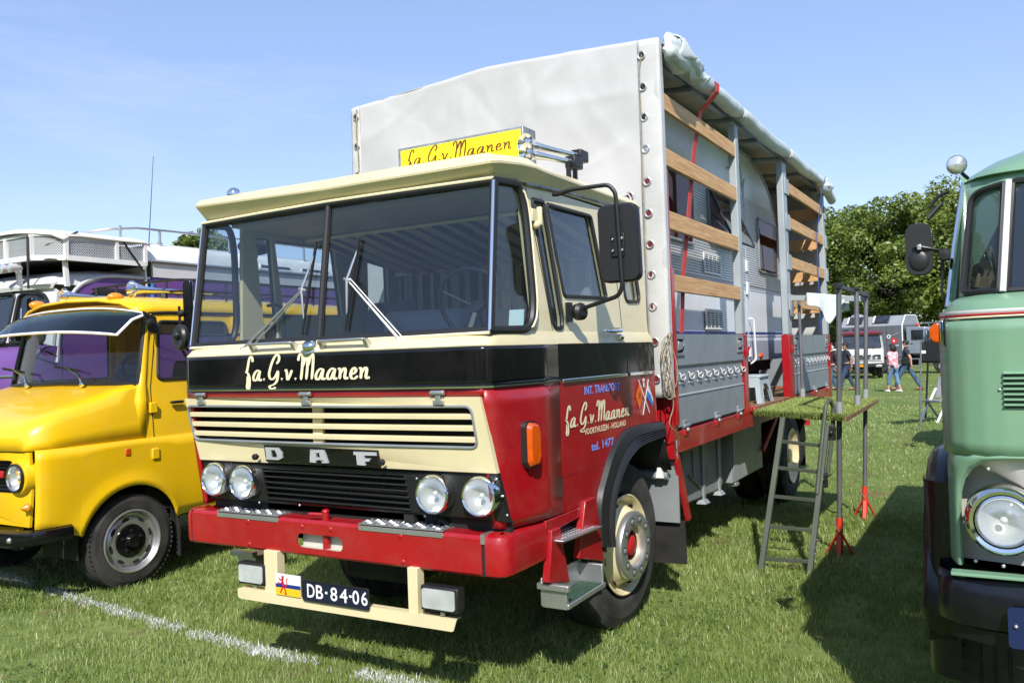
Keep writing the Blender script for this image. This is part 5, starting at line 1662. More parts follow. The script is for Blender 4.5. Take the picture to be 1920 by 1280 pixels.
for nm, gg in (("towel_front", TW), ("towel_fold", TW2), ("towel_back", TW3)):
    o = part(nm, gg, 'towel', t, smooth=180); o.modifiers.new("thick", 'SOLIDIFY').thickness = .006

# ladder leaning on the platform
LD = thing("ladder", "olive-painted metal ladder leaning against the turf platform", "ladder", (.5, 3.3, gz(0, 3.3)))
la, lb = Vector((.318, 3.275, gz(0, 3.27))), Vector((.385, 3.93, 1.055))
ra, rb = Vector((.672, 3.315, gz(0, 3.31))), Vector((.752, 3.83, 1.02))
part("ladder_stile", G().bar(la, lb, .042, .040, up=(1, 0, 0)), 'ladder', LD, bevel=.003)
part("ladder_stile", G().bar(ra, rb, .042, .040, up=(1, 0, 0)), 'ladder', LD, bevel=.003)
part("ladder_handrail", G().tube(arcpath([(.700, 3.56, .50), (.735, 3.74, 1.0), (.752, 3.80, 1.18), (.772, 3.87, 1.21), (.79, 3.92, 1.15), (.785, 3.86, .95), (.755, 3.72, .62)], .05), .016, 8), 'ladder', LD)
for t in (.075, .275, .47, .66, .84):
    p, q = la.lerp(lb, t), ra.lerp(rb, t + .005)
    part("ladder_rung", G().bar(p, q, .030, .026, up=(0, 0, 1)), 'ladder', LD, bevel=.002)
for p in ((.735, 3.66, .60), (.778, 3.85, .95)):
    part("ladder_hinge", G().box(p[0] - .025, p[0] + .03, p[1] - .03, p[1] + .03, p[2] - .06, p[2] + .05).tube([(p[0] + .03, p[1], p[2] + .02), (p[0] + .07, p[1], p[2] + .05)], .005, 5).ball((p[0], p[1] - .03, p[2]), .022, 8), 'blackm', LD, bevel=.006)
part("ladder_cable", G().tube(spline([(.70, 3.80, .75), (.72, 3.72, .55), (.735, 3.62, .42), (.77, 3.7, .35), (.80, 3.8, .32)], 5), .005, 5), 'blackm', LD)
g = G()
for t in (.13, .17, .22):
    p = ra.lerp(rb, t); g.tube([p + Vector((-.03, 0, 0)), p + Vector((.03, 0, 0))], .006, 6)
part("ladder_bolt", g, 'alu', LD)
# ================================================================== yellow van on the left
YV = thing("van", "bright yellow bonneted van with smoked sun visor beside the red lorry", "van", (-4.9, 2.3, gz(0, 2)))
VC = -4.9
def vw(y):      # half width at the belt
    return float(np.interp(y, [.10, .13, .17, .24, .36, .55, 4.6], [.83, .872, .905, .935, .947, .95, .95]))
def vh(y):      # bonnet height at the middle
    return float(np.interp(y, [.10, .12, .16, .24, .40, .65, .85, 1.02], [1.16, 1.225, 1.280, 1.325, 1.385, 1.455, 1.505, 1.545]))
def vx(z):
    return .95 - .095 * max(0, (z - 1.10)) / 1.0 - .03 * max(0, z - 1.9) / .2
# bonnet and shoulders
rows = []
for y in (.10, .115, .13, .15, .19, .25, .33, .43, .55, .70, .85, .98, 1.05, 1.10):
    w, h = vw(y), vh(y)
    prof = [(w, 1.10), (w - .010, 1.10 + .30 * (h - 1.10)), (w - .028, 1.10 + .66 * (h - 1.10)), (w - .055, 1.10 + .86 * (h - 1.10)), (w - .11, 1.10 + .95 * (h - 1.10)), (w - .24, h - .008), (.3, h + .004), (0, h + .010)]
    if y > .8:
        q = lambda k: 1.10 + k * (h - 1.10)
        prof[1:4] = [(vx(q(.3)) - .003, q(.3)), (vx(q(.66)) - .004, q(.66)), (vx(q(.92)) - .012, q(.92))]
        prof[4] = (w - .10, q(.985))
    if y < .11: prof = [(a, 1.10) for a, b in prof]
    yy = lambda a: y + (.05 * (abs(a) / .85) ** 4 * max(0, 1 - (y - .10) / .3) if y < .4 else 0)
    R = [(VC + a, yy(a), b) for a, b in prof]
    Lh = [(VC - a, yy(a), b) for a, b in prof]
    rows.append(R + list(reversed(Lh))[1:])
o = part("bonnet", G().loft(rows, closed=False), 'yellow', YV, smooth=50)
o.modifiers.new("thick", 'SOLIDIFY').thickness = -.012
# wings with the wheel arch
AY, AZ, AR = .925, .325, .425
for sgn in (1, -1):
    rows = []
    AY2 = 3.60
    ys = [.17, .22, .28, .36, .44, .495] + [AY - AR * math.cos(R_(a)) for a in range(8, 180, 8)] + [1.36, 1.44, 2.0, 3.0] + [AY2 - AR * math.cos(R_(a)) for a in range(8, 180, 12)] + [4.1, 4.54]
    for y in sorted(ys):
        d = y - AY if y < 2.3 else y - AY2
        zb = AZ + math.sqrt(max(0, AR * AR - d * d)) if abs(d) < AR else (.44 if y > 1 else .52 - .08 * max(0, (y - .25)) / .25)
        zb = max(zb, .43)
        w = vw(y)
        col = []
        for k in range(9):
            t = k / 8
            z = lerp(zb, 1.10, t)
            fl = .028 * math.exp(-((math.hypot(d, z - AZ) - AR) / .07) ** 2) if y < 1.40 else 0
            b = w - .035 * ((z - 1.02) / .5) ** 2 * (1 if z < 1.02 else 0) + (fl if y < 1.4 else 0)
            col.append((VC + sgn * b, y + (.02 if y < .2 else 0), z))
        rows.append(col if sgn > 0 else list(reversed(col)))
    o = part("body_side", G().loft(rows, closed=False), 'yellow', YV, smooth=50)
    o.modifiers.new("thick", 'SOLIDIFY').thickness = .012
    part("arch_lining", G().loft([[(VC + sgn * x, AY + AR * 1.02 * math.cos(R_(a)), AZ + AR * 1.02 * math.sin(R_(a))) for a in range(-10, 191, 10)] for x in (.90, .45)], closed=False), 'dark', YV)
for sgn in (1, -1):
    part("wing_seam", G().tube([(VC + sgn * (vw(y) + .001 - (.035 * ((z - 1.02) / .5) ** 2 if z < 1.02 else 0)), y, z) for y, z in ((.235, 1.095), (.262, 1.03), (.295, .92), (.325, .78), (.345, .66), (.385, .56))], .0045, 5), 'dark', YV)
# front face with grille opening
def vf(u, v, o=0.0):
    t = abs(u - VC) / .85
    return (u, .108 + .055 * t ** 4 - .02 * (1 - v) - o + .03 * max(0, .68 - v), v)
face = [(VC - .86, .56), (VC + .86, .56), (VC + .885, .80), (VC + .87, 1.092), (VC - .87, 1.092), (VC - .885, .80)]
gh = roundpoly([(VC - .76, .80), (VC + .79, .80), (VC + .725, 1.035), (VC - .725, 1.035)], .05)
part("front_panel", G().plate(subdiv_u(face), [subdiv_u(gh)], vf, (0, .02, 0)), 'yellow', YV, bevel=.008)
GRL = group_part("grille", YV)
part("grille_backing", G().box(VC - .74, VC + .74, .20, .21, .78, 1.06), 'dark', GRL)
for i in range(9):
    z = .82 + i * .025
    part("grille_bar", G().bar((VC - .62, .175, z), (VC + .62, .175, z), .008, .006), 'blackm', GRL)
part("grille_strip", G().box(VC - .60, VC + .60, .125, .145, .905, .955), 'redflat', GRL, bevel=.006)
for sx_ in (-.755, .785):
    hl = headlamp((VC + sx_ + (.0), .135, .915), .092, YV)
    part("lamp_surround", G().lathe([(-.10, .125), (.0, .125), (.012, .118), (.014, .100), (.0, .098)], (VC + sx_, .135, .915), (0, -1, 0), 28), 'yellow', hl)
    part("lamp_rim", G().lathe([(-.02, .101), (.03, .103), (.036, .096), (.03, .088)], (VC + sx_, .132, .915), (0, -1, 0), 28), 'blackm', hl)
    part("front_indicator", G().lathe([(0, .034), (.012, .034), (.02, .026), (.05, .008), (.052, .0001)], (VC + sx_ + .085 * (1 if sx_ > 0 else -1), .150, .705), (0, -1, 0), 16), 'amber', YV)
# bumper
lps = []
for x, y in [(-.97, .42), (-.955, .26), (-.91, .13), (-.82, .065), (-.5, .02), (0, .0), (.5, .02), (.82, .065), (.91, .13), (.955, .26), (.97, .42)]:
    n = Vector((x * .25 if abs(x) < .85 else x, -1.0 if abs(x) < .9 else -.25, 0)).normalized()
    c = Vector((VC + x, y, 0))
    lps.append([(c.x - n.x * .04, c.y - n.y * .04, .43), (c.x, c.y, .44), (c.x + n.x * .012, c.y + n.y * .012, .485), (c.x, c.y, .53), (c.x - n.x * .05, c.y - n.y * .05, .545)])
part("bumper", G().loft(lps, closed=True, cap=True), 'black', YV, smooth=50)
part("bumper_bolt", G().ball((VC + .80, .055, .485), .022, 10), 'alu', YV)
part("front_valance", G().box(VC - .72, VC + .72, .16, .2, .5, .60), 'yellow', YV)
part("van_chassis", G().box(VC - .55, VC + .55, .25, 4.4, .35, .55), 'dark', YV)
part("van_floor", G().box(VC - .88, VC + .88, 1.1, 4.5, .5, .8), 'dark', YV)
# cabin sides
for sgn in (1, -1):
    f = lambda u, v: (VC + sgn * vx(v), u, v)
    w1 = roundpoly([(1.215, 1.565), (2.02, 1.565), (1.98, 2.045), (1.285, 2.045)], .05)
    w2 = roundpoly([(2.35, 1.50), (3.9, 1.50), (3.9, 2.02), (2.35, 2.02)], .08)
    outer = [(1.06, 1.10), (4.55, 1.10), (4.5, 2.12), (1.215, 2.12), (1.09, 1.56)]
    def sub(lp):
        out = []
        for i in range(len(lp)):
            a, b = lp[i], lp[(i + 1) % len(lp)]
            m_ = max(1, int(abs(b[1] - a[1]) / .2))
            for j in range(m_):
                out.append((lerp(a[0], b[0], j / m_), lerp(a[1], b[1], j / m_)))
        return out
    part("side_panel", G().plate(sub(outer), [sub(w1), sub(w2)], f, (-.03 * sgn, 0, 0)), 'yellow', YV, bevel=.004)
    part("belt_crease", G().tube([(VC + sgn * (vw(y) + .001), y + (.02 if y < .2 else 0), 1.10) for y in (.17, .22, .28, .36, .44, .55, .8, 1.5, 4.54)], .006, 6), 'yellow', YV)
    el = [(VC + sgn * .945, 1.05, 1.12), (VC + sgn * .945, 1.075, 1.40), (VC + sgn * .908, 1.10, 1.545), (VC + sgn * .86, 1.18, 2.0), (VC + sgn * .845, 1.22, 2.10)]
    wl_ = [(VC + sgn * .90, .99, 1.12), (VC + sgn * .90, 1.0, 1.40), (VC + sgn * .875, 1.045, 1.545), (VC + sgn * .835, 1.155, 2.0), (VC + sgn * .825, 1.18, 2.10)]
    o = part("a_pillar", G().loft([el, wl_] if sgn < 0 else [wl_, el], closed=False), 'yellow', YV, smooth=60)
    o.modifiers.new("thick", 'SOLIDIFY').thickness = .02
    for nm, lp in (("door_window", w1), ("side_window", w2)):
        wn = group_part(nm, YV)
        part("window_seal", G().tube([f(u, v) for u, v in lp], .015, 6, closed=True), 'rubtrim', wn)
        part("pane", G().plate(lp, [], lambda u, v: (VC + sgn * (vx(v) - .014), u, v), (-.003 * sgn, 0, 0)), 'glass', wn, smooth=0)
    part("door_seam", G().tube([f(u, v) for u, v in ((1.135, 1.10), (1.14, 1.5), (1.20, 1.8), (1.255, 2.08))] , .004, 5).tube([(VC + sgn * .951, 1.135, z) for z in (.86, .98, 1.10)], .004, 5), 'dark', YV)
    for z in (1.30, .93):
        part("door_hinge", G().box(VC + sgn * (.955 if z < 1.1 else .945) - .015, VC + sgn * (.955 if z < 1.1 else .945) + .02, 1.10, 1.165, z, z + .085), 'yellow', YV, bevel=.006)
    part("side_repeater", G().box(*sorted((VC + sgn * .948, VC + sgn * .968)), .865, .915, .98, 1.045), 'orange', YV, bevel=.012)
    part("door_handle", G().box(*sorted((VC + sgn * .94, VC + sgn * .97)), 1.30, 1.42, 1.36, 1.385), 'blackm', YV, bevel=.008)
    part("gutter", G().tube([(VC + sgn * (vx(2.12) + .006), u, v) for u, v in ((1.2, 2.11), (1.4, 2.122), (4.5, 2.125))], .014, 6), 'blackm', YV)
part("rear_wall", G().box(VC - .90, VC + .90, 4.52, 4.55, .5, 2.1), 'yellow', YV)
# roof
rows = []
for y, dz, dw in ((1.10, -.02, .03), (1.16, .0, .0), (1.3, .02, 0), (2.5, .03, 0), (4.3, .02, 0), (4.55, -.02, .03)):
    prof = [(.835, 2.115), (.80, 2.17), (.68, 2.225), (.4, 2.262), (0, 2.275)]
    R = [(VC + a - dw * (a > .5), y - .09 * (1 - (a / .84) ** 2) * (y < 1.4), b + dz * (b > 2.13)) for a, b in prof]
    Lh = [(2 * VC - p[0], p[1], p[2]) for p in R]
    rows.append(R + list(reversed(Lh))[1:])
o = part("roof", G().loft(rows, closed=False), 'yellow', YV, smooth=50)
o.modifiers.new("thick", 'SOLIDIFY').thickness = -.02
# header between windscreen and roof
# windscreen
def vs(u, v):
    t = abs(u)
    b = Vector((VC + u * .885, .955 + .10 * t ** 2.5, 1.555 - .02 * t ** 2))
    tp = Vector((VC + u * .835, 1.085 + .085 * t ** 2.5, 2.095 - .02 * t ** 2))
    return b.lerp(tp, v)
g = cloth_grid(lambda u, v: tuple(vs(2 * u - 1, v)), 24, 6)
VW = group_part("windscreen", YV)
hd = [[tuple(vs(u, 1)) for u in np.linspace(-1, 1, 17)], [(VC + u * .845, 1.075 + .10 * abs(u) ** 2.5 - .02, 2.125) for u in np.linspace(-1, 1, 17)], [(VC + u * .80, 1.06 + .11 * abs(u) ** 2.5, 2.20 - .03 * abs(u) ** 3) for u in np.linspace(-1, 1, 17)]]
part("header", G().loft(hd, closed=False), 'yellow', YV, smooth=60)
part("windscreen_pane", g, 'glass', VW, smooth=180)
lp = [(-1 + 2 * i / 16, 0) for i in range(17)] + [(1, i / 5) for i in range(1, 5)] + [(1 - 2 * i / 16, 1) for i in range(17)] + [(-1, 1 - i / 5) for i in range(1, 5)]
part("windscreen_seal", G().tube([vs(u, v) + Vector((0, -.006, 0)) for u, v in lp], .022, 8, closed=True), 'rubtrim', VW)
for x0 in (-.42, .36):
    w = group_part("wiper", YV)
    part("wiper_arm", G().tube([(VC + x0 + .04, .885, 1.548), (VC + x0 - .02, .90, 1.62), (VC + x0 - .24, .915, 1.70)], [.014, .008, .005], 6).ball((VC + x0 + .04, .885, 1.548), .022, 8), 'chrome', w)
    part("wiper_blade", G().bar((VC + x0 - .40, .93, 1.70), (VC + x0 - .06, .925, 1.66), .010, .02), 'blackm', w)
part("washer_nozzle", G().hexa([(VC + .30, .62, 1.425), (VC + .335, .60, 1.42), (VC + .40, .74, 1.46), (VC + .37, .75, 1.465), (VC + .31, .62, 1.435), (VC + .33, .605, 1.432), (VC + .395, .74, 1.475), (VC + .375, .75, 1.478)]), 'chrome', YV)
# visor
def vv(u, v):
    t = abs(u)
    a = Vector((VC + u * .925, 1.0 + .12 * t ** 2.5, 2.175 - .075 * t ** 3))
    b = Vector((VC + u * .905, .68 + .18 * t ** 3, 1.975 - .045 * t ** 3))
    return a.lerp(b, v) + Vector((0, 0, .035 * math.sin(v * math.pi)))
VS = group_part("sun_visor", YV)
part("visor_sheet", cloth_grid(lambda u, v: tuple(vv(2 * u - 1, v)), 28, 8), 'visor', VS, smooth=180)
edge = [vv(-1 + 2 * i / 28, 1) for i in range(29)]
part("visor_trim", G().tube([vv(-1, 0), vv(-1, .5)] + edge + [vv(1, .5), vv(1, 0)], .012, 6), 'reflector', VS)
part("visor_trim", G().tube([vv(-1 + 2 * i / 28, 0) for i in range(29)], .008, 6), 'reflector', VS)
for s in (-1, 1):
    p = vv(s, .12)
    part("visor_bracket", G().prism([p + Vector((s * .012, -.02, .03)), p + Vector((s * .012, .10, -.02)), p + Vector((s * .012, .13, -.16)), p + Vector((s * .012, .03, -.14))], (s * .012, 0, 0)).lathe([(0, .035), (.03, .035), (.04, .02), (.04, .0001)], p + Vector((s * .02, .03, -.07)), (s, 0, 0), 12), 'blackm', VS)
# mirrors
for s in (1, -1):
    m = group_part("wing_mirror", YV)
    X0 = lambda d: VC + s * (.90 + d)
    part("mirror_arm", G().tube(arcpath([(X0(.03), 1.50, 1.72), (X0(.14), 1.36, 1.80), (X0(.16), 1.33, 1.90), (X0(.165), 1.32, 2.16)], .04), .011, 6).tube([(X0(.03), 1.50, 1.80), (X0(.155), 1.335, 1.92)], .009, 6).ball((X0(.175), 1.33, 2.10), .03, 8), 'blackm', m)
    g = G().loft([[(X0(.215) + (a * .05 + b_ * .0) * s * 1 + .0, 1.37 + c_ * .035, 2.13 + v) for a, v in [(x_ / .09, z_) for x_, z_ in rrect(-.09, .09, -.245, .245, .05)]] for b_, c_ in ((0, -.5), (0, .5))], cap=True)
    part("mirror_housing", g, 'black', m, bevel=.012)
# roof rack, horns, roof lamps
RK = group_part("roof_rack", YV)
for s in (-1, 1):
    for z in (2.43, 2.33):
        part("rack_rail", G().tube(arcpath([(VC, 1.62, z), (VC + s * .62, 1.66, z), (VC + s * .68, 1.80, z), (VC + s * .68, 4.2, z)], .12), .012, 6), 'blackm', RK)
    for y in (1.78, 2.15, 2.7, 3.3, 3.9):
        part("rack_post", G().tube([(VC + s * .68, y, 2.22), (VC + s * .68, y, 2.43)], .011, 6), 'blackm', RK)
    for x in (.2, .5):
        part("rack_post", G().tube([(VC + s * x, 1.64, 2.25), (VC + s * x, 1.64, 2.43)], .011, 6), 'blackm', RK)
for s in (-.44, .52):
    h = group_part("air_horn", YV)
    part("horn_trumpet", G().lathe([(0, .075), (-.006, .068), (.05, .05), (.12, .030), (.3, .020), (.85, .014), (.85, .001)], (VC + s, 1.28, 2.335), (0, 1, 0), 20), 'chrome', h)
    part("horn_cap", G().ball((VC + s, 2.16, 2.335), (.025, .05, .025), 8), 'blackm', h)
    part("horn_foot", G().box(VC + s - .012, VC + s + .012, 1.56, 1.60, 2.25, 2.32).box(VC + s - .012, VC + s + .012, 2.0, 2.04, 2.26, 2.32), 'chrome', h)
for s in (-.62, .50):
    part("roof_marker", G().ball((VC + s, 1.14, 2.26), (.05, .075, .04), 12), 'amber', YV)
# seats and wheel inside
for s in (-.42, .42):
    part("van_seat", G().hexa([(VC + s - .22, 1.75, 1.0), (VC + s + .22, 1.75, 1.0), (VC + s + .22, 1.9, 1.0), (VC + s - .22, 1.9, 1.0), (VC + s - .20, 1.9, 1.72), (VC + s + .20, 1.9, 1.72), (VC + s + .20, 1.98, 1.72), (VC + s - .20, 1.98, 1.72)]), 'blackm', YV, bevel=.04)
part("steering_wheel", G().tube([(VC + .40 + .2 * math.cos(t), 1.42 - .07 * math.sin(t), 1.60 + .17 * math.sin(t)) for t in [2 * math.pi * i / 24 for i in range(24)]], .012, 6, closed=True).tube([(VC + .2, 1.42, 1.60), (VC + .6, 1.42, 1.6)], .010, 6), 'blackm', YV)
part("dashboard", G().hexa([(VC - .86, 1.06, 1.35), (VC + .86, 1.06, 1.35), (VC + .86, 1.35, 1.35), (VC - .86, 1.35, 1.35), (VC - .86, 1.02, 1.535), (VC + .86, 1.02, 1.535), (VC + .86, 1.30, 1.50), (VC - .86, 1.30, 1.50)]), 'seat', YV, bevel=.03)
part("b_pillar", G().box(VC + .80, VC + .90, 2.06, 2.14, 1.1, 2.1).box(VC - .90, VC - .80, 2.06, 2.14, 1.1, 2.1), 'yellow', YV)
# wheels
def van_wheel(x, y, s, steer=0):
    wh = group_part("wheel", YV)
    tyre(x, y, .315, .365, .23, wh, s, steer, lug=True)
    ax = Vector((s * math.cos(steer), -s * math.sin(steer), 0))
    c = Vector((x, y, .315)) + ax * .115
    part("rim", G().lathe([(-.03, .240), (.004, .246), (.008, .236), (-.012, .226), (-.040, .212), (-.046, .196), (-.032, .178), (-.024, .155), (-.03, .130), (-.03, .03)], c, ax, 40), 'alu', wh)
    u = Vector((0, 0, 1)); wv = ax.cross(u)
    for i in range(8):
        t = 2 * math.pi * (i + .3) / 8
        d = u * math.cos(t) + wv * math.sin(t); tn = -u * math.sin(t) + wv * math.cos(t)
        q = [c + d * .172 + ax * -.026 + (tn * a * .032 + d * b * .013) for a, b in [(math.cos(R_(k * 30)), math.sin(R_(k * 30))) for k in range(12)]]
        part("rim_slot", G().prism(q, ax * -.006), 'dark', wh)
    part("hub_cap", G().lathe([(-.035, .132), (-.022, .126), (-.02, .110), (-.022, .06), (.01, .052), (.03, .045), (.034, .0001)], c, ax, 24), 'black', wh)
    for i in range(5):
        t = 2 * math.pi * i / 5
        part("wheel_nut", G().lathe([(-.022, .012), (-.008, .012), (-.006, .0001)], c + (u * math.cos(t) + wv * math.sin(t)) * .080, ax, 8), 'blackm', wh)
van_wheel(VC + .83, .925, 1, R_(2))
van_wheel(VC - .83, .925, -1)
van_wheel(VC + .83, 3.6, 1)
van_wheel(VC - .83, 3.6, -1)
part("mudflap", G().box(VC + .74, VC + .93, 1.36, 1.375, .10, .50), 'rubber', YV)

# ================================================================== purple and white camper bus behind the van
BB = thing("camper_bus", "purple and white camper bus with perforated roof basket behind the yellow van", "bus", (-8.0, 5.0, gz(0, 5)))
XB, XL = -6.80, -9.15
BXC = (XB + XL) / 2
# side of cab, purple, with an arched window
f = lambda u, v: (XB - .06 * max(0, v - 1.6), u, v)
awin = roundpoly([(2.45, 2.10), (3.05, 2.10), (3.05, 2.58), (2.62, 2.58), (2.45, 2.42)], [.05, .03, .03, .12, .10])
part("cab_side", G().plate([(2.08, .5), (3.32, .5), (3.32, 2.70), (2.75, 2.70), (2.45, 2.60), (2.28, 2.42), (2.16, 2.1), (2.10, 1.8)], [awin], f, (-.03, 0, 0)), 'purple', BB)
part("cab_window", G().plate(awin, [], lambda u, v: (f(u, v)[0] - .015, u, v), (-.003, 0, 0)), 'glassd', BB, smooth=0)
part("arch_moulding", G().tube(spline([f(u, v) for u, v in ((2.10, 1.75), (2.15, 2.1), (2.27, 2.42), (2.45, 2.62), (2.75, 2.72), (3.32, 2.73))], 4), .022, 6), 'offwhite', BB)
part("camper_side_lower", G().plate([(3.33, .5), (9.2, .5), (9.2, 2.74), (3.33, 2.74)], [], lambda u, v: (XB - .03 * max(0, v - 1.6), u, v), (-.03, 0, 0)), 'purple', BB)
part("door_seam", G().box(XB - .03, XB + .003, 3.30, 3.325, 1.0, 2.7), 'skyblue', BB)
part("camper_side_band", G().plate([(3.33, 2.745), (9.2, 2.745), (9.2, 2.925), (3.33, 2.925)], [], lambda u, v: (XB - .02, u, v), (-.03, 0, 0)), 'offwhite', BB)
part("camper_gutter", G().tube([(XB, 3.3, 2.935), (XB, 9.2, 2.935)], .018, 6), 'greyd', BB)
rows = []
for y, k in ((3.22, .0), (3.30, .6), (3.45, 1), (9.0, 1), (9.2, .7)):
    prof = [(XB - .03, 2.93), (XB - .045, 3.06), (XB - .10, 3.14), (XB - .25, 3.19), (BXC, 3.25), (XL + .25, 3.19), (XL + .10, 3.14), (XL + .03, 2.93)]
    rows.append([(a, y, lerp(2.93, b, k) if b > 2.94 else b) for a, b in prof])
part("camper_roof", G().loft(rows, closed=False), 'white', BB, smooth=50)
part("camper_front_bulkhead", G().plate([(XB - .03, 2.6), (XL + .03, 2.6), (XL + .03, 3.12), (XB - .05, 3.12)], [], lambda u, v: (u, 3.24, v), (0, .02, 0)), 'white', BB)
for y0 in (5.05, 5.85, 6.6):
    lp = roundpoly([(y0, 2.965), (y0 + .62, 2.965), (y0 + .50, 3.095), (y0 + .02, 3.095)], .04)
    w = group_part("roof_window", BB)
    fr = lambda u, v: (XB - .035 - .05 * max(0, (v - 3.0)) / .1, u, v)
    part("window_frame", G().tube([fr(u, v) for u, v in lp], .014, 6, closed=True), 'reflector', w)
    part("pane", G().plate(lp, [], lambda u, v: (fr(u, v)[0] + .006, u, v), (-.003, 0, 0)), 'glassx', w, smooth=0)
part("camper_back", G().box(XL, XB - .03, 9.18, 9.22, .5, 3.0), 'offwhite', BB)
part("far_side", G().box(XL - .02, XL + .01, 2.1, 9.2, .5, 2.93), 'purple', BB)
# cab front
fr = lambda u, v: (u, 1.96 + .14 * max(0, v - 1.95) + .10 * (abs(u - BXC) / 1.15) ** 3, v)
scr1 = roundpoly([(-7.47, 1.99), (-6.93, 1.97), (-6.92, 2.40), (-7.0, 2.50), (-7.30, 2.53), (-7.40, 2.50)], [.04, .06, .05, .05, .02, .04])
scr2 = roundpoly([(-8.6, 1.99), (-7.55, 1.99), (-7.46, 2.50), (-7.52, 2.54), (-8.5, 2.54), (-8.6, 2.4)], .04)
part("cab_front", G().plate(subdiv_u([(XB - .02, 1.93), (XB - .03, 2.52), (XB - .15, 2.60), (XL + .15, 2.60), (XL + .02, 2.5), (XL + .02, 1.93)]), [scr1, scr2], fr, (0, .03, 0)), 'offwhite', BB)
for lp in (scr1, scr2):
    w = group_part("windscreen", BB)
    part("pane", G().plate(lp, [], lambda u, v: (u, fr(u, v)[1] + .012, v), (0, .003, 0)), 'glassd', w, smooth=0)
    part("seal", G().tube([fr(u, v) for u, v in lp], .018, 6, closed=True), 'rubtrim', w)
w = group_part("wiper", BB)
part("wiper_arm", G().tube([(-7.10, 1.93, 1.96), (-7.2, 1.95, 2.15), (-7.22, 1.97, 2.35)], .008, 6), 'chrome', w)
# peak of the windscreen, hood and lower front
part("windscreen_peak", G().loft([[(x, fr(x, 2.56)[1] - .03, 2.555), (x, fr(x, 2.56)[1] - .05, 2.60), (x, fr(x, 2.56)[1] + .02, 2.63)] for x in np.linspace(XL + .1, XB - .06, 14)], closed=True, cap=True), 'white', BB)
part("cab_nose", G().loft([[(x, 1.94 + .08 * (abs(x - BXC) / 1.15) ** 3 - d, z) for x in np.linspace(XL + .02, XB - .0, 16)] for d, z in ((0, 1.94), (.10, 1.90), (.22, 1.72), (.26, 1.4), (.24, .55))], closed=False), 'purple', BB, smooth=50)
part("nose_side", G().plate([(2.15, .5), (2.15, 1.93), (2.0, 1.92), (1.82, 1.72), (1.78, 1.4), (1.80, .5)], [], lambda u, v: (XB - .003, u, v), (-.02, 0, 0)), 'purple', BB)
part("nose_strip", G().tube([(x, 1.70 + .08 * (abs(x - BXC) / 1.15) ** 3, 1.62) for x in np.linspace(XL + .1, XB - .05, 12)], .012, 6), 'chrome', BB)
# cab roof, dull white dome
rows = []
for y, z0 in ((2.02, 2.60), (2.10, 2.68), (2.3, 2.77), (2.7, 2.82), (3.24, 2.83)):
    rows.append([(XB - .06, y + .05, 2.60), (XB - .09, y + .03, lerp(2.6, z0, .6)), (XB - .25, y + .0, lerp(2.6, z0, .9)), (BXC, y - .03, z0), (XL + .25, y, lerp(2.6, z0, .9)), (XL + .06, y + .05, 2.60)])
part("cab_roof", G().loft(rows, closed=False), 'offwhite', BB, smooth=60)
# roof basket with perforated panels
BK = group_part("roof_basket", BB)
part("basket_shade_box", G().box(XL + .1, XB - .10, 2.35, 3.14, 2.89, 3.10), 'blackm', BK, bevel=.05)  # added dark box, stands in for the shade seen through the holes
bp = [(XL - .0, 2.25), (XL + .25, 1.98), (-7.02, 1.98), (XB + .02, 2.22), (XB + .02, 3.20)]
for i in range(4):
    p, q = bp[i], bp[i + 1]
    part("basket_rail", G().bar((p[0], p[1], 2.885), (q[0], q[1], 2.885), .05, .055), 'white', BK)
    part("basket_rail", G().bar((p[0], p[1], 3.135), (q[0], q[1], 3.135), .03, .03), 'white', BK)
pm = bpy.data.materials.new("perforated_sheet"); pm.use_nodes = True
MT['perf'] = mat("galvanised_sheet", (0.62, 0.64, 0.65), 0.45, metal=0.2, var=0.06)
def perforated(p, q, nx):
    """sheet with real round holes: a cell per hole"""
    p, q = Vector((p[0], p[1], 0)), Vector((q[0], q[1], 0))
    Ln = (q - p).length
    d = (q - p).normalized()
    cw = Ln / nx
    nz = max(3, int(.21 / cw))
    ch = .205 / nz
    g = G()
    for i in range(nx):
        for j in range(nz):
            c = p + d * (cw * (i + .5)) + Vector((0, 0, 2.916 + ch * (j + .5)))
            V = []
            for k in range(8):
                t = R_(45 * k + 22.5)
                V.append(c + d * (cw * .31 * math.cos(t)) + Vector((0, 0, ch * .31 * math.sin(t))))
            O = []
            for k in range(8):
                t = R_(45 * k + 22.5)
                a, b = math.cos(t), math.sin(t)
                m_ = max(abs(a), abs(b))
                O.append(c + d * (cw * .5 * a / m_) + Vector((0, 0, ch * .5 * b / m_)))
            g.add(V + O, [(k, (k + 1) % 8, 8 + (k + 1) % 8, 8 + k) for k in range(8)])
    return g
part("perforated_panel", perforated(bp[3], bp[4], 34), 'perf', BK)
part("perforated_panel", perforated(bp[2], bp[3], 12), 'perf', BK)
part("perforated_panel", perforated(bp[1], bp[2], 64), 'perf', BK)
for p in [bp[1], bp[2], bp[3], bp[4], (lerp(bp[3][0], bp[4][0], .62), lerp(bp[3][1], bp[4][1], .62)), (-7.5, 1.98), (-8.1, 1.98)]:
    part("basket_post", G().box(p[0] - .02, p[0] + .02, p[1] - .02, p[1] + .02, 2.87, 3.14), 'white', BK)
for p in ((-6.84, 2.24, 2.58), (-7.30, 1.99, 2.58), (-8.3, 1.99, 2.58)):
    part("basket_leg", G().bar((p[0], p[1], 2.86), (p[0], p[1] + .02, p[2]), .05, .03, up=(1, 0, 0)), 'white', BK)
part("basket_floor", G().box(XL + .1, XB - .02, 2.05, 3.2, 2.86, 2.87), 'dark', BK)
rows = []
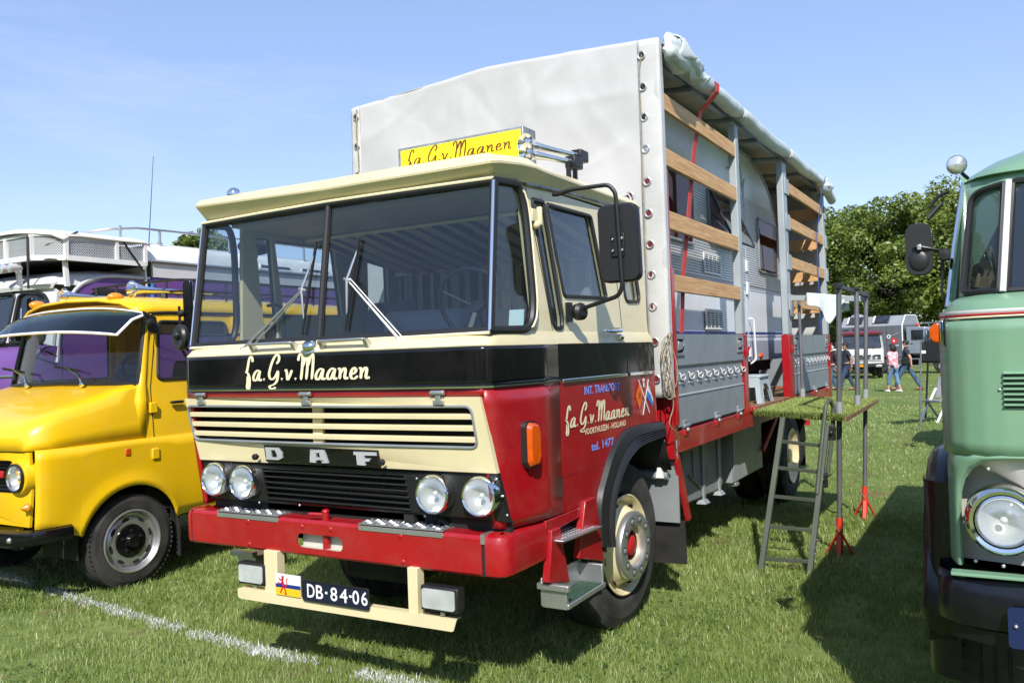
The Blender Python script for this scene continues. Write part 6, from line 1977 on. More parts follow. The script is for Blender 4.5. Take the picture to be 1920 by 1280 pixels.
for i in range(25):
    t = i / 24
    x = lerp(XL + .05, XB + .05, t)
    row = []
    for y in (1.93, 2.0, 2.4, 2.9, 3.2, 3.26):
        edge = y in (1.93, 3.26)
        row.append((x + (.0), y + .22 * max(0, (x - (-7.05)) / .27) * (y < 2.1) * (x > -7.05), 3.175 + .05 * math.sin(t * math.pi) + .02 * noise.noise(Vector((x * 2, y * 2, 0))) - (.05 if edge else 0) - (.05 if t > .97 else 0)))
    rows.append(row)
o = part("basket_cover", G().loft(rows, closed=False), 'white', BK, smooth=60); o.modifiers.new("thick", 'SOLIDIFY').thickness = .008
for a, b in (((-7.9, 1.95, 3.10), (-7.66, 1.94, 2.82)), ((-7.6, 1.95, 3.14), (-7.85, 1.94, 2.82)), ((-7.02, 1.94, 3.12), (-7.01, 1.93, 2.55)), ((XB + .045, 2.35, 3.18), (-6.92, 2.08, 3.02)), ((XB + .05, 2.90, 3.12), (XB + .05, 3.15, 2.80))):
    part("elastic_cord", G().tube([a, b], .012, 6), 'blackm', BK)
for x in (-7.40, -7.24):
    l = group_part("spot_lamp", BB)
    part("lamp_bowl", G().lathe([(0, .055), (.02, .05), (.12, .03), (.14, .01)], (x, 1.86, 2.79), (.1, 1, 0), 16), 'offwhite', l)
    part("lamp_face", G().lathe([(0, .055), (-.004, .05), (-.008, .0001)], (x, 1.86, 2.79), (.1, 1, 0), 16), 'lens', l)
# railing and aerial on the roof
RLx = XB - .12
part("roof_railing", G().tube(spline([(RLx - .9, 2.55, 3.19), (RLx - .2, 2.75, 3.26), (RLx, 3.05, 3.31), (RLx, 3.6, 3.34), (RLx, 6.0, 3.36), (RLx, 9.0, 3.36)], 5), .016, 8), 'alu', BB)
for y in (2.98, 3.52, 4.6, 6.0, 7.5):
    part("railing_post", G().tube([(RLx, y, 3.12), (RLx, y, 3.34)], .016, 8), 'alu', BB)
part("aerial", G().tube([(XB - .2, 3.42, 3.15), (XB - .17, 3.50, 4.26)], [.006, .003], 5), 'blackm', BB)
for x, y in ((XB - .22, 2.6), (XB - .22, 7.2), (XL + .22, 2.6), (XL + .22, 7.2)):
    wh = group_part("wheel", BB)
    part("tyre", G().lathe([(-.14, .25), (-.14, .45), (-.10, .49), (.10, .49), (.14, .45), (.14, .25), (.10, .1), (.1, .001)], (x, y, .44), (1, 0, 0), 28), 'tyre', wh)

# ================================================================== green truck on the right
GT = thing("vintage_truck", "mint green vintage truck with rounded cab at the right edge", "truck", (2.95, 2.5, gz(0, 2.5)))
GX0, GX1 = 1.79, 4.10
GC = (GX0 + GX1) / 2
def gplan(dx=0, dy=0, r=.20):
    """left side front -> right; rounded corners"""
    pts = [(GX0 + dx, 1.6)]
    for a in range(0, 91, 15):
        t = R_(a)
        pts.append((GX0 + dx + r - r * math.cos(t), .10 + dy + r + .02 - r * math.sin(t)))
    n = 6
    for i in range(1, n):
        t = i / n
        pts.append((lerp(GX0 + dx + r, GX1 - dx - r, t), .12 + dy - .045 * math.sin(t * math.pi)))
    pts += [(GX0 + GX1 - p[0], p[1]) for p in reversed(pts[:8])]
    return pts
rows = [[(x, y, z) for x, y in gplan(dx, dy, r)] for z, dx, dy, r in ((.84, .004, .0, .16), (.95, 0, 0, .18), (1.3, .0, .01, .20), (1.60, .006, .02, .22), (1.735, .010, .03, .22))]
# front shell: cut the opening for the lamp panel by building the front as a plate and the corners as lofts
def gfront(u, v, o=0.0):
    a = np.interp(u, [GX0, GX0 + .03, GX0 + .08, GX0 + .14, GX0 + .20, GX0 + .45, GC, GX1 - .45, GX1 - .2, GX1 - .14, GX1 - .08, GX1 - .03, GX1], [.32, .215, .165, .135, .12, .10, .075, .10, .12, .135, .165, .215, .32])
    return (u, float(a) + .02 * (v - .84) / .9 - o, v)
def subdiv_g(loop):
    out = []
    for i in range(len(loop)):
        a, b = loop[i], loop[(i + 1) % len(loop)]
        m_ = max(1, int(abs(b[0] - a[0]) / .05))
        for j in range(m_):
            out.append((lerp(a[0], b[0], j / m_), lerp(a[1], b[1], j / m_)))
    return out
HC = (1.972, 1.030)
hole = [(1.838, .845)] + [(1.838, z) for z in (.95, 1.05, 1.12)] + [(1.85, 1.17), (1.88, 1.21), (1.93, 1.238), (2.0, 1.248), (2.3, 1.25), (2.3, .845)]
g = G()
nu, nv = 60, 24
us = sorted(set(list(np.linspace(GX0, GX0 + .3, 26)) + list(np.linspace(GX0 + .3, GX1 - .3, 20)) + list(np.linspace(GX1 - .3, GX1, 10))))
for (a0, a1) in ((0, 1),):
    V, F = [], []
    zsr = [1.252, 1.30, 1.40, 1.50, 1.60, 1.70, 1.738]
    for z in zsr:
        for u in us:
            V.append(gfront(u, z))
    n = len(us)
    for j in range(len(zsr) - 1):
        for i in range(n - 1):
            F.append((j * n + i, j * n + i + 1, (j + 1) * n + i + 1, (j + 1) * n + i))
    g.add(V, F)
o = part("front_shell", g, 'green', GT, smooth=50); o.modifiers.new("thick", 'SOLIDIFY').thickness = -.01
# arch moulding over the lamp and the column at the outer edge
rows = []
A_ = [(1.838, .845), (1.838, .95), (1.838, 1.05), (1.842, 1.11), (1.855, 1.16), (1.885, 1.205), (1.93, 1.232), (2.0, 1.243), (2.15, 1.246), (2.35, 1.246)]
B_ = [(1.792, .845), (1.792, .95), (1.792, 1.08), (1.792, 1.15), (1.792, 1.21), (1.80, 1.262), (1.87, 1.262), (1.97, 1.262), (2.15, 1.262), (2.35, 1.262)]
C_ = [(.815, .0)]
for (a, b) in zip(A_, B_):
    p, q = Vector(gfront(*a)), Vector(gfront(*b))
    row = []
    for k in range(7):
        t = k / 6
        c = Vector(gfront(lerp(a[0], b[0], t), lerp(a[1], b[1], t)))
        c.y -= .017 * math.sin(t * math.pi)
        if t == 0: c.y += .022
        row.append(c)
    rows.append(row)
o = part("lamp_arch", G().loft(rows, closed=False), 'green', GT, smooth=60)
part("lamp_panel", G().plate(subdiv_g([(1.80, .85), (2.5, .85), (2.5, 1.255), (1.80, 1.255)]), [], lambda u, v: (u, gfront(u, v)[1] + .02, v), (0, .01, 0)), 'putty', GT)
part("panel_lip", G().box(1.80, 2.6, .088, .15, .830, .842), 'green', GT, bevel=.003)
hl = headlamp((HC[0], gfront(*HC)[1] - .005, HC[1]), .086, GT, depth=.1)
part("lamp_ring", G().lathe([(-.06, .125), (.0, .122), (.012, .117), (.022, .107), (.018, .095), (.0, .092)], (HC[0], gfront(*HC)[1] - .012, HC[1]), (0, -1, 0), 36), 'chrome', hl)
g = G()
for u, v in ((1.878, .868), (1.965, .866), (1.845, 1.00), (1.93, 1.205)):
    part("panel_rivet", G().ball((u, gfront(u, v)[1] + .016, v), (.007, .005, .007), 8), 'alu', GT)
# second lamp assembly mirrored
hl2 = headlamp((GX0 + GX1 - HC[0], gfront(GX0 + GX1 - HC[0], 1.03)[1] - .005, HC[1]), .086, GT)
part("nose_panel", G().plate(subdiv_g([(2.5, .85), (GX1 - .002, .85), (GX1 - .002, 1.262), (2.5, 1.262)]), [], gfront, (0, .01, 0)), 'green', GT)
# ventilation panel with louvres
vp = rrect(1.962, 2.40, 1.405, 1.575, .012)
part("vent_panel", G().plate(vp, [], lambda u, v: gfront(u, v, .010), (0, .012, 0)), 'green', GT, bevel=.004)
for i in range(7):
    z = 1.432 + i * .0185
    part("vent_louvre", G().loft([[(u, gfront(u, z)[1] - .0105, z), (u, gfront(u, z)[1] - .026, z + .003), (u, gfront(u, z)[1] - .0105, z + .011)] for u in (1.988, 2.1, 2.25, 2.375)], closed=True, cap=True), 'green', GT)
    part("vent_slot", G().plate([(1.990, z - .006), (2.373, z - .006), (2.373, z - .001), (1.990, z - .001)], [], lambda u, v: gfront(u, v, .0112), (0, .001, 0)), 'dark', GT)
part("panel_screw", G().ball((1.977, gfront(1.977, 1.5)[1] - .012, 1.49), .006, 8), 'alu', GT)
# trim strip round the waist: cream, red, cream
for z0, z1, m in ((1.745, 1.753, 'letter'), (1.753, 1.762, 'redflat'), (1.762, 1.776, 'offwhite')):
    rows = []
    for x, y in gplan(-.006, -.006 + .035, .22):
        rows.append([(x, y, z0), (x, y - .004, (z0 + z1) / 2), (x, y, z1)])
    part("waist_trim", G().loft(rows, closed=False), m, GT, smooth=60)
# shelf above the trim, windscreen frame, roof
def ring_g(z, dx, dy, r):
    return [(x, y, z) for x, y in gplan(dx, dy, r)]
part("cowl", G().loft([ring_g(1.738, .008, .035, .22), ring_g(1.78, .008, .035, .22), ring_g(1.815, .03, .08, .22), ring_g(1.838, .06, .16, .22)], closed=False), 'green', GT, smooth=60)
def gwin(u, v, o=0.0):
    t = (v - 1.838) / .42
    a = np.interp(u, [GX0 + .06, GX0 + .09, GX0 + .15, GX0 + .24, GC, GX1 - .24, GX1 - .15, GX1 - .09, GX1 - .06], [.46, .37, .31, .285, .24, .285, .31, .37, .46])
    return (u + (.025 * t if u < GC else -.025 * t), float(a) + .10 * t - o, v)
wl = roundpoly([(1.862, 1.848), (1.985, 1.845), (1.995, 2.255), (1.885, 2.235)], [.03, .01, .01, .04])
wr = roundpoly([(2.012, 1.845), (2.88, 1.838), (2.88, 2.27), (2.022, 2.257)], [.01, .01, .01, .01])
wr2 = [(GX0 + GX1 - a, b) for a, b in reversed(wl)]
wr3 = roundpoly([(2.93, 1.838), (3.87, 1.845), (3.865, 2.257), (2.93, 2.27)], .01)
o_ = subdiv_g([(GX0 + .06, 1.832), (GX1 - .06, 1.832), (GX1 - .06, 2.30), (GX0 + .06, 2.30)])
part("windscreen_frame", G().plate(o_, [wl, wr, wr3, wr2], gwin, (0, .03, 0)), 'green', GT)
for lp in (wl, wr, wr3, wr2):
    w = group_part("windscreen", GT)
    part("pane", G().plate(lp, [], lambda u, v: gwin(u, v, -.012), (0, .003, 0)), 'glassd', w, smooth=0)
    part("seal", G().tube([gwin(u, v, .002) for u, v in lp], .012, 6, closed=True), 'rubtrim', w)
part("windscreen_divider", G().tube([gwin(1.999, 1.842, .012), gwin(2.009, 2.262, .012)], .0125, 8), 'white', GT)
part("cab_pillar_trim", G().tube([(GX0 + .02, .42, 1.80), (GX0 + .05, .50, 2.05), (GX0 + .09, .56, 2.30)], .010, 6), 'chrome', GT)
rows = [ring_g(2.262, .075, .30, .20), ring_g(2.285, .075, .295, .22), ring_g(2.33, .10, .32, .25), ring_g(2.39, .17, .40, .30), ring_g(2.45, .30, .52, .3), ring_g(2.50, .55, .75, .3)]
g = G().loft(rows, closed=False)
part("cab_roof", g, 'green', GT, smooth=60)
part("roof_top", G().box(GX0 + .3, GX1 - .3, 1.0, 1.95, 2.42, 2.50), 'green', GT, bevel=.04)
part("cab_back", G().box(GX0 + .08, GX1 - .08, 1.95, 1.98, .9, 2.45), 'green', GT)
part("cab_side", G().plate([(.40, .84), (1.98, .84), (1.98, 1.79), (.40, 1.79)], [], lambda u, v: (GX0 + .004, u, v), (.02, 0, 0)), 'green', GT)
part("cab_side", G().plate([(.50, 1.79), (1.98, 1.79), (1.98, 2.33), (.58, 2.33)], [rrect(.70, 1.6, 1.85, 2.2, .05)], lambda u, v: (GX0 + .02 + .12 * (v - 1.79), u, v), (.02, 0, 0)), 'green', GT)
part("cab_side", G().box(GX1 - .02, GX1 - .004, .40, 1.98, .84, 2.3), 'green', GT)
part("cab_interior", G().box(GX0 + .2, GX1 - .2, .55, .8, 1.2, 1.75), 'dark', GT)
part("load_box", G().box(GX0 + .02, GX1 - .02, 2.05, 6.0, .9, 1.92), 'green', GT, bevel=.05)
# mudguard, wheel, bumper, plate
rows = []
for a in range(-20, 195, 12):
    t = R_(a)
    y, z = .98 + .62 * math.cos(t), .55 + .64 * math.sin(t)
    rows.append([(GX0 + .03, y, z), (GX0 - .04, y, z + .012), (GX0 - .085, y * 1 + .0, z - .005), (GX0 - .105, .98 + .60 * math.cos(t), .55 + .60 * math.sin(t)), (GX0 - .10, .98 + .56 * math.cos(t), .55 + .56 * math.sin(t))])
o = part("mudguard", G().loft(rows, closed=False), 'navy', GT, smooth=60); o.modifiers.new("thick", 'SOLIDIFY').thickness = .006
part("mudguard_apron", G().loft([[(GX0 + .02, .36, z), (GX0 - .03, .37, z), (GX0 - .07, .40, z), (GX0 - .095, .46, z), (GX0 - .10, .6, z)] for z in (.36, .6, .85, 1.02, 1.12)], closed=False), 'navy', GT, smooth=60)
wh = group_part("wheel", GT)
tyre(GX0 + .13, .98, .43, .475, .26, wh, -1)
for x, y in ((GX0 + .15, 4.9), (GX1 - .13, .98), (GX1 - .15, 4.9)):
    wh = group_part("wheel", GT)
    part("tyre", G().lathe([(-.13, .25), (-.13, .43), (-.10, .475), (.10, .475), (.13, .43), (.13, .25), (.1, .1), (.1, .001)], (x, y, .43), (1, 0, 0), 28), 'tyre', wh)
part("truck_chassis", G().box(GX0 + .4, GX1 - .4, .3, 6.0, .45, .84), 'dark', GT)
lps = []
for x, y in [(GX0 - .04, .30), (GX0 - .035, .16), (GX0 + .02, .085), (GX0 + .12, .05), (GX0 + .35, .02), (GC, -.02), (GX1 - .35, .02), (GX1 - .12, .05), (GX1 - .02, .085), (GX1 + .035, .16), (GX1 + .04, .3)]:
    lps.append([(x, y + .06, .655), (x, y + .012, .66), (x, y, .70), (x, y, .78), (x, y + .014, .812), (x, y + .08, .822)])
part("bumper", G().loft(lps, closed=True, cap=True), 'navy', GT, smooth=50)
lps = [[(x, y + .05, .60), (x, y + .035, .60), (x, y + .03, .65), (x, y + .05, .652)] for x, y in [(GX0, .11), (GX0 + .12, .05), (GX0 + .35, .02), (GC, -.02), (GX1 - .35, .02), (GX1 - .1, .05)]]
part("bumper_valance", G().loft(lps, closed=True, cap=True), 'navy', GT, smooth=50)
part("plate_body", G().plate(rrect(1.972, 2.44, .625, .762, .014), [], lambda u, v: (u, .0, v), (0, .008, 0)), 'plateblue', GT, bevel=.002)
part("plate_bolt", G().ball((1.995, -.004, .70), .007, 8), 'alu', GT)
# roof lamp, indicator, mirrors
l = group_part("roof_lamp", GT)
part("lamp_bowl", G().lathe([(-.02, .034), (.0, .036), (.02, .030), (.05, .012), (.055, .001)], (1.868, .28, 2.325), (0, 1, 0), 18), 'chrome', l)
part("lamp_face", G().lathe([(.02, .032), (.03, .022), (.034, .0001)], (1.868, .28, 2.325), (0, -1, 0), 18), 'lens', l)
part("lamp_stalk", G().tube([(1.875, .30, 2.305), (1.90, .36, 2.285)], .007, 6), 'blackm', l)
i_ = group_part("indicator", GT)
part("indicator_lens", G().loft([[(x, .30 + dy, 1.698 + v) for x, v in ((1.787, -.038), (1.787, .038), (1.765, .034), (1.752, .018), (1.752, -.018), (1.765, -.034))] for dy in (-.04, .04)], cap=True), 'orange', i_, bevel=.005)
part("indicator_base", G().box(1.788, 1.803, .25, .35, 1.655, 1.745), 'chrome', i_, bevel=.004)
part("indicator_socket", G().box(1.803, 1.818, .245, .355, 1.645, 1.752), 'rubtrim', i_, bevel=.004)
m = group_part("wing_mirror", GT)
rr = rrect(-.049, .049, -.104, .104, .040)
part("mirror_housing", G().loft([[(1.717 + u * s, .42 + dy, 2.035 + v * s) for u, v in rr] for dy, s in ((0, .90), (.0, .97), (.006, 1.0), (.022, 1.0))], cap=True), 'rubtrim', m, smooth=40)
part("mirror_bump", G().ball((1.716, .420, 1.990), (.038, .012, .042), 14), 'rubtrim', m)
part("mirror_clamp", G().box(1.712, 1.728, .395, .42, 2.03, 2.052), 'alu', m, bevel=.003)
part("mirror_arm", G().tube([(1.70, .41, 2.045), (1.73, .405, 2.042), (1.79, .43, 2.026), (1.815, .45, 2.010)], .0055, 8), 'blackm', m)
part("mirror_arm", G().tube(arcpath([(1.815, .45, 2.010), (1.800, .46, 2.0), (1.79, .46, 1.86), (1.80, .46, 1.825), (1.83, .46, 1.80)], .03), .0055, 6).lathe([(0, .022), (.016, .022), (.018, .0001)], (1.808, .43, 2.008), (0, -1, 0), 12), 'blackm', m)
m2 = group_part("wing_mirror", GT)
part("mirror_housing", G().prism([(1.735, .60, 2.19), (1.795, .62, 2.245), (1.80, .62, 2.235), (1.742, .60, 2.165)], (0, .03, 0)), 'rubtrim', m2, bevel=.005)
part("mirror_arm", G().tube(arcpath([(1.75, .62, 2.22), (1.78, .63, 2.268), (1.825, .63, 2.285)], .02), .008, 6), 'blackm', m2)
# ================================================================== far vehicles, people, trees
def simple_wheel(root, x, y, z, r, w, m='alu', sgn=1):
    wh = group_part("wheel", root)
    part("tyre", G().lathe([(-w / 2, r * .55), (-w / 2, r * .9), (-w * .35, r), (w * .35, r), (w / 2, r * .9), (w / 2, r * .55)], (x, y, z), (1, 0, 0), 24), 'tyre', wh)
    part("rim", G().lathe([(w * .45, r * .56), (w * .3, r * .5), (w * .25, r * .3), (w * .5, r * .2), (w * .5, .001)], (x, y, z), (sgn, 0, 0), 20), m, wh)
    return wh

def far_cabover(loc, rz, label, group=None):
    """small cab-over lorry, front towards local -y"""
    t = thing("cabover_truck", label, "truck", loc, rz, group, local=True)
    w = 1.06
    part("cab_lower", G().loft([[(s * (w - c), y + d, z) for s, y, c in ((-1, 1.9, 0), (-1, .25, 0), (-1, .06, .05), (-1, 0, .14), (1, 0, .14), (1, .06, .05), (1, .25, 0), (1, 1.9, 0))] for z, d in ((.75, .05), (1.0, .02), (1.45, 0), (1.52, .03))], closed=True, cap=True), 'offwhite', t, smooth=50)
    part("cab_upper", G().loft([[(s * (w - c - i), y + d, z) for s, y, c in ((-1, 1.9, 0), (-1, .30, 0), (-1, .10, .10), (1, .10, .10), (1, .30, 0), (1, 1.9, 0))] for z, d, i in ((1.52, -.05, .0), (2.25, .10, .07), (2.30, .10, .07))], closed=True, cap=True), 'offwhite', t, smooth=30)
    part("cab_roof", G().loft([[(s * (w - c - i), y + d, z) for s, y, c in ((-1, 1.9, 0), (-1, .30, 0), (-1, .05, .12), (1, .05, .12), (1, .30, 0), (1, 1.9, 0))] for z, d, i in ((2.28, .02, .03), (2.34, -.02, .0), (2.44, .12, .15), (2.50, .35, .35))], closed=True, cap=True), 'maroon', t, smooth=40)
    ws = group_part("windscreen", t)
    f = lambda u, v: (u * (1 - .06 * (v - 1.55)), .045 + .20 * (v - 1.52) - .012, v)
    lp = roundpoly([(-.92, 1.58), (.92, 1.58), (.90, 2.22), (-.90, 2.22)], .06)
    part("pane", G().plate(lp, [], f, (0, .012, 0)), 'glassx', ws)
    part("seal", G().tube([f(u, v) for u, v in lp], .025, 5, closed=True), 'rubtrim', ws)
    for s in (-.5, .1, .5):
        part("wiper", G().tube([(s, .0, 1.56), (s + .28, .02, 1.66)], .012, 5), 'blackm', t)
    for s in (-1, 1):
        lp = roundpoly([(.42, 1.58), (1.25, 1.58), (1.2, 2.2), (.52, 2.2)], .05)
        part("door_window", G().plate(lp, [], lambda u, v: (s * (w + .004 - .09 * (v - 1.52) / .73), u, v), (-s * .01, 0, 0)), 'glassx', t)
    part("grille", G().box(-.88, .88, -.012, .05, .98, 1.24), 'blackm', t, bevel=.02)
    for i in range(4):
        part("grille_bar", G().box(-.86, .86, -.022, -.012, 1.015 + i * .035, 1.022 + i * .035), 'greyd', t)
    for ch, x in (("D", -.52), ("A", .0), ("F", .42)):
        part("badge_letter", lettering(ch, (x, -.024, 1.165), (1, 0, 0), (0, 0, 1), .13, .06, bold=.03), 'reflector', t, smooth=0)
    for x in (-.66, -.42, .42, .66):
        part("headlight", G().lathe([(0, .085), (.015, .08), (.02, .0001)], (x, -.012, 1.06), (0, -1, 0), 14), 'lens', t)
    part("bumper", G().box(-1.04, 1.04, -.06, .12, .60, .80), 'blackm', t, bevel=.03)
    part("grille_surround", G().box(-.95, .95, -.018, .0, .93, .965), 'offwhite', t, bevel=.01)
    part("number_plate", G().box(-.30, .18, -.085, -.07, .62, .74), 'amber', t)
    for x in (-.8, .62):
        part("fog_lamp", G().box(x, x + .3, -.09, -.03, .60, .72), 'lens', t, bevel=.02)
    part("mirror", G().box(-1.32, -1.2, .05, .09, 1.6, 1.95).tube([(-1.26, .07, 1.95), (-1.0, .3, 2.1)], .02, 5), 'blackm', t)
    part("chassis", G().box(-.5, .5, .2, 4.5, .5, .8), 'dark', t)
    part("load_bed", G().box(-1.1, 1.1, 2.1, 4.7, .95, 1.5), 'greyd', t, bevel=.02)
    for x in (-.88, .88):
        for y in (.85, 3.7):
            simple_wheel(t, x, y, .45, .45, .25, 'greyd', 1 if x > 0 else -1)
    return t

dafl = far_cabover((-4.28, 43.6, gz(0, 43.6)), R_(12), "small white cab-over truck with maroon roof beyond the walking people")
dup(dafl, (2.75, 10.6, gz(0, 10.6)), R_(0), "white and maroon cab-over truck parked directly behind the mint green truck")

# grey expedition truck, its nose to image right
EX = thing("expedition_truck", "dark grey expedition truck with box body and roof hatches in front of the trees", "truck", (-1.75, 52.1, gz(0, 52.1)), R_(73), local=True)
# local: front towards -y, right side (x-) faces the viewer after turning
hw = 1.25
sec = [(-hw, 1.0), (-hw, 2.85), (-.75, 3.45), (.75, 3.45), (hw, 2.85), (hw, 1.0)]
part("box_body", G().prism([(x, 1.0, z) for x, z in sec], (0, 3.7, 0)), 'exped', EX, bevel=.02)
part("box_roof", G().prism([(x * 1.006, .985, z + .012) for x, z in sec[1:5]], (0, 3.73, 0)), 'expedr', EX)
for e in (sec,):
    part("box_edge", G().tube([(x, .985, z) for x, z in sec], .035, 6), 'reflector', EX)
for y in (1.8, 3.4):
    c = [(-hw + .12, 2.99), (-.80, 3.40)]
    part("roof_hatch", G().hexa([(c[0][0] - .03, y, c[0][1] + .03), (c[0][0] - .03, y + .85, c[0][1] + .03), (c[1][0] - .03, y + .85, c[1][1] + .03), (c[1][0] - .03, y, c[1][1] + .03),
                                 (c[0][0] - .09, y, c[0][1] + .09), (c[0][0] - .09, y + .85, c[0][1] + .09), (c[1][0] - .09, y + .85, c[1][1] + .09), (c[1][0] - .09, y, c[1][1] + .09)]), 'glassx', EX, bevel=.02)
    part("hatch_frame", G().bar((c[0][0] - .08, y + .9, c[0][1] + .08), (c[1][0] - .08, y + .9, c[1][1] + .08), .08, .06), 'white', EX)
part("roof_dome", G().ball((0, 4.2, 3.45), (.45, .45, .25), 14), 'expedr', EX)
for y0, y1, z0, z1 in ((3.1, 4.0, 2.2, 2.75), (4.2, 4.55, 2.2, 2.75)):
    part("body_window", G().box(-hw - .02, -hw + .02, y0, y1, z0, z1), 'glassx', EX, bevel=.01)
for y in (2.95, 1.9):
    part("panel_seam", G().box(-hw - .006, -hw, y, y + .02, 1.05, 2.85), 'blackm', EX)
part("emblem", G().disc((-hw - .004, 1.48, 1.95), .18, (-1, 0, 0), 20, .004), 'flagred', EX)
part("emblem_mark", G().add([(-hw - .010, 1.48 + a, 1.95 + b) for a, b in ((-.06, 0), (0, .09), (.06, 0), (0, -.09))], [(0, 1, 2, 3)]), 'flagwhite', EX, smooth=0)
part("emblem_wrench", G().bar((-hw - .008, 1.75, 2.2), (-hw - .008, 1.2, 2.42), .01, .05, up=(1, 0, 0)).lathe([(0, .12), (.004, .12), (.005, .07), (0, .07)], (-hw - .006, 1.78, 2.22), (-1, 0, 0), 16), 'reflector', EX)
part("emblem_bar", G().box(-hw - .008, -hw - .002, 1.2, 1.75, 1.66, 1.70), 'reflector', EX)
part("cab", G().prism([(x, y, z) for x in (-1.1,) for y, z in ((.85, 1.15), (.85, 2.75), (-.25, 2.72), (-.55, 1.95), (-.60, 1.15))], (2.2, 0, 0)), mat("steel_grey_cab", (0.22, 0.25, 0.29), 0.35, var=0.06, coat=0.3), EX, bevel=.06)
part("cab_window", G().box(-1.115, -1.08, -.15, .55, 1.95, 2.55), 'glassx', EX, bevel=.03)
part("cab_mirror", G().box(-1.42, -1.30, -.55, -.48, 1.9, 2.5).tube([(-1.36, -.5, 2.5), (-1.1, -.3, 2.6)], .02, 5), 'blackm', EX)
part("door_handle", G().box(-1.13, -1.1, .45, .6, 1.75, 1.79), 'chrome', EX)
part("bonnet", G().prism([(-.95, y, z) for y, z in ((-.6, 1.1), (-.6, 1.92), (-1.9, 1.72), (-2.05, 1.55), (-2.05, 1.0))], (1.9, 0, 0)), MT['expedr'], EX, bevel=.08)
for s in (-1, 1):
    rows = []
    for a in range(0, 181, 15):
        t_ = R_(a)
        rows.append([(s * .75, -1.2 + .72 * math.cos(t_), .85 + .72 * math.sin(t_)), (s * 1.22, -1.2 + .70 * math.cos(t_), .85 + .70 * math.sin(t_)), (s * 1.24, -1.2 + .64 * math.cos(t_), .85 + .64 * math.sin(t_))])
    o = part("mudguard", G().loft(rows, closed=False), MT['expedr'], EX, smooth=60); o.modifiers.new("thick", 'SOLIDIFY').thickness = .02
    for y, r in ((-1.2, .56), (2.5, .56), (3.8, .56)):
        simple_wheel(EX, s * 1.0, y, .56, r, .38, 'chrome', s)
    part("side_locker", G().box(*sorted((s * .9, s * 1.22)), .9, 1.9, .45, 1.0), 'exped', EX, bevel=.03)
    part("step", G().tube([(s * 1.2, .1, .85), (s * 1.22, .1, .45), (s * 1.22, .6, .45), (s * 1.2, .6, .85)], .03, 6).box(*sorted((s * 1.1, s * 1.25)), .05, .65, .84, .90), 'alu', EX)
part("bumper", G().box(-1.15, 1.15, -2.35, -2.15, .75, 1.0), 'exped', EX, bevel=.03)
part("chassis", G().box(-.45, .45, -2.1, 4.6, .65, 1.0), 'dark', EX)
part("exhaust_stack", G().tube([(-1.12, .95, .9), (-1.12, .95, 2.6)], .07, 8), 'blackm', EX)
part("beacon", G().ball((-.7, .3, 2.86), (.1, .1, .12), 10), 'orange', EX)
part("roof_rack", G().tube([(-1.0, -.2, 2.95), (1.0, -.2, 2.95), (1.0, .7, 2.95), (-1.0, .7, 2.95)], .02, 5, closed=True), 'alu', EX)

# ---------------- people
def skin_mesh(joints, edges, name, m, parent, sub=2, root=0):
    """one continuous surface grown over a skeleton of joints with a radius each"""
    me = bpy.data.meshes.new(name)
    me.from_pydata([j[0] for j in joints], edges, [])
    o = bpy.data.objects.new(name, me)
    COL.objects.link(o)
    sk = o.modifiers.new("skin", 'SKIN')
    sk.use_smooth_shade = True
    for i, j in enumerate(joints):
        r = j[1]
        me.skin_vertices[0].data[i].radius = (r, r) if not isinstance(r, tuple) else r
    me.skin_vertices[0].data[root].use_root = True
    ss = o.modifiers.new("sub", 'SUBSURF'); ss.levels = sub; ss.render_levels = sub
    dg = bpy.context.evaluated_depsgraph_get()
    m2 = bpy.data.meshes.new_from_object(o.evaluated_get(dg))
    bpy.data.objects.remove(o)
    m2.name = name
    m2.materials.clear(); m2.materials.append(MT[m])
    m2.polygons.foreach_set('use_smooth', [True] * len(m2.polygons))
    ob = bpy.data.objects.new(name, m2)
    COL.objects.link(ob)
    ob.parent = parent
    return ob

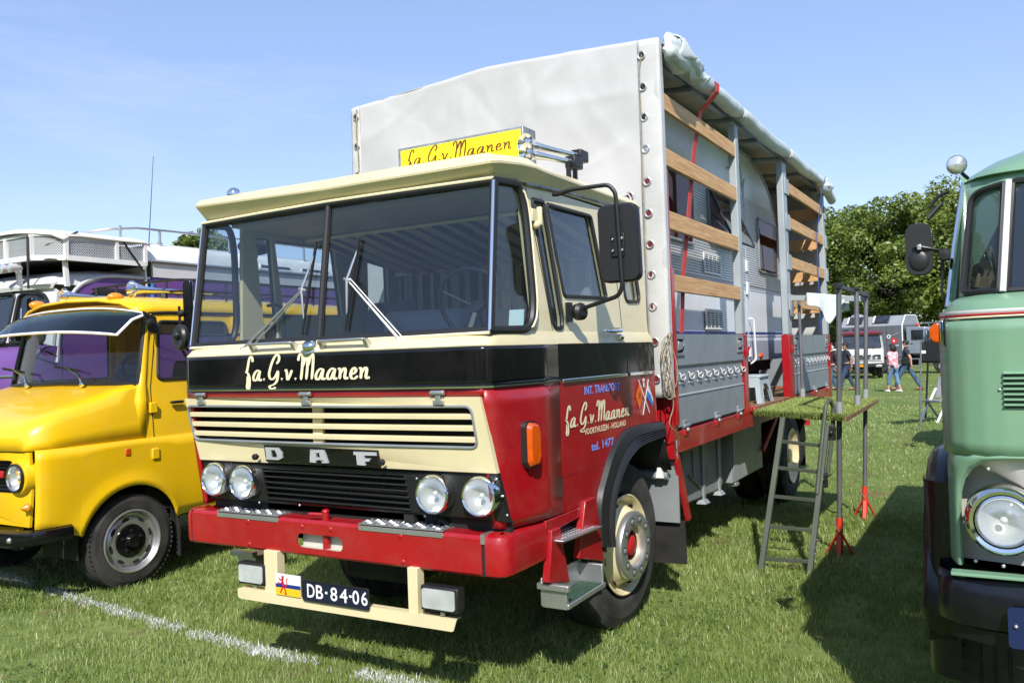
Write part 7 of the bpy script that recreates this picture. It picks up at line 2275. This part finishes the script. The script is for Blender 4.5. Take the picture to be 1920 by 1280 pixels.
def person(loc, rz, scale, label, shirt, trousers, hairm, skinm, stride=.22, long_hair=False, bag=False, shoes='blackm', sleeve=.5, group="people walking on the grass", wide=1.0, blouse=False, shorten=1.0):
    t = thing("person", label, "person", loc, rz, group, local=True)
    t.scale = (scale,) * 3
    s = stride
    W = wide
    J = {}
    J['pelvis'] = ((0, 0, .95), .125 * W)
    J['waist'] = ((0, -.01, 1.10), .12 * W)
    J['chest'] = ((0, -.015, 1.32), .145 * W)
    J['neckb'] = ((0, .0, 1.46), .07)
    J['neck'] = ((0, -.015, 1.53), .052)
    J['head'] = ((0, -.03, 1.62), .085)
    J['crown'] = ((0, -.02, 1.72), .078)
    for sd, k in ((1, 'l'), (-1, 'r')):
        f = s * sd
        J['hip' + k] = ((.09 * sd, 0, .90), .095 * W)
        J['knee' + k] = ((.10 * sd, -f * .75 - .02, .50), .060)
        J['ank' + k] = ((.10 * sd, -f * 1.25 + (.06 if f < 0 else .0), .09), .042)
        J['toe' + k] = ((.11 * sd, -f * 1.25 - .13, .045), .036)
        J['sho' + k] = ((.175 * sd * W, .0, 1.42), .065)
        J['elb' + k] = ((.235 * sd * W, f * .5 + .03, 1.14), .044)
        J['wri' + k] = ((.235 * sd * W, f * .9 - .08, .92), .030)
        J['han' + k] = ((.230 * sd * W, f * 1.05 - .11, .83), .034)
    keys = list(J)
    idx = {k: i for i, k in enumerate(keys)}
    E = [('pelvis', 'waist'), ('waist', 'chest'), ('chest', 'neckb'), ('neckb', 'neck'), ('neck', 'head'), ('head', 'crown')]
    for k in 'lr':
        E += [('pelvis', 'hip' + k), ('hip' + k, 'knee' + k), ('knee' + k, 'ank' + k), ('ank' + k, 'toe' + k), ('chest', 'sho' + k), ('sho' + k, 'elb' + k), ('elb' + k, 'wri' + k), ('wri' + k, 'han' + k)]
    skin_mesh([J[k] for k in keys], [(idx[a], idx[b]) for a, b in E], "body", skinm, t)
    # fingers and face details
    for k, sd in (('l', 1), ('r', -1)):
        h = Vector(J['han' + k][0])
        g = G()
        for q in range(4):
            a = h + Vector((0, -.028 + .018 * q, -.02))
            part("finger", G().tube([a, a + Vector((-.004 * sd, -.006, -.04)), a + Vector((-.014 * sd, -.004, -.068 + .006 * abs(q - 1.5)))], [.0095, .009, .006], 6), skinm, t)
        part("thumb", G().tube([h + Vector((-.01 * sd, -.03, .01)), h + Vector((-.02 * sd, -.052, -.02)), h + Vector((-.02 * sd, -.055, -.045))], [.011, .010, .007], 6), skinm, t)
    part("nose", G().ball((0, -.125, 1.635), (.014, .02, .022), 8), skinm, t)
    for sd in (1, -1):
        part("eye", G().ball((.033 * sd, -.108, 1.662), (.011, .007, .008), 8), 'dark', t)
        part("ear", G().ball((.088 * sd, -.02, 1.64), (.012, .022, .032), 8), skinm, t)
    part("mouth", G().ball((0, -.112, 1.588), (.024, .006, .007), 8), 'flagred' if False else skinm, t)
    # hair: a cap over the skull
    V, F = [], []
    g = G().ball((0, -.005, 1.675), (.102, .115, .108), 18)
    keep = []
    for fc in g.F:
        c = sum((Vector(g.V[i]) for i in fc), Vector()) / len(fc)
        if c.z > 1.69 or (c.y > .0 and c.z > (1.45 if long_hair else 1.60)) or (c.z > 1.64 and c.y > -.03):
            keep.append(fc)
    g.F = keep; g.M = [0] * len(keep)
    if long_hair:
        g.ball((0, .045, 1.60), (.125, .105, .145), 14)
    o = part("hair", g, hairm, t, smooth=60)
    # clothes follow the body
    cl = lambda nm, dr: (J[nm][0], J[nm][1] + dr)
    if blouse:
        P = [((0, 0, .80), .205 * W), ((0, -.01, 1.0), .185 * W), ((0, -.01, 1.18), .165 * W), cl('chest', .03), ((0, 0, 1.455), .085)]
    else:
        P = [((0, 0, .90), .155 * W), ((0, -.005, 1.0), .148 * W), cl('waist', .025), cl('chest', .022), ((0, 0, 1.455), .08)]
    n0 = len(P)
    ed = [(0, 1), (1, 2), (2, 3), (3, 4)]
    for k in 'lr':
        a = Vector(J['sho' + k][0]); b = Vector(J['elb' + k][0]); c = Vector(J['wri' + k][0])
        P.append((tuple(a), .082)); ed.append((3, len(P) - 1))
        e1 = a.lerp(b, min(1, sleeve * 1.4)); P.append((tuple(e1), .068)); ed.append((len(P) - 2, len(P) - 1))
        if sleeve > .7:
            P.append((tuple(b.lerp(c, (sleeve - .7) / .3)), .052)); ed.append((len(P) - 2, len(P) - 1))
    skin_mesh(P, ed, "blouse" if blouse else "shirt", shirt, t)
    P, ed = [((0, 0, .97), .142 * W)], []
    for k in 'lr':
        hp, kn, an = Vector(J['hip' + k][0]), Vector(J['knee' + k][0]), Vector(J['ank' + k][0])
        P.append((tuple(hp), .112 * W)); ed.append((0, len(P) - 1))
        P.append((tuple(kn), .078)); ed.append((len(P) - 2, len(P) - 1))
        P.append((tuple(kn.lerp(an, shorten)), .066)); ed.append((len(P) - 2, len(P) - 1))
    skin_mesh(P, ed, "trousers", trousers, t)
    for k in 'lr':
        a, b = Vector(J['ank' + k][0]), Vector(J['toe' + k][0])
        part("shoe", G().loft([[(a.x + .048 * c_ * w_, lerp(a.y + .05, b.y - .03, y_), .005 + h_ * (.5 + .5 * s_)) for c_, s_ in [(math.cos(R_(q * 36)), math.sin(R_(q * 36))) for q in range(10)]] for y_, w_, h_ in ((0, .6, .07), (.12, .95, .10), (.4, 1, .095), (.75, 1.05, .065), (.95, .75, .045), (1, .3, .03))], cap=True), shoes, t, smooth=60)
    if bag:
        part("shoulder_bag", G().loft([[(.20 + .10 * a, .02 + .14 * b, z) for a, b in rrect(-.5, .5, -1, 1, .3)] for z in (.92, .96, 1.12, 1.16)], cap=True), 'blackm', t, bevel=.02)
        part("bag_strap", G().tube([(.22, .02, 1.15), (.20, .06, 1.38), (.14, .03, 1.50)], .012, 5), 'blackm', t)
    return t
person((-3.28, 31.6, gz(0, 31.6)), R_(-62), 1.05, "man in navy t-shirt and jeans walking past the white cab-over truck", 'navyshirt', 'denimd', 'hair', 'skind', stride=.20, wide=1.12, shoes='brown')
person((-3.85, 31.9, gz(0, 31.9)), R_(-50), 1.0, "white-haired person in plum sweater and jeans at the tail of the red lorry", 'plumshirt', 'denim', 'hairg', 'skin', stride=.12, sleeve=.95, wide=1.05)
person((-1.47, 30.2, gz(0, 30.2)), R_(-118), .99, "woman in pink floral blouse, cropped jeans and white shoes walking away", 'flower', 'denimp', 'hair', 'skin', stride=.12, long_hair=True, sleeve=.9, shoes='white', blouse=True, wide=1.12, shorten=.65)
person((-1.12, 31.4, gz(0, 31.4)), R_(-95), 1.06, "man in dark navy shirt and jeans striding beside the woman in pink", 'navyshirt', 'denim', 'hair', 'skin', stride=.30, bag=True, shoes='brown')

# ---------------- folding chair and a dark awning bundle on thin poles
CH = thing("folding_chair", "grey plastic folding chair half hidden behind the mint green truck", "chair", (.72, 17.3, gz(0, 17.3)), R_(-35), local=True)
part("seat", G().box(-.22, .22, -.22, .20, .44, .47), 'greyp', CH, bevel=.015)
part("backrest", G().hexa([(-.22, .20, .50), (.22, .20, .50), (.22, .225, .50), (-.22, .225, .50), (-.21, .34, .98), (.21, .34, .98), (.21, .365, .98), (-.21, .365, .98)]), 'greyp', CH, bevel=.02)
for sx_ in (-.21, .21):
    part("leg", G().bar((sx_, -.30, .0), (sx_, .24, .72), .03, .04, up=(1, 0, 0)), 'white', CH)
    part("leg", G().bar((sx_ * .9, .32, .0), (sx_ * .9, -.12, .48), .03, .04, up=(1, 0, 0)), 'greyp', CH)
part("leg_brace", G().bar((-.2, .27, .10), (.2, .27, .10), .02, .02), 'greyp', CH)
AW = thing("awning", "dark rolled awning cloth held up on two thin poles", "awning", (.5, 15.2, gz(0, 15.2)))
for a, b in (((.535, 15.04, gz(0, 15.04)), (.60, 15.3, 1.62)), ((.40, 18.4, gz(0, 18.4)), (.52, 18.3, 1.40))):
    part("pole", G().tube([a, b], .016 if b[2] > 1.5 else .022, 8), 'steel' if b[2] > 1.5 else 'blackm', AW)
def awn(u, v):
    return (lerp(.59, 1.25, u), 15.3 + .8 * u, lerp(1.62 + .10 * u, 1.19 + .02 * u, v) + .02 * math.sin(v * 9 + u * 5))
g = cloth_grid(awn, 16, 10)
o = part("awning_cloth", g, 'blackm', AW, smooth=180); o.modifiers.new("thick", 'SOLIDIFY').thickness = .05
part("awning_tag", G().box(.60, .68, 15.26, 15.28, 1.38, 1.44), 'white', AW)

# white paddock railing at the far left of the background
FN = thing("railing", "low white paddock railing behind the people near the lorry's tail", "fence", (-9.0, 60.0, gz(0, 60)))
for z in (1.5, .75):
    part("rail", G().bar((-16, 58, gz(0, 58) + z), (-4.6, 62, gz(0, 62) + z), .06, .10), 'white', FN)
for i in range(8):
    t_ = i / 7
    x, y = lerp(-16, -4.6, t_), lerp(58, 62, t_)
    part("post", G().box(x - .06, x + .06, y - .06, y + .06, gz(0, y), gz(0, y) + 1.6), 'white', FN)

# ---------------- trees
bark = mat("bark", (0.05, 0.042, 0.033), 0.9, var=0.3, vs=6, bump=0.5, bs=25)
def leafmat(name, c1, c2, c3):
    m = bpy.data.materials.new(name); m.use_nodes = True
    t = m.node_tree; t.nodes.clear()
    o = t.nodes.new("ShaderNodeOutputMaterial")
    at = t.nodes.new("ShaderNodeAttribute"); at.attribute_name = "tone"
    r = t.nodes.new("ShaderNodeValToRGB")
    e = r.color_ramp.elements
    e[0].position, e[1].position = 0, 1
    e[0].color, e[1].color = (*c1, 1), (*c3, 1)
    k = e.new(.55); k.color = (*c2, 1)
    d = t.nodes.new("ShaderNodeBsdfDiffuse"); tr = t.nodes.new("ShaderNodeBsdfTranslucent"); gl = t.nodes.new("ShaderNodeBsdfGlossy")
    gl.inputs['Roughness'].default_value = .45; gl.inputs[0].default_value = (.9, .95, .9, 1)
    m1 = t.nodes.new("ShaderNodeMixShader"); m1.inputs[0].default_value = .32
    m2 = t.nodes.new("ShaderNodeMixShader"); m2.inputs[0].default_value = .04
    t.links.new(at.outputs['Fac'], r.inputs[0])
    t.links.new(r.outputs[0], d.inputs[0]); t.links.new(r.outputs[0], tr.inputs[0])
    t.links.new(d.outputs[0], m1.inputs[1]); t.links.new(tr.outputs[0], m1.inputs[2])
    t.links.new(m1.outputs[0], m2.inputs[1]); t.links.new(gl.outputs[0], m2.inputs[2])
    t.links.new(m2.outputs[0], o.inputs[0])
    return m
LEAF = leafmat("tree_leaves", (0.075, 0.115, 0.018), (0.165, 0.225, 0.036), (0.26, 0.32, 0.06))

def np_mesh(name, V, F4, tone=None, m=None, parent=None, kind=None, tri=False):
    """mesh straight from arrays: V (n,3), faces (k,3|4)"""
    k = F4.shape[1]
    me = bpy.data.meshes.new(name)
    me.vertices.add(len(V)); me.vertices.foreach_set('co', V.astype(np.float32).ravel())
    me.loops.add(F4.size); me.loops.foreach_set('vertex_index', F4.astype(np.int32).ravel())
    me.polygons.add(len(F4))
    me.polygons.foreach_set('loop_start', np.arange(0, F4.size, k, dtype=np.int32))
    if tone is not None:
        a = me.attributes.new("tone", 'FLOAT', 'POINT')
        a.data.foreach_set('value', tone.astype(np.float32))
    if m: me.materials.append(m)
    me.update(calc_edges=True)
    o = bpy.data.objects.new(name, me)
    COL.objects.link(o)
    if parent:
        o.parent = parent
    if kind: o['kind'] = kind
    return o

def leaf_cloud(rs, centers, radii, n, size, droop=.25):
    """leaf-sized folded quads through the shells of many clumps"""
    k = len(centers)
    w = radii ** 2; w = w / w.sum()
    ci = rs.choice(k, n, p=w)
    d = rs.normal(size=(n, 3)); d /= np.linalg.norm(d, axis=1)[:, None]
    rad = radii[ci] * (0.45 + .6 * rs.random(n) ** .6)
    P = centers[ci] + d * rad[:, None] * np.array([1, 1, .75])
    nrm = d * .7 + rs.normal(size=(n, 3)) * .55 + np.array([0, 0, .35])
    nrm /= np.linalg.norm(nrm, axis=1)[:, None]
    t = np.cross(nrm, rs.normal(size=(n, 3))); t /= np.linalg.norm(t, axis=1)[:, None]
    b = np.cross(nrm, t)
    s = size * (0.6 + .8 * rs.random(n))[:, None]
    V = np.stack([P - t * s * .5, P - b * s * .32 + nrm * s * .08, P + t * s * .5, P + b * s * .32 + nrm * s * .08], axis=1).reshape(-1, 3)
    F = np.arange(n * 4).reshape(-1, 4)
    tone = np.repeat(np.clip(rs.normal(.5, .2, n) + .16 * rs.normal(size=k)[ci], 0, 1), 4)
    return V, F, tone

def tree(loc, h, spread, seed, label, n=17000, size=.33, name="broadleaf_tree", group=None, low=.22):
    rs = np.random.RandomState(seed)
    t = thing(name, label, "tree", loc, 0, group, local=True)
    g = G()
    g.tube(spline([(0, 0, -.2), (.1, .05, h * .15), (-.05, .1, h * .35), (.05, 0, h * .6)], 3), [.34 * h / 14 * (1 - .7 * i / 9) for i in range(10)], 10)
    part("trunk", g, bark, t)
    limbs = []
    for i in range(11):
        a = 6.283 * i / 11 + rs.rand() * .5
        z0 = h * (.22 + .38 * rs.rand())
        L_ = spread * (.5 + .45 * rs.rand())
        e = Vector((math.cos(a) * L_, math.sin(a) * L_, z0 + h * (.10 + .25 * rs.rand())))
        limbs.append(e)
        part("limb", G().tube(spline([(0, 0, z0), (e.x * .45, e.y * .45, lerp(z0, e.z, .6)), tuple(e)], 3), [.14 * h / 14, .12 * h / 14, .10 * h / 14, .08 * h / 14, .06 * h / 14, .05 * h / 14, .03 * h / 14], 6), bark, t)
    cs, rd = [], []
    while len(cs) < 84:
        p = rs.uniform(-1, 1, 3)
        r = np.linalg.norm(p)
        if r > 1 or r < .35: continue
        z = h * (low + (1 - low) * .5) + p[2] * h * (1 - low) * .47
        wz = 1 - .35 * abs(p[2]) ** 2
        cs.append((p[0] * spread * wz, p[1] * spread * wz, z)); rd.append(spread * rs.uniform(.13, .27))
    V, F, tone = leaf_cloud(rs, np.array(cs), np.array(rd), n, size)
    np_mesh("crown", V, F, tone, LEAF, t)
    return t
# (x, y, height, spread)
TRS = [(-12.5, 78, 14.4, 6.4, 1, "leafy green tree directly behind the rear end of the red lorry's body"),
       (-9.2, 82, 15.2, 5.6, 6, "green tree rising above the small white and maroon cab-over truck"),
       (-5.6, 76, 14.8, 6.0, 2, "green tree behind the woman in pink, above the grey expedition truck's box"),
       (-2.4, 79, 16.0, 5.4, 7, "green tree whose crown stands behind the mint green truck's black mirror"),
       (.4, 80, 16.6, 6.3, 3, "green tree mostly hidden behind the mint green truck's cab")]
for x, y, h, s, sd, lb in TRS:
    tree((x, y, gz(0, y) - .1), h, s, sd, lb, group="trees along the field edge")
tree((-49.5, 39.0, gz(0, 39) - .1), 12.4, 4.2, 8, "lone green tree rising behind the purple and white camper bus", n=22000, size=.32)
# far wood as one mass along the horizon
rs = np.random.RandomState(21)
cx = rs.uniform(-230, 120, 520)
cy = 112 + rs.uniform(-6, 10, 520) + np.where(cx < -20, (cx + 20) * .45, -.1 * cx)
cz = rs.uniform(.5, 7.5, 520)
V, F, tone = leaf_cloud(rs, np.stack([cx, cy, cz], 1), rs.uniform(1.5, 3.2, 520), 66000, .75)
np_mesh("distant_wood", V, F, tone, LEAF, None, 'stuff')
# shrubs under the trees
rs = np.random.RandomState(22)
cx = rs.uniform(-22, 26, 90); cy = 86 + rs.uniform(-3, 3, 90); cz = rs.uniform(.2, 3.4, 90)
V, F, tone = leaf_cloud(rs, np.stack([cx, cy, cz], 1), rs.uniform(.9, 1.9, 90), 26000, .38)
np_mesh("undergrowth", V, F, tone, LEAF, None, 'stuff')

# woodland belt behind the viewpoint, all round the show field
rs = np.random.RandomState(23)
ang = rs.uniform(R_(190), R_(395), 420)
rr = rs.uniform(58, 72, 420)
V, F, tone = leaf_cloud(rs, np.stack([rr * np.cos(ang), rr * np.sin(ang), rs.uniform(.5, 11.0, 420)], 1), rs.uniform(2.0, 3.6, 420), 36000, 1.2)
np_mesh("woodland_belt", V, F, tone, LEAF, None, 'stuff')
# ================================================================== field, grass, chalk line
def grassmat(name, ramp):
    m = leafmat(name, *ramp)
    return m
gm = bpy.data.materials.new("turf_soil"); gm.use_nodes = True
t = gm.node_tree; b = t.nodes['Principled BSDF']; b.inputs['Roughness'].default_value = .95; b.inputs['Specular IOR Level'].default_value = .1
tcn = t.nodes.new("ShaderNodeTexCoord")
n1 = t.nodes.new("ShaderNodeTexNoise"); n1.inputs['Scale'].default_value = .35; n1.inputs['Detail'].default_value = 8; n1.inputs['Roughness'].default_value = .6
n2 = t.nodes.new("ShaderNodeTexNoise"); n2.inputs['Scale'].default_value = 9; n2.inputs['Detail'].default_value = 6
r1 = t.nodes.new("ShaderNodeValToRGB"); e = r1.color_ramp.elements
e[0].position, e[1].position = .34, .68
e[0].color, e[1].color = (.105, .16, .036, 1), (.22, .265, .085, 1)
r2 = t.nodes.new("ShaderNodeValToRGB"); e = r2.color_ramp.elements
e[0].position, e[1].position = .35, .72
e[0].color, e[1].color = (.07, .105, .026, 1), (.205, .25, .08, 1)
mi = t.nodes.new("ShaderNodeMix"); mi.data_type = 'RGBA'; mi.inputs[0].default_value = .5
t.links.new(tcn.outputs['Object'], n1.inputs['Vector']); t.links.new(tcn.outputs['Object'], n2.inputs['Vector'])
t.links.new(n1.outputs[0], r1.inputs[0]); t.links.new(n2.outputs[0], r2.inputs[0])
t.links.new(r1.outputs[0], mi.inputs[6]); t.links.new(r2.outputs[0], mi.inputs[7]); n3 = t.nodes.new("ShaderNodeTexNoise"); n3.inputs['Scale'].default_value = 1.6; n3.inputs['Detail'].default_value = 5
r3 = t.nodes.new("ShaderNodeValToRGB"); r3.color_ramp.elements[0].position = .60; r3.color_ramp.elements[1].position = .70
m3 = t.nodes.new("ShaderNodeMix"); m3.data_type = 'RGBA'; m3.inputs[7].default_value = (.17, .125, .07, 1)
t.links.new(tcn.outputs['Object'], n3.inputs['Vector']); t.links.new(n3.outputs[0], r3.inputs[0]); t.links.new(r3.outputs[0], m3.inputs[0])
t.links.new(mi.outputs[2], m3.inputs[6]); t.links.new(m3.outputs[2], b.inputs['Base Color'])
bp = t.nodes.new("ShaderNodeBump"); bp.inputs['Strength'].default_value = .6; bp.inputs['Distance'].default_value = .04
t.links.new(n2.outputs[0], bp.inputs['Height']); t.links.new(bp.outputs[0], b.inputs['Normal'])
g = G()
for x0, x1, y0, y1 in ((-500, 500, -200, 600),):
    g.add([(x0, y0, gz(0, y0)), (x1, y0, gz(0, y0)), (x1, y1, gz(0, y1)), (x0, y1, gz(0, y1))], [(0, 1, 2, 3)])
o = part("ground", g, gm, smooth=0)
o['kind'] = 'structure'

def blades(rs, X, Y, hmin, hmax, w, lean, tone, z0=0.0):
    n = len(X)
    th = rs.uniform(0, 2 * np.pi, n)
    h = rs.uniform(hmin, hmax, n) * (0.75 + .5 * rs.random(n))
    ld = rs.uniform(0, 2 * np.pi, n)
    ln = rs.uniform(.15, 1.0, n) * lean * h
    Z = -0.045 - 0.006 * Y + z0
    c, s = np.cos(th) * w, np.sin(th) * w
    lx, ly = np.cos(ld) * ln, np.sin(ld) * ln
    V = np.empty((n, 5, 3))
    V[:, 0] = np.stack([X - c, Y - s, Z - .008], 1)
    V[:, 1] = np.stack([X + c, Y + s, Z - .008], 1)
    V[:, 2] = np.stack([X + c * .75 + lx * .35, Y + s * .75 + ly * .35, Z + h * .58], 1)
    V[:, 3] = np.stack([X - c * .75 + lx * .35, Y - s * .75 + ly * .35, Z + h * .58], 1)
    V[:, 4] = np.stack([X + lx, Y + ly, Z + h * (1 - .25 * (ln / h) ** 2)], 1)
    i = np.arange(n)[:, None] * 5
    F = np.concatenate([i + np.array([[0, 1, 2]]), i + np.array([[0, 2, 3]]), i + np.array([[3, 2, 4]])], 0)
    return V.reshape(-1, 3), F, np.repeat(tone, 5)

def vnoise(x, y, seed, f):
    """cheap smooth value noise on arrays"""
    rs = np.random.RandomState(seed)
    T = rs.random((64, 64))
    x, y = x * f, y * f
    xi, yi = np.floor(x).astype(int), np.floor(y).astype(int)
    u, v = x - xi, y - yi
    u, v = u * u * (3 - 2 * u), v * v * (3 - 2 * v)
    g = lambda a, b: T[a % 64, b % 64]
    return (g(xi, yi) * (1 - u) + g(xi + 1, yi) * u) * (1 - v) + (g(xi, yi + 1) * (1 - u) + g(xi + 1, yi + 1) * u) * v

GR = grassmat("grass_blades", ((0.095, 0.160, 0.028), (0.255, 0.345, 0.078), (0.54, 0.53, 0.28)))
rs = np.random.RandomState(3)
CXY = np.array([1.99, -3.31])
FW = math.atan2(.8652, -.5013)
def field(n, r0, r1, p, half):
    u = rs.random(n)
    r = (r0 ** p + u * (r1 ** p - r0 ** p)) ** (1 / p)
    a = FW + rs.uniform(-half, half, n)
    X, Y = CXY[0] + r * np.cos(a), CXY[1] + r * np.sin(a)
    return X, Y, r
Vs, Fs, Ts = [], [], []
off = 0
for n, r0, r1, p, w0 in ((330000, 2.3, 9.5, 1.15, .0021), (150000, 9.0, 26, 1.0, .0060), (60000, 25, 70, 1.0, .018)):
    X, Y, r = field(n, r0, r1, p, .80)
    nz_ = .55 * vnoise(X, Y, 5, 1.1) + .45 * vnoise(X, Y, 6, 4.3)
    dry = vnoise(X, Y, 9, .75)
    tone = np.clip(.22 + .50 * nz_ + rs.normal(0, .13, n) + .30 * np.clip(dry - .62, 0, 1) * 2 + (rs.random(n) < .10) * rs.uniform(.2, .5, n), 0, 1)
    w = w0 * (.7 + .6 * rs.random(n)) * np.clip(r / ((r0 + r1) * .5), .6, 1.6)
    hh = .5 + .8 * nz_
    bare = vnoise(X, Y, 12, 1.7) * .6 + vnoise(X, Y, 13, 5.0) * .4
    keep = (bare > .36) | (rs.random(n) < .22)
    X, Y, tone, w, hh = X[keep], Y[keep], tone[keep], w[keep], hh[keep]
    V, F, T = blades(rs, X, Y, .022, .062, w, .95, tone)
    # height follows the patchiness
    Vs.append(V); Fs.append(F + off); Ts.append(T); off += len(V)
np_mesh("grass", np.concatenate(Vs), np.concatenate(Fs), np.concatenate(Ts), GR, None, 'stuff')
# clover and broad leaves in the near turf
CL = leafmat("clover_leaves", (0.045, 0.10, 0.018), (0.07, 0.14, 0.028), (0.10, 0.18, 0.04))
X, Y, r = field(26000, 2.4, 9, 1.2, .75)
cl_ = vnoise(X, Y, 31, 1.4)
k = cl_ > .60
X, Y = X[k], Y[k]
n = len(X)
Z = -0.045 - .006 * Y + rs.uniform(.012, .035, n)
th = rs.uniform(0, 6.28, n); s_ = rs.uniform(.006, .012, n)
tl = rs.normal(0, .35, (n, 2))
V = np.empty((n, 4, 3))
for q, (a, bb) in enumerate(((-1, 0), (0, -1), (1, 0), (0, 1))):
    dx, dy = (a * np.cos(th) - bb * np.sin(th)) * s_, (a * np.sin(th) + bb * np.cos(th)) * s_
    V[:, q] = np.stack([X + dx, Y + dy, Z + dx * tl[:, 0] + dy * tl[:, 1]], 1)
np_mesh("clover", V.reshape(-1, 3), np.arange(n * 4).reshape(-1, 4), np.repeat(np.clip(rs.normal(.5, .2, n), 0, 1), 4), CL, None, 'stuff')
# chalk line: whitened blades and crumbs along a painted line
WH = mat("line_marking_paint", (0.66, 0.67, 0.66), 0.8, var=0.12, vs=40)
pl = [(-7.5, .93), (-5.39, .68), (-3.61, .45), (-2.44, .317), (-1.57, .262), (-.862, .245), (.0, .235), (.8, .24)]
px_, py_ = [a for a, _ in pl], [c for _, c in pl]
n = 26000
X = rs.uniform(-7.4, .7, n)
Y0 = np.interp(X, px_, py_)
wd = .018 + .020 * vnoise(X, Y0 * 0, 41, 1.3)
Y = Y0 + rs.normal(0, 1, n) * wd * .8
dens = .65 * vnoise(X, Y, 42, 3.0) + .35 * vnoise(X, Y, 43, 14.0)
k = (dens > .41) & (rs.random(n) < .42)
X, Y = X[k], Y[k]
V, F, T = blades(rs, X, Y, .012, .045, .0026 * np.ones(len(X)), 1.3, np.ones(len(X)))
np_mesh("chalk_line", V, F, T, WH, None, 'stuff')
